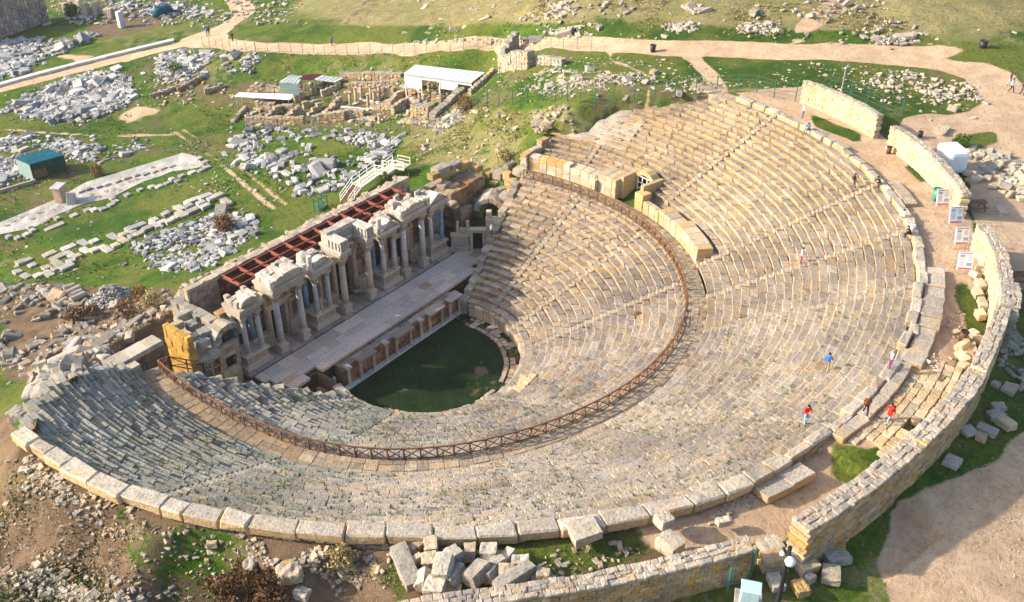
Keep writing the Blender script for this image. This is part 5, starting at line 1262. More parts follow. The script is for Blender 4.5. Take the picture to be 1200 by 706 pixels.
for i in range(39):
    for j in range(4):
        c8 = []
        for dz in (-.4, .14):
            for k in (j, j + 1):
                for q in (i, i + 1): c8.append(A_[q] * (1 - k / 4) + B_[q] * k / 4 + np.array((0, 0, dz)))
        m.hexes(np.array(c8), .01, np.array((.95, .93, .9)) * rng.normal(1, .1))
tag(m.build('marble_pavement', M['marble']), 'white marble floor of the long foundation', 'paving', None, 'structure')
q = G(73, 237); pt = thing('square_pillar', 'square cream pillar with white cap standing on the marble foundation', 'pillar', q)
MB().box((0, 0, 1.2), (1.6, 1.2, 2.4), rotz(.5), .06, (1.1, .9, .75)).build('shaft', M['block'], pt); MB().box((0, 0, 2.52), (2.0, 1.5, .24), rotz(.5), .04, (1.1, 1.1, 1.1)).build('cap', M['marble'], pt)
q = G(85, 240); tag(MB().box(q + np.array((0, 0, .9)), (.5, 1.2, 1.9), rotxyz(.15, .1, .9), .06, (1.1, 1.1, 1.1)).build('upright_slab', M['marble']), 'white slab leaning beside the square cream pillar', 'slab')
# column drums lying side by side
Z8 = lambda a, b: (a / 8.57, 330 + b / 8.57)
for a, b in (((680,150),(810,85)),((700,190),(830,125)),((720,220),(860,150)),((650,105),(760,65)),((520,210),(640,140)),((545,240),(655,170)),((590,265),(680,205)),((480,185),(600,120))):
    p0 = G(*Z8(*a), .35); p1 = G(*Z8(*b), .35); c = (p0 + p1) / 2
    o = MB().tube([p0 - c, p1 - c], [.4, .36], 12, np.array((.95, .88, .85)) * rng.normal(1, .08)).build('column_shaft', M['block'], None); o.location = c; tag(o, 'grey column shaft laid side by side with others in the rubble field', 'column', 'column shafts laid in a row')
# ------------------------------------------------------------------ rubble
SCL = .74
WH = [(1.0, 1.0, 1.0), (1.15, 1.15, 1.15), (.75, .77, .8), (.55, .57, .62), (.9, .86, .8), (.38, .4, .44), (.85, .85, .86)]
def scatter(polypx, n, smin, smax, mat, name, label, cat='stones', pal=BL, flat=.55, sink=.25, individuals=0, ilabel=None, igroup=None, long=1.8, heap=0, zfix=None):
    poly = polypx if isinstance(polypx[0], np.ndarray) else polyG(polypx)
    xs = [p[0] for p in poly]; ys = [p[1] for p in poly]; pts = np.zeros((0, 2))
    while len(pts) < n:
        q = np.c_[rng.uniform(min(xs), max(xs), n * 3), rng.uniform(min(ys), max(ys), n * 3)]; q = q[inpoly(q[:, 0], q[:, 1], poly)]
        dn = fbm(q[:, 0], q[:, 1], 7, 3, 77); q = q[rng.uniform(0, 1, len(q)) < np.clip((dn - .28) * 3, .1, 1)]; pts = np.vstack([pts, q])
    pts = pts[:n]; pts[: n // 4] += rng.normal(0, 1.3, (n // 4, 2)) * (1 if not heap and n > 140 else 0); okp = (bowl(pts[:, 0], pts[:, 1]) > H(pts[:, 0], pts[:, 1]) - 1.2) | (heap > 0 and heap < 1); pts = pts[okp]; n = len(pts); s_ = (smin + (smax - smin) * rng.power(.5, n)) * SCL * np.where(rng.random(n) < .05, 1.8, 1.0); hz = np.minimum(H(pts[:, 0], pts[:, 1]), bowl(pts[:, 0], pts[:, 1])) if zfix is None else np.full(n, zfix)
    if heap:
        cx, cy = np.mean(xs), np.mean(ys); rr = np.hypot(pts[:, 0] - cx, pts[:, 1] - cy); hz = hz + heap * np.clip(1 - rr / (rr.max() * .95), 0, 1) * rng.uniform(.6, 1, n)
    order = np.argsort(-s_); hx = np.empty((n, 8, 3)); tt = np.empty((n, 3))
    for i in range(n):
        sx = s_[i] * rng.uniform(1, long); sy = s_[i] * rng.uniform(.7, 1.1); sz = s_[i] * flat * rng.uniform(.7, 1.3)
        v = HS * np.array((sx, sy, sz)) / 2 * rng.uniform(.75, 1.15, (8, 3)); hx[i] = v @ rotxyz(rng.normal(0, .22), rng.normal(0, .22), rng.uniform(0, 6.28)).T + np.array((pts[i, 0], pts[i, 1], hz[i] + sz * (.5 - sink)))
        tt[i] = np.array(pal[rng.integers(len(pal))]) * rng.normal(1, .1)
    tt = np.clip(tt, .2, 1.5); global NBLK
    for i in order[:individuals]:
        c = hx[i].mean(0); o = MB().hexes(hx[i] - c, s_[i] * .1, tt[i], s_[i] * .05).build('stone_block', M[mat]); o.location = c; tag(o, ilabel, 'stone block', igroup); NBLK += 1
    rest = order[individuals:]
    if len(rest): tag(MB().hexes(hx[rest], s_[rest].mean() * .13, tt[rest], s_[rest].mean() * .05).build(name, M[mat]), label, cat, None, 'stuff')
scatter([(0, 132), (22, 118), (80, 92), (140, 82), (152, 98), (157, 112), (150, 122), (95, 147), (40, 138)], 1700, .5, 1.5, 'marble', 'rubble', 'dense pale rubble field below the white channel wall', pal=WH)
scatter([(183, 66), (215, 58), (300, 63), (308, 78), (290, 84), (200, 98), (182, 84)], 520, .5, 1.3, 'marble', 'rubble', 'scattered pale rubble near the road junction', pal=WH)
scatter([(-5, 163), (40, 158), (92, 165), (96, 180), (70, 185), (28, 207), (-5, 216)], 620, .5, 1.2, 'marble', 'rubble', 'white rubble behind the dark green shed', pal=WH)
scatter([(85, 186), (98, 172), (166, 168), (168, 176), (140, 186), (100, 194)], 150, .5, 1.1, 'marble', 'rubble', 'white stones right of the dark green shed', pal=WH)
scatter([(268, 158), (330, 150), (440, 157), (470, 166), (462, 180), (415, 205), (398, 222), (350, 232), (330, 215), (300, 205), (280, 182)], 420, .6, 1.5, 'marble', 'rubble', 'small white stones among the slabs behind the stage building', pal=WH, individuals=60, ilabel='large white slab in the stone field beside the white-railed stairs', igroup='white slabs beside the white-railed stairs', long=1.9)
scatter([(150, 290), (205, 268), (262, 248), (302, 262), (300, 276), (232, 318), (190, 316), (150, 306)], 800, .4, 1.05, 'marble', 'rubble', 'close-packed white rubble around the dry round bush', pal=WH)
scatter([(-5, 337), (55, 333), (108, 352), (130, 390), (118, 425), (70, 445), (20, 440), (-5, 435)], 360, .5, 1.4, 'block', 'rubble', 'grey rubble between the big blocks left of the side passage', pal=[(.8, .8, .8), (.6, .6, .62), (.95, .95, .94), (.85, .72, .58), (.5, .49, .48)], individuals=48, ilabel='big tumbled grey block in the field left of the side passage', igroup='big blocks left of the side passage', long=2.2, flat=.7)
scatter([(130, 360), (200, 340), (240, 345), (222, 372), (190, 400), (150, 412), (130, 400)], 230, .4, 1.1, 'block', 'rubble', 'brownish rubble beside the ruined left wing', flat=.7, pal=[(.85, .75, .62), (.6, .56, .52), (.95, .9, .84), (.7, .58, .44), (.5, .47, .44)])
scatter([(0, 50), (45, 42), (75, 46), (110, 38), (105, 50), (45, 73), (28, 88), (0, 92)], 620, .6, 1.8, 'marble', 'rubble', 'pale excavated stones under the great wall', pal=WH)
scatter([(75, 10), (130, 2), (200, 5), (260, 12), (250, 18), (205, 20), (140, 22), (80, 22)], 330, .6, 1.6, 'marble', 'rubble', 'distant ruins beside the bend of the road', pal=WH)
scatter([(640, 80), (760, 88), (830, 98), (838, 108), (745, 118), (620, 112), (600, 105)], 480, .3, .8, 'block', 'rubble', 'stones strewn over the slope above the seats')
scatter([(1040, 80), (1100, 90), (1140, 103), (1148, 118), (1135, 130), (1080, 134), (1050, 118), (1010, 95)], 260, .25, .8, 'block', 'rubble', 'pale stones in the grass inside the road bend', pal=CREAM)
scatter([(1130, 183), (1165, 180), (1210, 195), (1210, 235), (1175, 222), (1140, 200)], 170, .6, 1.4, 'block', 'rubble', 'pale slabs heaped beyond the white kiosk', pal=CREAM)
scatter([(626, 132), (668, 126), (680, 140), (655, 158), (628, 158)], 170, .4, .95, 'block', 'rubble', 'rubble heap at the broken upper end of the seats', heap=.35, pal=[(.8, .76, .7), (.6, .57, .53), (.95, .85, .68), (.7, .62, .5)])
scatter([(-5, 30), (330, 28), (560, 48), (840, 46), (900, 50), (1080, 54), (1210, 50), (1210, -5), (-5, -5)], 1500, .3, 1.0, 'block', 'rubble', 'stones dotted over the far hillside')
for pp in ([(450, 50), (610, 45), (640, 48), (560, 52)], [(640, 40), (700, 28), (710, 38), (680, 46)], [(775, 30), (810, 27), (815, 36), (780, 38)], [(800, 8), (820, 5), (825, 15), (810, 18)], [(860, 30), (910, 28), (915, 38), (870, 40)], [(1020, 45), (1075, 40), (1070, 52), (1030, 53)], [(1110, 10), (1145, 8), (1140, 20), (1115, 20)], [(640, 8), (670, 2), (660, 22), (640, 25)]):
    scatter(pp, 90, .3, 1.1, 'block', 'rubble', 'grey rocky outcrop of stones on the far hillside')
scatter([(10, 540), (80, 570), (160, 605), (330, 635), (430, 650), (470, 690), (460, 712), (-5, 712), (-5, 600)], 2200, .07, .32, 'block', 'rubble', 'small tan stones on the earthy slope under the rim', pal=[(.8, .64, .45), (.66, .54, .4), (.58, .5, .43), (.95, .84, .68), (.5, .43, .36)])
band = [G(*q) for q in ((40, 528), (100, 566), (160, 592), (230, 606), (330, 632), (440, 640))]
ringp = [np.array([*pol(a_, float(rim_r(a_)) + .5), 0]) for a_ in np.arange(-178, -139, 4.)] + [np.array([*pol(a_, float(rim_r(a_)) + 2.0), 0]) for a_ in np.arange(-140, -178, -4.)]
scatter(ringp, 700, .14, .5, 'block', 'rubble', 'band of loose rubble right under the rim coping', pal=YEL + CREAM)
scatter([(40, 660), (60, 672), (110, 700), (150, 690), (200, 690), (240, 706), (100, 712), (30, 690)], 300, .2, .5, 'block', 'rubble', 'heaped stones round the buried arch', pal=CREAM)
scatter([(640, 640), (730, 625), (755, 640), (700, 670), (620, 676)], 70, .12, .4, 'block', 'rubble', 'small stones in the green strip inside the long wall', pal=CREAM)
scatter([(860, 570), (885, 562), (905, 575), (880, 590), (850, 585), (830, 606), (858, 612)], 120, .12, .4, 'block', 'rubble', 'little stones on the sandy walkway', pal=CREAM)
scatter([(1095, 380), (1130, 360), (1125, 420), (1085, 440)], 60, .12, .4, 'block', 'rubble', 'chips of stone near the brown bin', pal=CREAM)
scatter([(1165, 390), (1210, 360), (1210, 470), (1170, 430)], 70, .4, 1.0, 'block', 'rubble', 'grey stones in the shade outside the tall curved wall', pal=GREYB)
scatter([(480, 130), (560, 125), (620, 145), (590, 200), (540, 205), (490, 190)], 160, .25, .8, 'block', 'rubble', 'stones on the weedy bank above the right wing', pal=CREAM)
scatter([(505, 148), (530, 130), (545, 138), (515, 160)], 70, .5, 1.1, 'block', 'rubble', 'white stones below the shed with the white roof', pal=WH)
scatter([(170, 95), (230, 88), (330, 92), (470, 90), (560, 100), (545, 115), (430, 150), (300, 152), (262, 132), (180, 118)], 420, .4, 1.0, 'block', 'rubble', 'brown rubble among the low ruined rooms', pal=CREAM + YEL)
scatter([(20, 160), (600, 60), (640, 100), (560, 130), (300, 250), (120, 330), (20, 320)], 420, .15, .5, 'marble', 'rubble', 'single white stones in the wide green field', pal=WH)
scatter([(0, 100), (240, 60), (600, 62), (640, 100), (560, 130), (330, 250), (200, 320), (0, 330)], 1500, .1, .4, 'block', 'stones', 'little stones peppered over the green field', pal=WH + CREAM)
scatter([(640, 66), (900, 72), (1050, 80), (1140, 110), (1060, 130), (960, 98), (860, 102), (640, 122)], 900, .1, .4, 'block', 'stones', 'little stones peppered over the slope above the seats', pal=CREAM)
scatter([(1030, 650), (1065, 600), (1130, 560), (1200, 510), (1200, 706), (1045, 706)], 600, .04, .12, 'block', 'gravel', 'loose gravel on the sandy ground at the lower right', pal=[(1.1, .9, .72), (.9, .74, .6), (1.2, 1.05, .9)])
# white mound of chippings
mq = G(128, 352); scatter([mq + np.array((2.6 * math.cos(t), 2.6 * math.sin(t), 0)) for t in np.linspace(0, 6.2, 14)], 700, .2, .4, 'marble', 'stone_chippings', 'white cone shaped mound of stone chippings', pal=WH, heap=2.2)
#@@PART5
# ------------------------------------------------------------------ excavated rooms, columns, shelters
def rwall(p0, p1, h, th, label, group=None, tn=None, rag=.8, mat='block', name='ruined_wall', bw=.7, bh=.4, top=None):
    a = G(*p0); b = G(*p1); d = b - a; L = np.hypot(d[0], d[1]); ang = math.atan2(d[1], d[0]); c = (a + b) / 2
    tn = tn or [(1.05, .85, .6), (.95, .8, .62), (1.1, .95, .75), (.8, .72, .62), (1.0, .72, .42)]
    hx = []; tt = []; n = max(1, int(L / bw)); sd = int(rng.integers(999))
    for k in range(n):
        u = (k + .5) / n; g = a + d * u; zz = g[2] - .5; hh = h * (1 - rag * vnoise(u * L, 0, 2.0, sd)); tops = g[2] + max(.25, hh)
        while zz < tops - .1:
            z2 = min(tops, zz + bh * rng.uniform(.8, 1.3)); hx.append(box_corners((g[0] - c[0], g[1] - c[1], (zz + z2) / 2 - c[2]), (L / n - .01, th * rng.uniform(.85, 1.1), z2 - zz - .01), rotz(ang)))
            t_ = np.array(tn[rng.integers(len(tn))]) * rng.normal(1, .1)
            tt.append(t_ if z2 < tops - .01 else np.array((.78, .77, .75)) * rng.normal(1, .12)); zz = z2
    o = MB().hexes(np.array(hx), .05, np.clip(tt, .2, 1.5), .04).build(name, M[mat]); o.location = tuple(c)
    return tag(o, label, 'wall', group)
Zb = lambda a, b: (270 + a / 7.5, 80 + b / 7.5)
Zc = lambda a, b: (400 + a / 6, 70 + b / 6)
gl = 'low ruined walls of the excavated rooms'; lb = 'low broken stone wall among the excavated rooms'
rwall((289, 147), (322, 146), 1.6, .8, 'long ochre wall along the near edge of the excavated rooms', None, rag=.25)
rwall((322, 146), (357, 145), 1.6, .8, 'right half of the near long wall, left of the small gap', None, rag=.3)
rwall((366, 145), (405, 141), 1.8, .8, 'near ochre wall to the right of the small gap', None, rag=.3)
for p0, p1, h in ((Zb(230,355),Zb(400,350),2.0), (Zb(20,480),Zb(140,360),1.6), (Zb(320,455),Zb(450,375),1.5), (Zb(500,465),Zb(620,395),1.6), (Zb(680,425),Zb(800,355),1.6), (Zb(780,435),Zb(980,310),1.5), (Zb(450,365),Zb(560,360),1.7), (Zb(560,310),Zb(650,260),1.5), (Zb(640,360),Zb(770,300),1.5), (Zb(800,262),Zb(970,170),1.7), (Zb(190,300),Zb(380,295),1.8), (Zb(960,430),Zb(1180,420),1.4), (Zb(130,440),Zb(230,400),1.2), (Zb(880,330),Zb(1010,320),1.2),
    (Zc(210,345),Zc(340,345),1.6), (Zc(340,355),Zc(440,245),1.6), (Zc(360,390),Zc(460,310),1.6), (Zc(640,300),Zc(710,290),2.4), (Zc(260,260),Zc(380,240),1.6), (Zc(420,190),Zc(560,215),1.6), (Zc(470,300),Zc(560,310),1.2), (Zc(0,400),Zc(120,390),1.5), (Zc(120,420),Zc(250,420),1.1), (Zc(410,440),Zc(620,445),.8), (Zb(150,210),Zb(330,200),1.6), (Zb(330,200),Zb(470,215),2.0)):
    rwall(p0, p1, h, .8, lb, gl)
rwall(Zc(510, 400), Zc(635, 395), 2.2, 1.6, 'thick square pier of masonry among the excavated rooms', rag=.3)
rwall(Zc(640, 425), Zc(890, 190), 1.0, 1.2, 'long straight wall sloping up to the white roofed shed', rag=.25, tn=[(1, .95, .85), (.85, .82, .76)])
rwall(Zc(0, 115), Zc(430, 120), .8, 1.0, 'long brown wall behind the slim standing columns', rag=.35, tn=[(.95, .72, .5), (.8, .62, .45)])
rwall(Zc(20, 185), Zc(400, 165), .7, .8, 'second low brown wall behind the slim standing columns', rag=.4, tn=[(.95, .75, .52), (.8, .65, .5)])
rwall(Zc(900, 255), Zc(1075, 95), 1.0, .7, 'thin wall climbing the slope right of the white roofed shed', rag=.3)
rwall((176, 116), (232, 97), 1.0, .6, 'low edge wall of the brown excavation trench', rag=.3, tn=[(.8, .55, .4), (.7, .5, .4)])
rwall((208, 108), (238, 93), 1.0, .6, 'second edge wall of the brown excavation trench', rag=.3, tn=[(.8, .55, .4), (.7, .5, .4)])
rwall((240, 112), (262, 103), 1.2, .7, 'broken wall right of the brown excavation trench', rag=.4)
# ruined tower above the slope
tw = thing('ruined_tower', 'square ruined pale masonry stub beside the road on the slope', 'ruin', G(604, 81)); 
def local_masonry(par, px0, px1, h, th, tn, rag=.2):
    o = rwall(px0, px1, h, th, None, None, tn, rag, 'block', 'masonry'); del o['category']
    o.parent = par; o.location = Vector(o.location) - Vector(par.location)
PKW = [(1.1, .95, .85), (1.05, .85, .72), (.95, .9, .85)]
local_masonry(tw, (587, 83), (622, 80), 2.8, 1.2, PKW); local_masonry(tw, (589, 80), (606, 58), 3.2, 1.0, [(.8, .84, .86), (.9, .9, .88)], .3)
rwall((629, 75), (661, 77), 1.3, 1.0, 'low grey wall stub to the right of the ruined tower stub', rag=.3, tn=[(.85, .85, .83), (1, .95, .88)])
# slim standing columns
def slim_column(foot, toppy, label, group):
    q = G(*foot); h = max(1.0, zat(q[0], q[1], toppy) - q[2]); t = thing('stone_column', label, 'column', q, 0, group)
    MB().lathe((0, 0, 0), [(.26, .18), (.25, h * .4), (.21, h - .3)], 10, np.array((1.15, 1.0, .82)) * rng.normal(1, .06)).build('shaft', M['block'], t, True)
    MB().box((0, 0, .06), (.62, .62, .3), None, .04, (1, .95, .85)).build('base', M['block'], t)
    MB().lathe((0, 0, h - .32), [(.21, 0), (.33, .22), (.34, .32)], 10, (1.1, 1.0, .88)).build('capital', M['block'], t)
for fx_, fy_, ty in ((411,126,108),(417.5,121,103),(424,116,99),(435,118,100),(439,121,106),(445,117,100),(432,127,110)): slim_column((fx_, fy_), ty, 'slim standing column round the white kerbed court', 'slim columns round the white kerbed court')
for fx_, fy_, ty, l_ in ((407,139,129,'short lone column at the left below the kerbed court'),(445,144,134,'short lone column in the grass in front of the kerbed court'),(492,121,108,'pale column drum standing left of the tallest pier below the shed'),(503,106,97,'column stub standing right in front of the shed opening'),(516,112,101,'column stub at the right in front of the shed')): slim_column((fx_, fy_), ty, l_, None)
def kerb(pts, w, h, mat, name, label, tn=(1, 1, 1), cat='kerb', group=None):
    q = lineG(pts, 8); m = MB(); c = q[0].copy()
    for a, b in zip(q[:-1], q[1:]):
        d = b - a; nr = np.array((-d[1], d[0], 0)); nr /= np.linalg.norm(nr) + 1e-9; c8 = []
        for dz in (-.4, h):
            for s_ in (-w / 2, w / 2):
                for e in (a, b): c8.append(e + nr * s_ + np.array((0, 0, dz)) - c)
        m.hexes(np.array(c8), .02, np.array(tn) * rng.normal(1, .05))
    o = m.build(name, M[mat]); o.location = tuple(c); return tag(o, label, cat, group)
kerb([(400, 126), (410, 127), (424, 118), (445, 121)], .5, .25, 'marble', 'marble_kerb', 'white kerb along the back of the columned court', (1.3, 1.3, 1.3))
kerb([(410, 127), (433, 130)], .5, .25, 'marble', 'marble_kerb', 'white kerb along the front of the columned court', (1.3, 1.3, 1.3))
kerb([(-6, 103), (40, 90), (90, 77), (150, 62), (204, 49)], 1.3, .5, 'marble', 'channel_wall', 'long low white channel wall running to the road junction', (1.25, 1.25, 1.25), 'wall')
kerb([(-5, 212), (27, 204)], .35, .4, 'walltop', 'path_kerb', 'upper stone kerb leading to the dark green shed', (1, .95, .9))
kerb([(-5, 227), (42, 213)], .35, .4, 'walltop', 'path_kerb', 'lower stone kerb leading to the dark green shed', (1, .95, .9))
# roofs: a slab between four picture corners at a height
def slab(par, cs, z, t, mat, name, org, slope=0, tn=(1, 1, 1), ribs=0):
    q = [P(a, b, z + (slope if k in (0, 3) else 0)) - org for k, (a, b) in enumerate(cs)]
    c8 = [q[0] - (0, 0, t), q[1] - (0, 0, t), q[3] - (0, 0, t), q[2] - (0, 0, t), q[0], q[1], q[3], q[2]]
    m = MB().hexes(np.array(c8), .02, np.array(tn, float))
    for k in range(1, ribs):
        a = q[0] + (q[3] - q[0]) * k / ribs; b = q[1] + (q[2] - q[1]) * k / ribs; m.bar(a + (0, 0, .02), b + (0, 0, .02), .09, .08, tn)
    return m.build(name, M[mat], par), q
def post(par, q, zt, org, mat='white_paint', w=.15, name='post'):
    g = ground(q[0] + org[0], q[1] + org[1]) - org[2]; return MB().box((q[0], q[1], (g + zt) / 2 - .1), (w, w, zt - g + .2)).build(name, M[mat], par)
o_ = G(513, 103); sh = thing('white_roofed_shed', 'open shed with long white ribbed roof above the excavated rooms', 'shed', o_); zr = o_[2] + 2.7
_, q = slab(sh, [(473, 86), (487, 76), (568, 85), (553, 96.5)], zr, .15, 'white_roof', 'roof', o_, 0, (1, 1, 1), 12)
fr = q[3] - q[0]; inn = (q[1] - q[0]) * .06
def shed_panel(u0, u1, z0, z1):
    a = q[0] + fr * u0 + inn; b = q[0] + fr * u1 + inn; m = MB(); m.bar(a * (1, 1, 0) + (0, 0, (z0 + z1) / 2), b * (1, 1, 0) + (0, 0, (z0 + z1) / 2), 0.06, z1 - z0)
    # horizontal seams
    for k in (1, 2): m.bar(a * (1, 1, 0) + (0, 0, z0 + (z1 - z0) * k / 3), b * (1, 1, 0) + (0, 0, z0 + (z1 - z0) * k / 3), .1, .03)
    m.build('front_panel', M['white_paint'], sh)
zl = zr - o_[2]
shed_panel(.0, .25, .4, zl - .2); shed_panel(.25, .52, zl - .75, zl - .2); shed_panel(.52, .78, .9, zl - .2); shed_panel(.78, .98, zl - .7, zl - .2)
for u in (0.01, .25, .52, .78, .98): post(sh, q[0] + fr * u + inn, zl - .1, o_)
for u in (.02, .5, .98): post(sh, q[1] + (q[2] - q[1]) * u, zl - .1, o_)
MB().bar((q[1] + (q[2] - q[1]) * .02) * (1, 1, 0) + (0, 0, zl / 2 - .2), (q[1] + (q[2] - q[1]) * .98) * (1, 1, 0) + (0, 0, zl / 2 - .2), .12, zl - .2).build('back_wall', M['brown'], sh)
o_ = G(365, 105); sh = thing('metal_shelter', 'low shelter with two grey roofs and one red roof among the ruins', 'shelter', o_); zr = o_[2] + 2.2
for cs, mat, nm in (([(327, 96), (340, 88), (355, 89.5), (349.5, 98)], 'grey_roof', 'grey_roof'), ([(349.5, 93), (358, 87.2), (377, 86.8), (368, 93.5)], 'rust', 'red_roof'), ([(368, 93), (377, 88.5), (403, 91.5), (393, 96.5)], 'grey_roof', 'grey_roof')):
    _, q = slab(sh, cs, zr, .12, mat, nm, o_, 0, (1, 1, 1), 5)
    for k in range(4): post(sh, q[k] * .94 + np.mean(q, 0) * .06, zr - o_[2] - .1, o_, 'steel', .12)
    if nm == 'grey_roof' and cs[0][0] < 340:
        a, b = q[0], q[3]; MB().bar(a * (1, 1, 0) + (0, 0, zr - o_[2] - 1.1), b * (1, 1, 0) + (0, 0, zr - o_[2] - 1.1), .06, 1.8).build('side_panel', M['greywall'], sh)
o_ = G(308, 121); sh = thing('flat_canopy', 'long flat white canopy over the excavation trench', 'canopy', o_); zr = o_[2] + 1.6
_, q = slab(sh, [(274, 113), (280, 108.5), (347, 110.5), (340, 117)], zr, .12, 'white_roof', 'canopy_sheet', o_, 0, (1.05, 1.05, 1.05))
for k in range(4): post(sh, q[k] * .93 + np.mean(q, 0) * .07, zr - o_[2] - .1, o_, 'steel', .12)
# dark green netted shed
o_ = G(55, 207); sh = thing('netted_shed', 'dark teal netted shed with a small brown doorway in the grass', 'shed', o_); zr = zat(G(37, 212)[0], G(37, 212)[1], 193) 
_, q = slab(sh, [(34, 193), (17, 185.5), (54, 174), (75, 182)], zr, .1, 'teal_net', 'roof', o_)
zl = zr - o_[2]
for a, b, nm, mt in ((q[0], q[3], 'front_wall', 'dark_green_net'), (q[1], q[0], 'side_wall', 'greywall'), (q[1], q[2], 'back_wall', 'dark_green_net'), (q[2], q[3], 'side_wall', 'dark_green_net')):
    a = a * .97 + np.mean(q, 0) * .03; b = b * .97 + np.mean(q, 0) * .03
    MB().bar(a * (1, 1, 0) + (0, 0, zl / 2 - .15), b * (1, 1, 0) + (0, 0, zl / 2 - .15), .08, zl + .2).build(nm, M[mt], sh)
a = q[0] + (q[3] - q[0]) * .06; b = q[0] + (q[3] - q[0]) * .42; nf = np.cross(q[3] - q[0], (0, 0, 1)); nf /= np.linalg.norm(nf); nf = nf if nf @ f < 0 else -nf
MB().bar((a + nf * .08) * (1, 1, 0) + (0, 0, zl * .32), (b + nf * .08) * (1, 1, 0) + (0, 0, zl * .32), .06, zl * .5).build('doorway', M['wood'], sh)
# great wall at the far left corner
q0 = G(54, 24); q1 = G(0, 44); d = q1 - q0; bw = thing('ruined_bath_wall', 'huge pinkish stone wall topped with dark growth at the far corner', 'wall', q0)
hx = []; tt = []; L = np.hypot(d[0], d[1]); ang = math.atan2(d[1], d[0])
for k in range(26):
    g = d * (k + .5) / 14; z = min(-1.0, g[2] if k < 14 else d[2] * k / 14) - 1; top = 8.5 + 1.5 * vnoise(k, 0, 4, 5)
    while z < top:
        z2 = z + rng.uniform(.9, 1.4); hx.append(box_corners((g[0], g[1], (z + z2) / 2), (L / 14 - .02, 3.0 + rng.normal(0, .1), z2 - z - .02), rotz(ang))); tt.append(np.array([(1.0, .82, .78), (.8, .72, .74), (1.1, .9, .8), (.7, .66, .7)][rng.integers(4)]) * rng.normal(1, .1)); z = z2
MB().hexes(np.array(hx), .1, np.clip(tt, .3, 1.4), .05).build('masonry', M['block'], bw)
def leaves(m, c, rad, n, s_, sq=(1, 1, .8), tn=(1, 1, 1), shell=.55, drop=0):
    d_ = rng.normal(0, 1, (n, 3)); d_ /= np.linalg.norm(d_, axis=1, keepdims=True); rr = rad * (shell + (1 - shell) * rng.uniform(0, 1, n) ** .5); p = d_ * rr[:, None] * np.array(sq) * (1 + .3 * np.sin(d_[:, :1] * 5 + d_[:, 1:2] * 4 + d_[:, 2:] * 3)) + np.array(c)
    if drop: p[:, 2] = np.maximum(p[:, 2], c[2] - rad * drop)
    a = rng.normal(0, 1, (n, 3)); a /= np.linalg.norm(a, axis=1, keepdims=True); b = np.cross(a, rng.normal(0, 1, (n, 3))); b /= np.linalg.norm(b, axis=1, keepdims=True); sz = s_ * rng.uniform(.5, 1.3, n)[:, None]
    V = np.stack([p - a * sz, p + b * sz * .5, p + a * sz, p - b * sz * .5], 1).reshape(-1, 3)
    t = np.repeat(np.array(tn) * rng.normal(1, .2, (n, 1)), 4, 0); return m.add(V, [(4 * i, 4 * i + 1, 4 * i + 2, 4 * i + 3) for i in range(n)], t)
m = MB()
for k in range(24): leaves(m, (d[0] * k / 13, d[1] * k / 13, 9.3 + rng.normal(0, .5)), 1.3, 120, .35)
m.build('growth', M['weed'], bw)
def bush(px, py, rad, mat, label, n=900, s_=.16, name='bush', sq=(1, 1, .95)):
    q = G(px, py); b = thing(name, label, 'bush', q); m = MB(); leaves(m, (0, 0, rad * .85), rad, n, s_, sq, (1, 1, 1), .35); m.build('crown', M[mat], b)
    m = MB()
    for k in range(9): t = 2 * pi * k / 9; m.tube([(0, 0, -.1), (rad * .3 * math.cos(t), rad * .3 * math.sin(t), rad * .6), (rad * .75 * math.cos(t), rad * .75 * math.sin(t), rad * 1.3)], [.05, .04, .015], 5)
    m.build('stem', M['stem'], b)
bush(264, 270, 1.25, 'dry_leaf', 'round dry brown bush in the white rubble field', 1600)
bush(296, 716, 2.2, 'brown_leaf', 'large dark brown bush on the earthy slope at the bottom', 5200, .14, 'bush', (1.15, 1.0, .7))
bush(322, 704, 1.2, 'brown_leaf', 'small dark brown bush against the rocky lump', 1800, .12, 'bush')
bush(402, 662, .8, 'straw', 'straw coloured tuft of dry grass below the rim coping', 900, .12)
bush(86, 20, 1.6, 'weed', 'small green tree among the distant ruins', 700, .3, 'small_tree')
for x, y, r, mt, lb_ in ((165, 352, 1.0, 'dry_leaf', 'brown shrub beside the white stone mound'), (178, 362, 1.2, 'straw', 'straw shrub in the brownish rubble'), (150, 372, 1.3, 'dry_leaf', 'brown shrub left of the straw one in the rubble'), (92, 378, 1.1, 'brown_leaf', 'dark shrub among the big grey blocks'), (110, 372, .9, 'dry_leaf', 'rust brown shrub among the big grey blocks'), (592, 190, 1.0, 'straw', 'straw bush on the bank above the broken vault'), (545, 130, 1.4, 'dry_leaf', 'brown bush near the white stones below the shed'), (115, 205, .9, 'dry_leaf', 'dry shrub in the white stones right of the dark shed'), (206, 85, 1.2, 'weed', 'green shrub at the right of the dense rubble field'), (1125, 172, .8, 'weed', 'low green shrub beyond the white kiosk')): bush(x, y, r, mt, lb_, 700, .14)
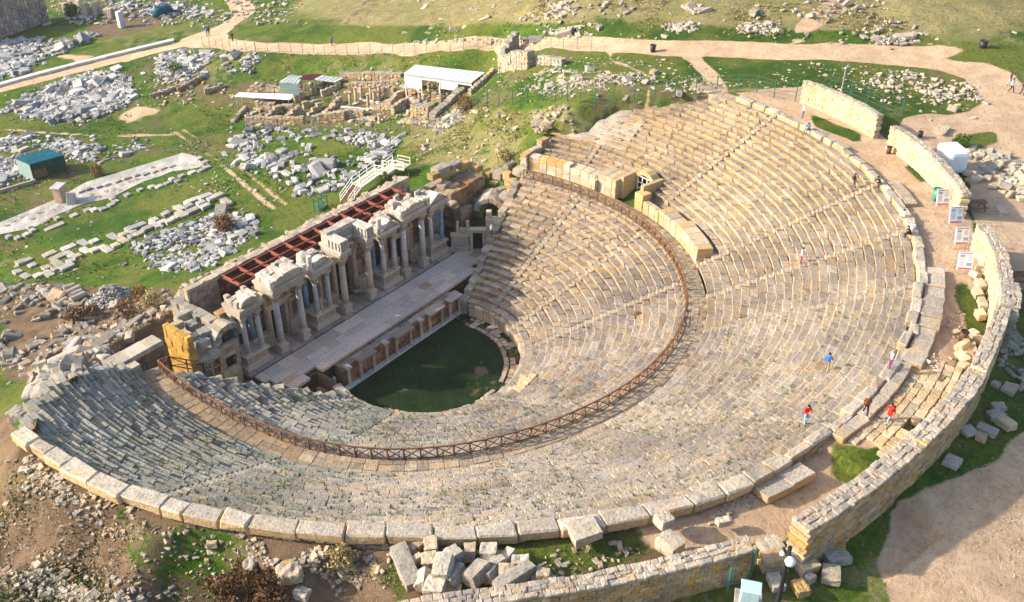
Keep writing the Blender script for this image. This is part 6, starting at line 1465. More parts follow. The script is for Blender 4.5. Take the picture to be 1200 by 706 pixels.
# ------------------------------------------------------------------ white railed stair
z0 = G(398, 240)[2]
dk = [P(404, 238, z0 + .1), P(418, 218, z0 + 1.7), P(444, 199, z0 + 2.4), P(452, 201, z0 + 2.4), P(463, 193, z0 + 3.1), P(477, 196, z0 + 3.1)]
st = thing('railed_stair', 'wooden stair and ramp with white railings behind the stage building', 'stair', dk[0])
ZZ = [p - dk[0] for p in dk]; side = 1.6
def perp(d): n_ = np.array((-d[1], d[0], 0)); return n_ / np.linalg.norm(n_)
m = MB(); d = ZZ[1] - ZZ[0]; n_ = perp(d)
for k in range(10): c = ZZ[0] + d * (k + .5) / 10; m.box(c, (.34, side, .08), rotz(math.atan2(d[1], d[0])), .01)
m.build('tread', M['wood'], st)
m = MB()
for a, b in ((1, 2), (2, 3), (3, 4), (4, 5)): m.bar(ZZ[a], ZZ[b], side, .1)
m.build('deck', M['palewood'], st)
for s_ in (-1, 1):
    m = MB()
    for a, b in zip(range(5), range(1, 6)):
        d = ZZ[b] - ZZ[a]; n_ = perp(d) * side / 2 * s_
        for zz in (.5, 1.0): m.bar(ZZ[a] + n_ + (0, 0, zz), ZZ[b] + n_ + (0, 0, zz), .065)
        kk = max(1, int(np.linalg.norm(d) / 1.3))
        for k in range(kk + 1): w_ = ZZ[a] + d * k / kk + n_; m.bar(w_ - (0, 0, .1), w_ + (0, 0, 1.05), .075)
        m.bar(ZZ[a] + n_ - (0, 0, .05), ZZ[b] + n_ - (0, 0, .05), .12, .2)
    m.build('railing', M['white_paint'], st)
m = MB()
for a in (1, 2, 3, 4, 5):
    for s_ in (-.6, .6):
        w_ = ZZ[a] + np.array((s_ * .6, s_, 0)); gz = ground(*(w_ + dk[0])[:2]) - dk[0][2]; m.bar((w_[0], w_[1], gz - .3), w_, .12)
m.build('support', M['wood'], st)
# ------------------------------------------------------------------ street furniture
def info_board(fx_, fy_, tl, label):
    q = G(fx_, fy_); b = thing('information_board', label, 'information board', q, math.atan2(r_[1], r_[0]) + tl)
    w, h = 1.25, 1.5; tr = rotxyz(-.32, 0, 0)
    for s_ in (-.6, .6): MB().bar((s_, 0, -.05), (s_ * .96, .62, 1.95), .06).build('leg', M['steel'], b)
    for s_ in (-.6, .6): MB().bar((s_, 1.0, -.05), (s_ * .96, .62, 1.9), .05).build('leg', M['steel'], b)
    pc = np.array((0, .34, 1.12)); pn = MB().box(pc, (w, .05, h), tr, .01).build('panel', M['print'], b)
    def pr(x, z, ww, hh, mat, nm): MB().box(pc + tr @ np.array((x, -.03, z)), (ww, .012, hh), tr, 0).build(nm, M[mat], pn)
    pr(0, h / 2 - .09, w * .8, .07, 'redink', 'heading'); pr(0, -h / 2 + .11, w * .86, .12, 'redink', 'footer')
    m = MB()
    for col_ in (-.3, .3):
        for k in range(9):
            if (k > 4) if col_ > 0 else (k < 3): continue
            m.box(pc + tr @ np.array((col_, -.03, .48 - k * .1)), (.42 * rng.uniform(.75, 1), .01, .03), tr, 0)
    m.build('text_lines', M['ink'], pn)
    pr(.3, -.28, .42, .3, 'blueink', 'picture'); pr(-.3, .42, .4, .22, 'blueink', 'picture')
for x, y, tl, l_ in ((1104, 246, .1, 'white information board beside the green bin, farthest of the row'), (1119, 267, .1, 'white information board at the end of the kiosk wall, second from the green bin'), (1126, 292, .05, 'white information board standing between two others, next to nearest of the row'), (1129, 322, -.1, 'white information board by the heaped stones, nearest of the row')): info_board(x, y, tl, l_)
def bin_(px, py, mat, label, h=.95, rad=.3, tilt=0, g=None):
    q = g if g is not None else G(px, py); b = thing('litter_bin', label, 'bin', q)
    b.rotation_euler = (tilt, 0, 0); MB().lathe((0, 0, 0), [(rad * .8, 0), (rad, h * .9)], 14).build('bin_body', M[mat], b, True)
    MB().lathe((0, 0, h * .9), [(rad * 1.08, 0), (rad * 1.08, h * .06), (rad * .85, h * .07), (rad * .8, h * .01)], 14).build('rim', M[mat if mat != 'bin_brown' else 'black'], b)
bin_(1097, 235, 'bin_green', 'green waste bin at the foot of the kiosk wall', 1.25, .48)
bin_(1126, 400, 'bin_brown', 'brown litter bin leaning by the stone heap', 1.0, .3, .12)
bin_(1041, 180, 'bin_brown', 'small dark bin at the inner foot of the kiosk wall', .8, .28)
bin_(1078, 161, 'black', 'small black bin on the road side of the kiosk wall', .7, .25)
bin_(765, 61, 'black', 'small black bin at the edge of the far road', 1.0, .4)
bin_(1151, 58, 'black', 'small black bin in the grass by the road bend', 1.2, .5)
q = G(1112, 197); kz = thing('white_kiosk', 'small white cabin with rounded roof behind the cream wall', 'kiosk', q, math.atan2(r_[1], r_[0]) + .15)
v, fc = rough((2.1, 2.6, 2.2), 6, .0, 3, .3); MB().add(v + (0, 0, 1.1), fc).build('cabin', M['white_paint'], kz); MB().box((.35, -1.3, .9), (.7, .06, 1.5), None, .01).build('door', M['steel'], kz); MB().box((0, 0, 2.2), (1.9, 2.4, .1), None, .04).build('roof_lid', M['white_paint'], kz)
for x, y, l_ in ((1142, 245, 'dark wooden picnic table at the end of the kiosk wall'), (1193, 330, 'dark wooden picnic table outside the tall curved wall')):
    q = G(x, y); t = thing('picnic_table', l_, 'picnic table', q, math.atan2(r_[1], r_[0]) + .1)
    MB().box((0, 0, .76), (1.9, .8, .06)).build('table_top', M['wood'], t)
    for s_ in (-.75, .75): MB().box((0, s_, .45), (1.9, .28, .05)).build('bench', M['wood'], t)
    for s_ in (-.7, .7): m = MB(); m.bar((s_, -.6, 0), (s_, -.25, .74), .09).bar((s_, .6, 0), (s_, .25, .74), .09).bar((s_, -.85, .4), (s_, .85, .4), .08); m.build('leg', M['wood'], t)
def lamp_post(foot, toppy, mat, label, w=.12):
    q = G(*foot); h = zat(q[0], q[1], toppy) - q[2]; t = thing('lamp_post', label, 'lamp post', q)
    MB().lathe((0, 0, 0), [(w * 1.4, -.1), (w * 1.3, .5), (w, .6), (w * .75, h)], 10).build('pole', M[mat], t); MB().box((0, 0, .03), (w * 5, w * 5, .1)).build('base_plate', M['walltop'], t)
    return t, h
t, h = lamp_post((986, 108), 78, 'steel', 'grey lamp post behind the farthest cream wall', .09)
for s_ in (-.3, .3): MB().box((s_, -.1, h - .1), (.42, .3, .3), rotxyz(.5, 0, 0), .05).build('lamp_head', M['steel'], t)
t, h = lamp_post((906, 732), 641, 'black', 'tall black lamp post with white globe lamps beside the shaded blocks', .14)
zl_ = h - .75
MB().lathe((-.22, -.22, zl_), [(.05, -.28), (.22, -.18), (.28, 0), (.22, .18), (.05, .28)], 12).build('globe', M['glass'], t, True)
for a, b in ((.25, -.05), (-.1, .3)): MB().lathe((a, b, zl_ + .15), [(.04, -.14), (.12, -.08), (.14, 0), (.1, .1)], 10).build('lamp_head', M['glass'], t, True)
MB().bar((-.22, -.22, zl_), (.25, .1, zl_ + .1), .05).build('arm', M['black'], t)
q = G(876, 712); cb = thing('electric_cabinet', 'pale blue electric cabinet outside the long low wall', 'cabinet', q, math.atan2(r_[1], r_[0]) - .25)
MB().box((0, 0, .8), (1.0, .8, 1.6), None, .02).build('body', M['cabinet'], cb); MB().box((0, 0, 1.62), (1.1, .9, .08), None, .02).build('roof', M['cabinet'], cb)
for s_ in (-.24, .24): MB().box((s_, -.41, .8), (.46, .03, 1.4), None, .01).build('door', M['cabinet'], cb)
MB().box((0, .3, .03), (1.5, 1.7, .12), None, .03, (.9, .95, .95)).build('base_slab', M['walltop'], cb)
for fp, tp, l_ in (((879, 677), 648, 'green metal post beside the cabinet, against the ochre sill'), ((853, 691), 670, 'green metal post left of the pale blue cabinet'), ((931, 648), 630, 'green metal post at the rounded end of the rubble wall'), ((1160, 437), 408, 'green metal post on the outer side of the curved wall')):
    q = G(*fp); hh = max(1.6, min(3.2, zat(q[0], q[1], tp) - q[2])); p_ = thing('green_post', l_, 'post', q)
    MB().box((0, 0, hh / 2), (.12, .12, hh + .2), None, .01).build('shaft', M['green_paint'], p_); MB().box((0, 0, hh + .11), (.15, .15, .04), None, .01).build('cap', M['green_paint'], p_)
q = G(376, 246); gb = thing('green_stand', 'green metal frame standing in the grass behind the stage building', 'frame', q)
m = MB()
for a in (-.7, .7):
    for b in (-.5, .5): m.bar((a, b, -.1), (a, b, 1.9), .1)
for z in (.3, 1.1, 1.9):
    for b in (-.5, .5): m.bar((-.7, b, z), (.7, b, z), .08)
    for a in (-.7, .7): m.bar((a, -.5, z), (a, .5, z), .08)
m.build('frame_tubes', M['green_paint'], gb); MB().box((0, 0, .5), (1.3, .9, .05)).build('shelf', M['green_paint'], gb)
def fence(pts, h, step, label, mat='green_paint', wires=4):
    q = lineG(pts, 10); s_ = np.r_[0, np.cumsum([np.linalg.norm(b - a) for a, b in zip(q[:-1], q[1:])])]; n = max(2, int(s_[-1] / step)); t = np.linspace(0, s_[-1], n + 1); q = np.array(q)
    X = np.stack([np.interp(t, s_, q[:, i]) for i in range(3)], 1); o = thing('wire_fence', label, 'fence', X[0])
    for k, x in enumerate(X - X[0]): MB().box(x + (0, 0, h / 2), (.11, .11, h + .3)).build('post', M[mat], o)
    m = MB()
    for w_ in range(wires + 1):
        for a, b in zip(X[:-1], X[1:]): m.bar(a - X[0] + (0, 0, h * w_ / wires * .96 + .02), b - X[0] + (0, 0, h * w_ / wires * .96 + .02), .025)
    m.build('wires', M['netting'], o)
fence([(300, 63), (400, 65), (482, 64), (560, 58), (600, 57), (650, 57), (693, 59)], 1.9, 2.3, 'long wire fence along the near side of the far road', 'steel')
fence([(238, 55), (300, 63)], 1.9, 2.3, 'wire fence running from the road junction to the bend', 'steel')
fence([(560, 128), (590, 123), (640, 119), (680, 121), (710, 125), (735, 124), (757, 118), (800, 112), (850, 108), (880, 106), (910, 115), (932, 118)], 2.0, 2.5, 'dark green wire fence running above the broken upper end of the seats')
fence([(972, 108), (1000, 115), (1020, 124), (1037, 134), (1056, 137)], 2.0, 2.2, 'dark green wire fence behind the farthest cream wall')
fence([(290, 153), (360, 153), (430, 156), (470, 158)], 1.6, 3.0, 'thin fence along the grass in front of the excavated rooms', 'netting')
fence([(480, 160), (520, 140), (560, 112), (585, 92)], 1.6, 3.0, 'thin fence climbing the slope right of the excavated rooms', 'netting')
for x, y, s_, l_ in ((340, 676, 1.3, 'big rubble lump under the rim left of the tumbled blocks'), (354, 698, .9, 'pale boulder at the bottom beside the brown bush'), (298, 662, 1.1, 'orange brown rubble lump under the left rim coping'), (45, 468, 2.0, 'big grey block on the bank at the left end of the seats'), (62, 455, 2.2, 'largest pale block on the bank at the left end of the seats'), (25, 490, 1.6, 'pinkish block alone at the far left in the grass')):
    q = G(x, y); v, fc = rough((s_, s_ * .75, s_ * .6), 7, .16, int(rng.integers(1e6)), .3); o = MB().add(v @ rotz(rng.uniform(0, 3)).T, fc, np.array(BL[rng.integers(4)])).build('boulder', M['block']); o.location = (q[0], q[1], q[2] + s_ * .18); tag(o, l_, 'boulder')
q = G(1103, 155); v, fc = rough((2.2, 1.2, .5), 6, .2, 8, .3); o = MB().add(v, fc, (1.1, 1, .85)).build('boulder', M['block']); o.location = (q[0], q[1], q[2] + .15); tag(o, 'flat pale boulder in the sandy plateau inside the road bend', 'boulder')
q = G(192, 19); o = thing('tarpaulin', 'dark blue green tarpaulin shelter near the distant ruins', 'tarpaulin', q); m = MB(); m.tube([(-2.4, 0, .3), (-1.2, 0, 1.3), (1.2, 0, 1.4), (2.6, 0, .3)], [.5, 1.0, 1.0, .4], 8); m.build('cover', M['teal_net'], o)
for k in range(11):
    q = G(78 + k * 6 + rng.normal(0, 1), 12 + k * .9 + rng.normal(0, 1.5)); hh = rng.uniform(1.4, 3.2); o = MB().box((0, 0, hh / 2), (1.3, 1.1, hh), rotz(.4), .15, np.array((1.15, 1.05, .95)) * rng.normal(1, .1)).build('pillar_stub', M['block']); o.location = tuple(q); tag(o, 'pale square pillar stub in the row of distant ruins', 'pillar', 'pillar stubs of the distant ruins')
q = G(143, 32); o = MB().box((0, 0, 1.6), (1.2, 1.2, 3.4), None, .1, (1.3, 1.3, 1.3)).build('pillar_stub', M['marble']); o.location = tuple(q); tag(o, 'white pillar standing alone in the distant diggings', 'pillar')
# ------------------------------------------------------------------ people
def cloth(name, c): M[name] = plain(name, c, .85, .15, 0, .12, 9)
for n_, c in (('skin', (.5, .3, .21)), ('hair_dark', (.02, .015, .012)), ('hair_fair', (.38, .25, .12)), ('shoe_dark', (.03, .03, .035)), ('shoe_white', (.7, .7, .72)), ('red_cloth', (.62, .03, .02)), ('blue_cloth', (.03, .16, .55)), ('pale_denim', (.2, .36, .5)), ('denim', (.05, .13, .26)), ('black_cloth', (.018, .018, .022)), ('white_cloth', (.75, .76, .8)), ('grey_cloth', (.4, .43, .48)), ('brown_cloth', (.16, .055, .035)), ('purple_cloth', (.22, .03, .14)), ('mauve_cloth', (.16, .09, .14)), ('dark_red_cloth', (.3, .03, .04)), ('tan_cloth', (.35, .26, .18)), ('pink_cloth', (.6, .25, .3)), ('beige_cloth', (.45, .36, .27))): cloth(n_, c)
def joints(kind):
    J = dict(pelvis=(0, 0, .93), spine=(0, 0, 1.14), chest=(0, .01, 1.34), neck=(0, 0, 1.47), headb=(0, .02, 1.55), headt=(0, .03, 1.67))
    for s_, sd in ((-1, 'L'), (1, 'R')):
        J['sh' + sd] = (s_ * .175, 0, 1.395); J['el' + sd] = (s_ * .235, -.03, 1.12); J['wr' + sd] = (s_ * .24, .07, .9)
        J['hip' + sd] = (s_ * .09, 0, .88); J['kn' + sd] = (s_ * .10, .03, .49); J['an' + sd] = (s_ * .10, -.02, .09); J['toe' + sd] = (s_ * .115, .14, .045)
    if kind == 'walk':
        J.update(knL=(-.1, .2, .52), anL=(-.1, .26, .12), toeL=(-.11, .42, .07), knR=(.1, -.02, .48), anR=(.1, -.27, .12), toeR=(.11, -.13, .045), elL=(-.25, -.13, 1.14), wrL=(-.24, -.13, .9), elR=(.25, .06, 1.13), wrR=(.22, .24, .98))
    if kind == 'photo':
        J.update(elL=(-.27, .16, 1.22), wrL=(-.08, .27, 1.5), elR=(.27, .16, 1.22), wrR=(.08, .27, 1.5), knL=(-.12, .1, .5), anL=(-.12, .1, .09), toeL=(-.13, .26, .045))
    if kind == 'look':
        J.update(elL=(-.28, .1, 1.16), wrL=(-.07, .28, 1.18), elR=(.28, .1, 1.16), wrR=(.07, .28, 1.2), headb=(0, .04, 1.545), headt=(0, .09, 1.65), knR=(.12, .14, .52), anR=(.13, .22, .16), toeR=(.14, .37, .11), anL=(-.1, -.12, .09), toeL=(-.11, .03, .045))
    if kind in ('sit', 'lean'):
        dz = .93 - .44
        for k in ('pelvis', 'spine', 'chest', 'neck', 'headb', 'headt', 'shL', 'shR'): x, y, z = J[k]; J[k] = (x, y + (z - .93) * (.42 if kind == 'lean' else .14), z - dz)
        for s_, sd in ((-1, 'L'), (1, 'R')):
            J['hip' + sd] = (s_ * .1, .0, .43); J['kn' + sd] = (s_ * .15, .42, .50); J['an' + sd] = (s_ * .14, .38, .09); J['toe' + sd] = (s_ * .15, .54, .045)
            J['el' + sd] = (s_ * .25, .24, .70); J['wr' + sd] = (s_ * .13, .42, .62)
    return J
RAD = dict(pelvis=.155, spine=.135, chest=.165, neck=.055, headb=.088, headt=.085)
RAD.update({k + s_: v for s_ in 'LR' for k, v in dict(sh=.078, el=.05, wr=.034, hip=.1, kn=.064, an=.043, toe=.042).items()})
ED = [('pelvis', 'spine'), ('spine', 'chest'), ('chest', 'neck'), ('neck', 'headb'), ('headb', 'headt')] + [(a + s_, b + s_) if a else (c_, b + s_) for s_ in 'LR' for a, b, c_ in ((None, 'sh', 'chest'), ('sh', 'el', 0), ('el', 'wr', 0), (None, 'hip', 'pelvis'), ('hip', 'kn', 0), ('kn', 'an', 0), ('an', 'toe', 0))]
def person(loc, face, kind, top, legs, hair, shoes, label, sc_=1.0, coat=False, bag=None):
    """face: world direction looked at. one continuous skinned body with five-fingered hands"""
    J = joints(kind); names = list(J); me = bpy.data.meshes.new('person'); idx = {k: i for i, k in enumerate(names)}
    me.from_pydata([J[k] for k in names], [(idx[a], idx[b]) for a, b in ED], []); o = bpy.data.objects.new('person', me); COL.objects.link(o)
    sk = o.modifiers.new('skin', 'SKIN'); sb = o.modifiers.new('sub', 'SUBSURF'); sb.levels = 1; sb.render_levels = 1
    for k in names: v = me.skin_vertices[0].data[idx[k]]; v.radius = (RAD[k] * (1.08 if k in ('pelvis', 'chest', 'spine') else 1.0), RAD[k] * (.8 if k in ('pelvis', 'chest', 'spine') else 1)); v.use_root = k == 'pelvis'
    dg = bpy.context.evaluated_depsgraph_get(); dg.update(); m2 = bpy.data.meshes.new_from_object(o.evaluated_get(dg)); bpy.data.objects.remove(o); bpy.data.meshes.remove(me)
    V = np.array([v.co[:] for v in m2.vertices]); Fc = [tuple(p.vertices) for p in m2.polygons]; bpy.data.meshes.remove(m2)
    segs = [(np.array(J[a]), np.array(J[b]), a, b) for a, b in ED]
    mi = []
    for fc in Fc:
        c = V[list(fc)].mean(0); best = None
        for a, b, na, nb in segs:
            t = np.clip((c - a) @ (b - a) / ((b - a) @ (b - a)), 0, 1); dd2 = np.linalg.norm(c - a - t * (b - a)) / (RAD[na] * (1 - t) + RAD[nb] * t)
            if best is None or dd2 < best[0]: best = (dd2, na, nb, t)
        _, na, nb, t = best
        if na in ('headb', 'neck') : r2 = 0 if not (na == 'neck' and t < .2) else 1
        elif na.startswith('an'): r2 = 3
        elif na.startswith('kn') or na.startswith('hip') or (nb.startswith('hip')) or (na == 'pelvis' and t < (.15 if not coat else -.1)): r2 = 2
        elif na.startswith('el') and t > .9: r2 = 0
        else: r2 = 1
        if coat and r2 == 2 and (nb.startswith('hip') or na.startswith('hip') and t < .55): r2 = 1
        mi.append(r2)
    m = MB(); m.add(V, Fc); m.mi = mi
    hb, ht = np.array(J['headb']), np.array(J['headt']); up = (ht - hb) / np.linalg.norm(ht - hb); fw = np.array((0, 1., 0)) - up * up[1]; fw /= np.linalg.norm(fw); rt = np.array((1., 0, 0)); hc = hb + up * .045
    m.tube([hc + fw * .06, hc + fw * .105 - up * .02, hc + fw * .075 - up * .035], [.012, .017, .01], 5)   # nose
    for s_ in (-1, 1):
        m.tube([hc + rt * s_ * .032 + fw * .07 + up * .018, hc + rt * s_ * .032 + fw * .09 + up * .018], [.012, .010], 6, (1, 1, 1), 4)   # eyes
        m.tube([hc + rt * s_ * .075 - up * .02, hc + rt * s_ * .095, hc + rt * s_ * .08 + up * .025], [.01, .018, .01], 5)       # ears
    m.tube([hc + rt * -.025 + fw * .078 - up * .055, hc + rt * .025 + fw * .078 - up * .055], [.008, .008], 5, (1, 1, 1), 5)   # mouth
    for s_, sd in ((-1, 'L'), (1, 'R')):
        w, e = np.array(J['wr' + sd]), np.array(J['el' + sd]); d = (w - e) / np.linalg.norm(w - e); sx = np.cross(d, (0, 1., .2)); sx /= np.linalg.norm(sx); pn = np.cross(sx, d)
        m.tube([w - d * .01, w + d * .05, w + d * .09], [.03, .036, .034], 7)
        for k, (off, ln) in enumerate(((-.026, .06), (-.009, .072), (.009, .068), (.026, .052))): b0 = w + d * .08 + sx * off; m.tube([b0, b0 + d * ln * .55 + pn * .006, b0 + d * ln + pn * .024], [.009, .008, .006], 5)
        b0 = w + d * .03 - sx * .03 * s_; m.tube([b0, b0 - sx * .025 * s_ + d * .025, b0 - sx * .03 * s_ + d * .055 + pn * .01], [.011, .009, .007], 5)
    body = m.build('person', None, None, True, None, [M['skin'], M[top], M[legs], M[shoes], M['hair_dark'], M['redink']])
    h = MB(); hcen = hb + up * .075 - fw * .012; vs = []; fs = []
    for i in range(6):
        ph = pi / 2 * i / 5
        for j in range(12):
            t_ = 2 * pi * j / 12; low = -.0 if math.sin(t_) > .3 else -.06; rr = .1 * math.cos(ph); zz = .1 * math.sin(ph) + (low if i == 0 else 0); vs.append(hcen + rt * rr * math.cos(t_) + fw * rr * math.sin(t_) * 1.1 + up * zz)
    for i in range(5):
        for j in range(12): fs.append((i * 12 + j, i * 12 + (j + 1) % 12, i * 12 + 12 + (j + 1) % 12, i * 12 + 12 + j))
    h.add(vs, fs); ho = h.build('hair', M[hair], body, True)
    if bag: b_ = MB(); v, fc = rough((.34, .16, .42), 5, .03, 2, .4); b_.add(v + np.array(J['chest']) + (0, -.2, -.12), fc); b_.build('backpack', M[bag], body)
    body.location = tuple(loc); body.rotation_euler = (0, 0, math.atan2(-face[0], face[1])); body.scale = (sc_, sc_, sc_)
    return tag(body, label, 'person')
def seat_pt(px, py):
    d = ray(px, py)
    for t in np.arange(45, 170, .05):
        X = C + d * t; rr = math.hypot(X[0], X[1]); th = math.degrees(math.atan2(X[1], X[0])); a = th - 360 if th > 90 else th
        if a > 17 or a < -203: continue
        r0, r1 = float(up_r(a, 0)), float(rim_r(a))
        if r0 < rr < r1: z = ZU + (ZO - ZU) / NU * (int((rr - r0) / (r1 - r0) * NU) + 1)
        elif rr >= r1: z = 17.4
        else: continue
        if X[2] <= z: X[2] = z; return X
    return G(px, py)
def inward(q): return -np.array((q[0], q[1])) / np.hypot(q[0], q[1])
def sit_on(px, py):
    """seat picture point -> base point on the row below, in front of the seat edge"""
    q = seat_pt(px, py); th = math.degrees(math.atan2(q[1], q[0])); a = th - 360 if th > 90 else th; rr = np.hypot(q[0], q[1]); r0, r1 = float(up_r(a, 0)), float(rim_r(a)); i = min(NU - 1, max(1, int((rr - r0) / (r1 - r0) * NU))); edge = r0 + (r1 - r0) * i / NU + .12
    return np.array([*pol(a, edge), ZU + (ZO - ZU) / NU * (i + 1) - .40]), a
away = np.array([f[0], f[1]]) / np.hypot(f[0], f[1]); rgt = r_[:2]
q = seat_pt(943, 498); person(q, -away + rgt * .2, 'look', 'red_cloth', 'pale_denim', 'hair_dark', 'shoe_dark', 'person in a red jacket and pale jeans looking down at what both hands hold', 1.02)
q = P(1013, 487, 17.75); person(q, -away + rgt * -.2, 'walk', 'brown_cloth', 'black_cloth', 'hair_fair', 'shoe_white', 'person in a brown top and black trousers walking on the rim slabs', 1.0)
q = P(1040, 496, 17.42); person(q, -rgt * .7 - away * .6, 'walk', 'red_cloth', 'pale_denim', 'hair_dark', 'shoe_dark', 'person in a long red coat and blue jeans striding over the paved corner', 1.0, True, 'brown_cloth')
q = seat_pt(968, 436); person(q, away * .8 + rgt * .5, 'walk', 'blue_cloth', 'tan_cloth', 'hair_dark', 'shoe_dark', 'person in a bright blue jacket climbing the rows', 1.02)
q = P(1042, 433, 17.72); person(q, -rgt - away * .1, 'photo', 'grey_cloth', 'purple_cloth', 'hair_fair', 'shoe_white', 'person in a grey top and purple trousers raising both hands to the face', 1.0)
q = seat_pt(938, 309); person(q, rgt * .9 - away * .3, 'stand', 'white_cloth', 'dark_red_cloth', 'hair_dark', 'shoe_dark', 'person in white with dark red trousers standing mid rows', 1.0)
q = seat_pt(999, 222); person(q, rgt, 'walk', 'black_cloth', 'mauve_cloth', 'hair_dark', 'shoe_dark', 'person in black standing on the upper rows', 1.0)
q, a = sit_on(1030, 216); person(q, inward(q), 'lean', 'black_cloth', 'tan_cloth', 'hair_dark', 'shoe_dark', 'person in black sitting hunched on the rim beside the standing one', 1.02)
q, a = sit_on(1057, 258); person(q, inward(q), 'sit', 'white_cloth', 'beige_cloth', 'hair_dark', 'shoe_white', 'person in a white top sitting on the rim', 1.02)
q, a = sit_on(1065, 276); person(q, inward(q), 'lean', 'black_cloth', 'black_cloth', 'hair_dark', 'shoe_dark', 'person all in black sitting on the rim in front of a white bundle', 1.02)
b = P(1068, 268, 17.85); v, fc = rough((.75, .5, .35), 6, .2, 5, .6); o = MB().add(v, fc).build('white_bundle', M['white_cloth']); o.location = (b[0], b[1], b[2] + .12); tag(o, 'white and pink bundle lying on the rim behind the person all in black', 'bundle'); MB().box((0, 0, .17), (.3, .25, .1), None, .04).build('pink_cloth', M['pink_cloth'], o)
q = P(940, 139, 17.45); person(q, rgt, 'stand', 'white_cloth', 'denim', 'hair_fair', 'shoe_dark', 'person in a white top and blue jeans standing on the rim by the farthest wall', 1.0)
q, a = sit_on(970, 151); person(q, inward(q), 'sit', 'denim', 'denim', 'hair_dark', 'shoe_dark', 'person in blue sitting on the rim near the farthest wall', 1.0)
for px, py, k_, tp, lg, hr, l_ in ((1182, 101, 'walk', 'mauve_cloth', 'pale_denim', 'hair_dark', 'person in mauve walking up the road, half hidden behind the other'), (1184, 109, 'walk', 'white_cloth', 'black_cloth', 'hair_dark', 'person in a white top and black trousers walking on the road bend'), (1197, 112, 'walk', 'mauve_cloth', 'black_cloth', 'hair_dark', 'person in dark clothes at the edge of the picture on the road'), (243, 43, 'walk', 'blue_cloth', 'denim', 'hair_dark', 'tiny person in pale blue and white on the far road junction'), (245.5, 42.5, 'walk', 'black_cloth', 'denim', 'hair_dark', 'tiny person in dark blue next to another on the far junction'), (273, 49, 'walk', 'black_cloth', 'black_cloth', 'hair_dark', 'tiny person in black walking beside the far road bend'), (389, 54, 'stand', 'denim', 'black_cloth', 'hair_dark', 'tiny lone person in dark blue on the straight part of the far road')):
    person(G(px, py), -away + rgt * rng.normal(0, .5), k_, tp, lg, hr, 'shoe_dark', l_, 1.05)
q = P(1037, 489, 17.45); 
# ------------------------------------------------------------------ weeds and tufts
def tufts(pts, smin, smax, mat, name, label, per=8):
    n = len(pts); m = MB(); sz = rng.uniform(smin, smax, n); V = []; Fc = []; T = []
    for i in range(n):
        tc = rng.normal(1, .22) * np.array((1, 1, 1))
        for k in range(per):
            a = rng.uniform(0, 6.28); w = sz[i] * rng.uniform(.12, .28); d = np.array((math.cos(a), math.sin(a), 0)); o2 = np.array((-d[1], d[0], 0)) * w * .5; h_ = sz[i] * rng.uniform(.5, 1.0); b0 = pts[i] + d * rng.uniform(0, sz[i] * .3)
            j = len(V); V += [b0 - o2, b0 + o2, b0 + d * sz[i] * .5 + o2 * .7 + (0, 0, h_ * .8), b0 + d * sz[i] * .6 - o2 * .5 + (0, 0, h_)]; Fc.append((j, j + 1, j + 2, j + 3)); T += [tc] * 4
    m.add(V, Fc, np.clip(np.array(T), .3, 1.8)); return tag(m.build(name, M[mat]), label, 'weeds', None, 'stuff')
pts = []
while len(pts) < 5200:
    up_ = rng.random() < .6; a = rng.choice([rng.uniform(-200, -150), rng.uniform(-150, -95), rng.uniform(-95, 10)], p=[.4, .36, .24]); N = NU if up_ else NL; i = rng.integers(1, N); z0_, z1_ = (ZU, ZO) if up_ else (ZP, ZR)
    if up_ and i < 5 and a > -44: continue
    vis = rng.random() < .75; r = float((up_r if up_ else low_r)(a, i / N)) + (rng.uniform(.0, .5) if vis else -rng.uniform(.02, .12))
    if up_ and (a > np.interp(r, [e[0] for e in UEND], [e[1] for e in UEND]) or a < np.interp(r, [e[0] for e in ULEFT], [e[1] for e in ULEFT])): continue
    if not up_ and a < np.interp(r, [e[0] for e in LLEFT], [e[1] for e in LLEFT]): continue
    if vnoise(a * .5, r, 3.0, 61) < .42: continue
    pts.append(np.array([*pol(a, r), z0_ + (z1_ - z0_) / N * (i + (1 if vis else 0)) - .04]))
tufts(pts, .07, .2, 'weed', 'weeds', 'small green weeds growing in the joints of the seats')
def gtufts(polypx, n, smin, smax, mat, name, label):
    poly = polyG(polypx); xs = [p[0] for p in poly]; ys = [p[1] for p in poly]; out = []
    while len(out) < n:
        x, y = rng.uniform(min(xs), max(xs), 4000), rng.uniform(min(ys), max(ys), 4000); k = inpoly(x, y, poly) & (fbm(x, y, 5, 3, 91) > .47); out += list(zip(x[k], y[k]))
    out = np.array(out[:n]); hb_ = bowl(out[:, 0], out[:, 1]); hh_ = H(out[:, 0], out[:, 1]); k_ = hb_ > hh_ - 1.2; out, hh_ = out[k_], np.minimum(hh_, hb_)[k_]; tufts(np.c_[out, hh_ - .03], smin, smax, mat, name, label)
gtufts([(-5, 545), (100, 585), (330, 640), (470, 655), (460, 712), (-5, 712)], 1500, .06, .2, 'weed', 'weeds', 'green weeds on the earthy slope below the rim')
gtufts([(-5, 545), (100, 585), (330, 640), (470, 655), (460, 712), (-5, 712)], 700, .08, .25, 'straw', 'dry_grass', 'dry grass tufts on the earthy slope below the rim')
gtufts([(0, 340), (110, 335), (235, 340), (220, 385), (140, 430), (0, 445)], 1200, .12, .34, 'straw', 'dry_grass', 'dry grass between the blocks left of the side passage')
gtufts([(480, 125), (560, 120), (640, 140), (600, 200), (560, 215), (480, 205)], 1200, .12, .34, 'straw', 'dry_grass', 'dry grass on the bank above the right wing')
gtufts([(480, 125), (560, 120), (640, 140), (600, 200), (560, 215), (480, 205)], 900, .1, .3, 'weed', 'weeds', 'green weeds on the bank above the right wing')
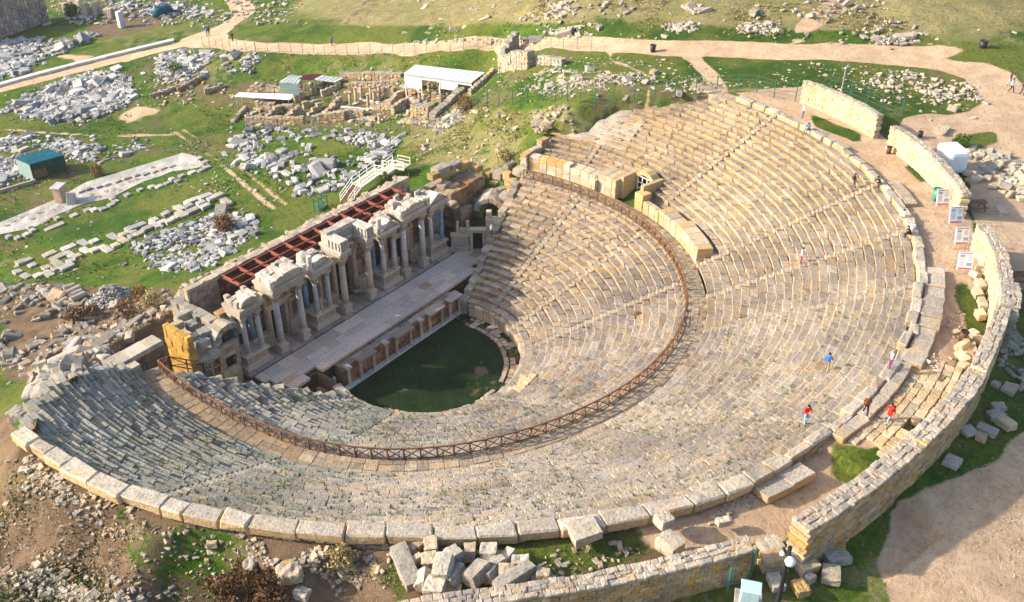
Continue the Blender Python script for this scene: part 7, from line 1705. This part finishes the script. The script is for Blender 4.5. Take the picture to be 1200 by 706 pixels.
gtufts([(340, 0), (1205, 0), (1205, 46), (900, 44), (560, 42), (340, 30)], 2500, .12, .4, 'straw', 'dry_grass', 'dry grass tufts all over the far hillside')
gtufts([(340, 0), (1205, 0), (1205, 46), (900, 44), (560, 42), (340, 30)], 900, .12, .4, 'weed', 'weeds', 'dark weeds on the far hillside')
gtufts([(640, 66), (900, 72), (1050, 80), (1140, 110), (1060, 132), (960, 100), (860, 104), (640, 122)], 1600, .08, .25, 'weed', 'weeds', 'grass tufts on the slope above the seats')
gtufts([(620, 640), (740, 622), (770, 640), (640, 680), (510, 690), (500, 650)], 500, .06, .2, 'weed', 'weeds', 'weeds in the green strip inside the long wall')
gtufts([(0, 110), (240, 62), (600, 66), (640, 100), (560, 130), (330, 255), (200, 325), (0, 335)], 3500, .12, .4, 'weed', 'weeds', 'coarse grass tufts in the wide green field')
gtufts([(0, 110), (240, 62), (600, 66), (640, 100), (560, 130), (330, 255), (200, 325), (0, 335)], 1500, .12, .35, 'straw', 'dry_grass', 'dry tufts in the wide green field')
#@@END
# ------------------------------------------------------------------ light
w = bpy.data.worlds.new('World'); sc.world = w; w.use_nodes = True
nt = w.node_tree; nt.nodes.clear()
bg = nt.nodes.new('ShaderNodeBackground'); sky = nt.nodes.new('ShaderNodeTexSky'); ow = nt.nodes.new('ShaderNodeOutputWorld')
EL, AZ = R(27), math.atan2(.79, -.614)
sky.sky_type = 'NISHITA'; sky.sun_disc = False; sky.sun_elevation = EL; sky.sun_rotation = pi / 2 - AZ; sky.air_density = 1.0; sky.dust_density = 2.5; sky.ozone_density = .5
bg.inputs['Strength'].default_value = .15
nt.links.new(sky.outputs[0], bg.inputs[0]); nt.links.new(bg.outputs[0], ow.inputs[0])
sun = bpy.data.lights.new('sun', 'SUN'); sun.energy = 4.1; sun.angle = R(1.2); sun.color = (1, .87, .68)
so = bpy.data.objects.new('sun', sun); COL.objects.link(so)
d = Vector((-math.cos(AZ) * math.cos(EL), -math.sin(AZ) * math.cos(EL), -math.sin(EL)))
so.rotation_euler = d.to_track_quat('-Z', 'Y').to_euler(); so.location = (-40, 60, 60)
sc.view_settings.view_transform = 'Standard'; sc.view_settings.look = 'None'; sc.view_settings.gamma = 1; sc.view_settings.exposure = 1.06

# ------------------------------------------------------------------ thin haze over the far ground
hz_ = MB().box((120, 110, 12.5), (700, 700, 101), None, 0).build('haze', None)
hz_.data.materials.clear()
hm = bpy.data.materials.new('air'); nt = nodes(hm); ho_ = nt.nodes.new('ShaderNodeOutputMaterial'); hv = nt.nodes.new('ShaderNodeVolumePrincipled')
hv.inputs['Color'].default_value = (.86, .92, 1, 1); hv.inputs['Density'].default_value = .00012; nt.links.new(hv.outputs[0], ho_.inputs['Volume'])
hz_.data.materials.append(hm); tag(hz_, 'thin pale haze over the far ground', 'haze', None, 'stuff')
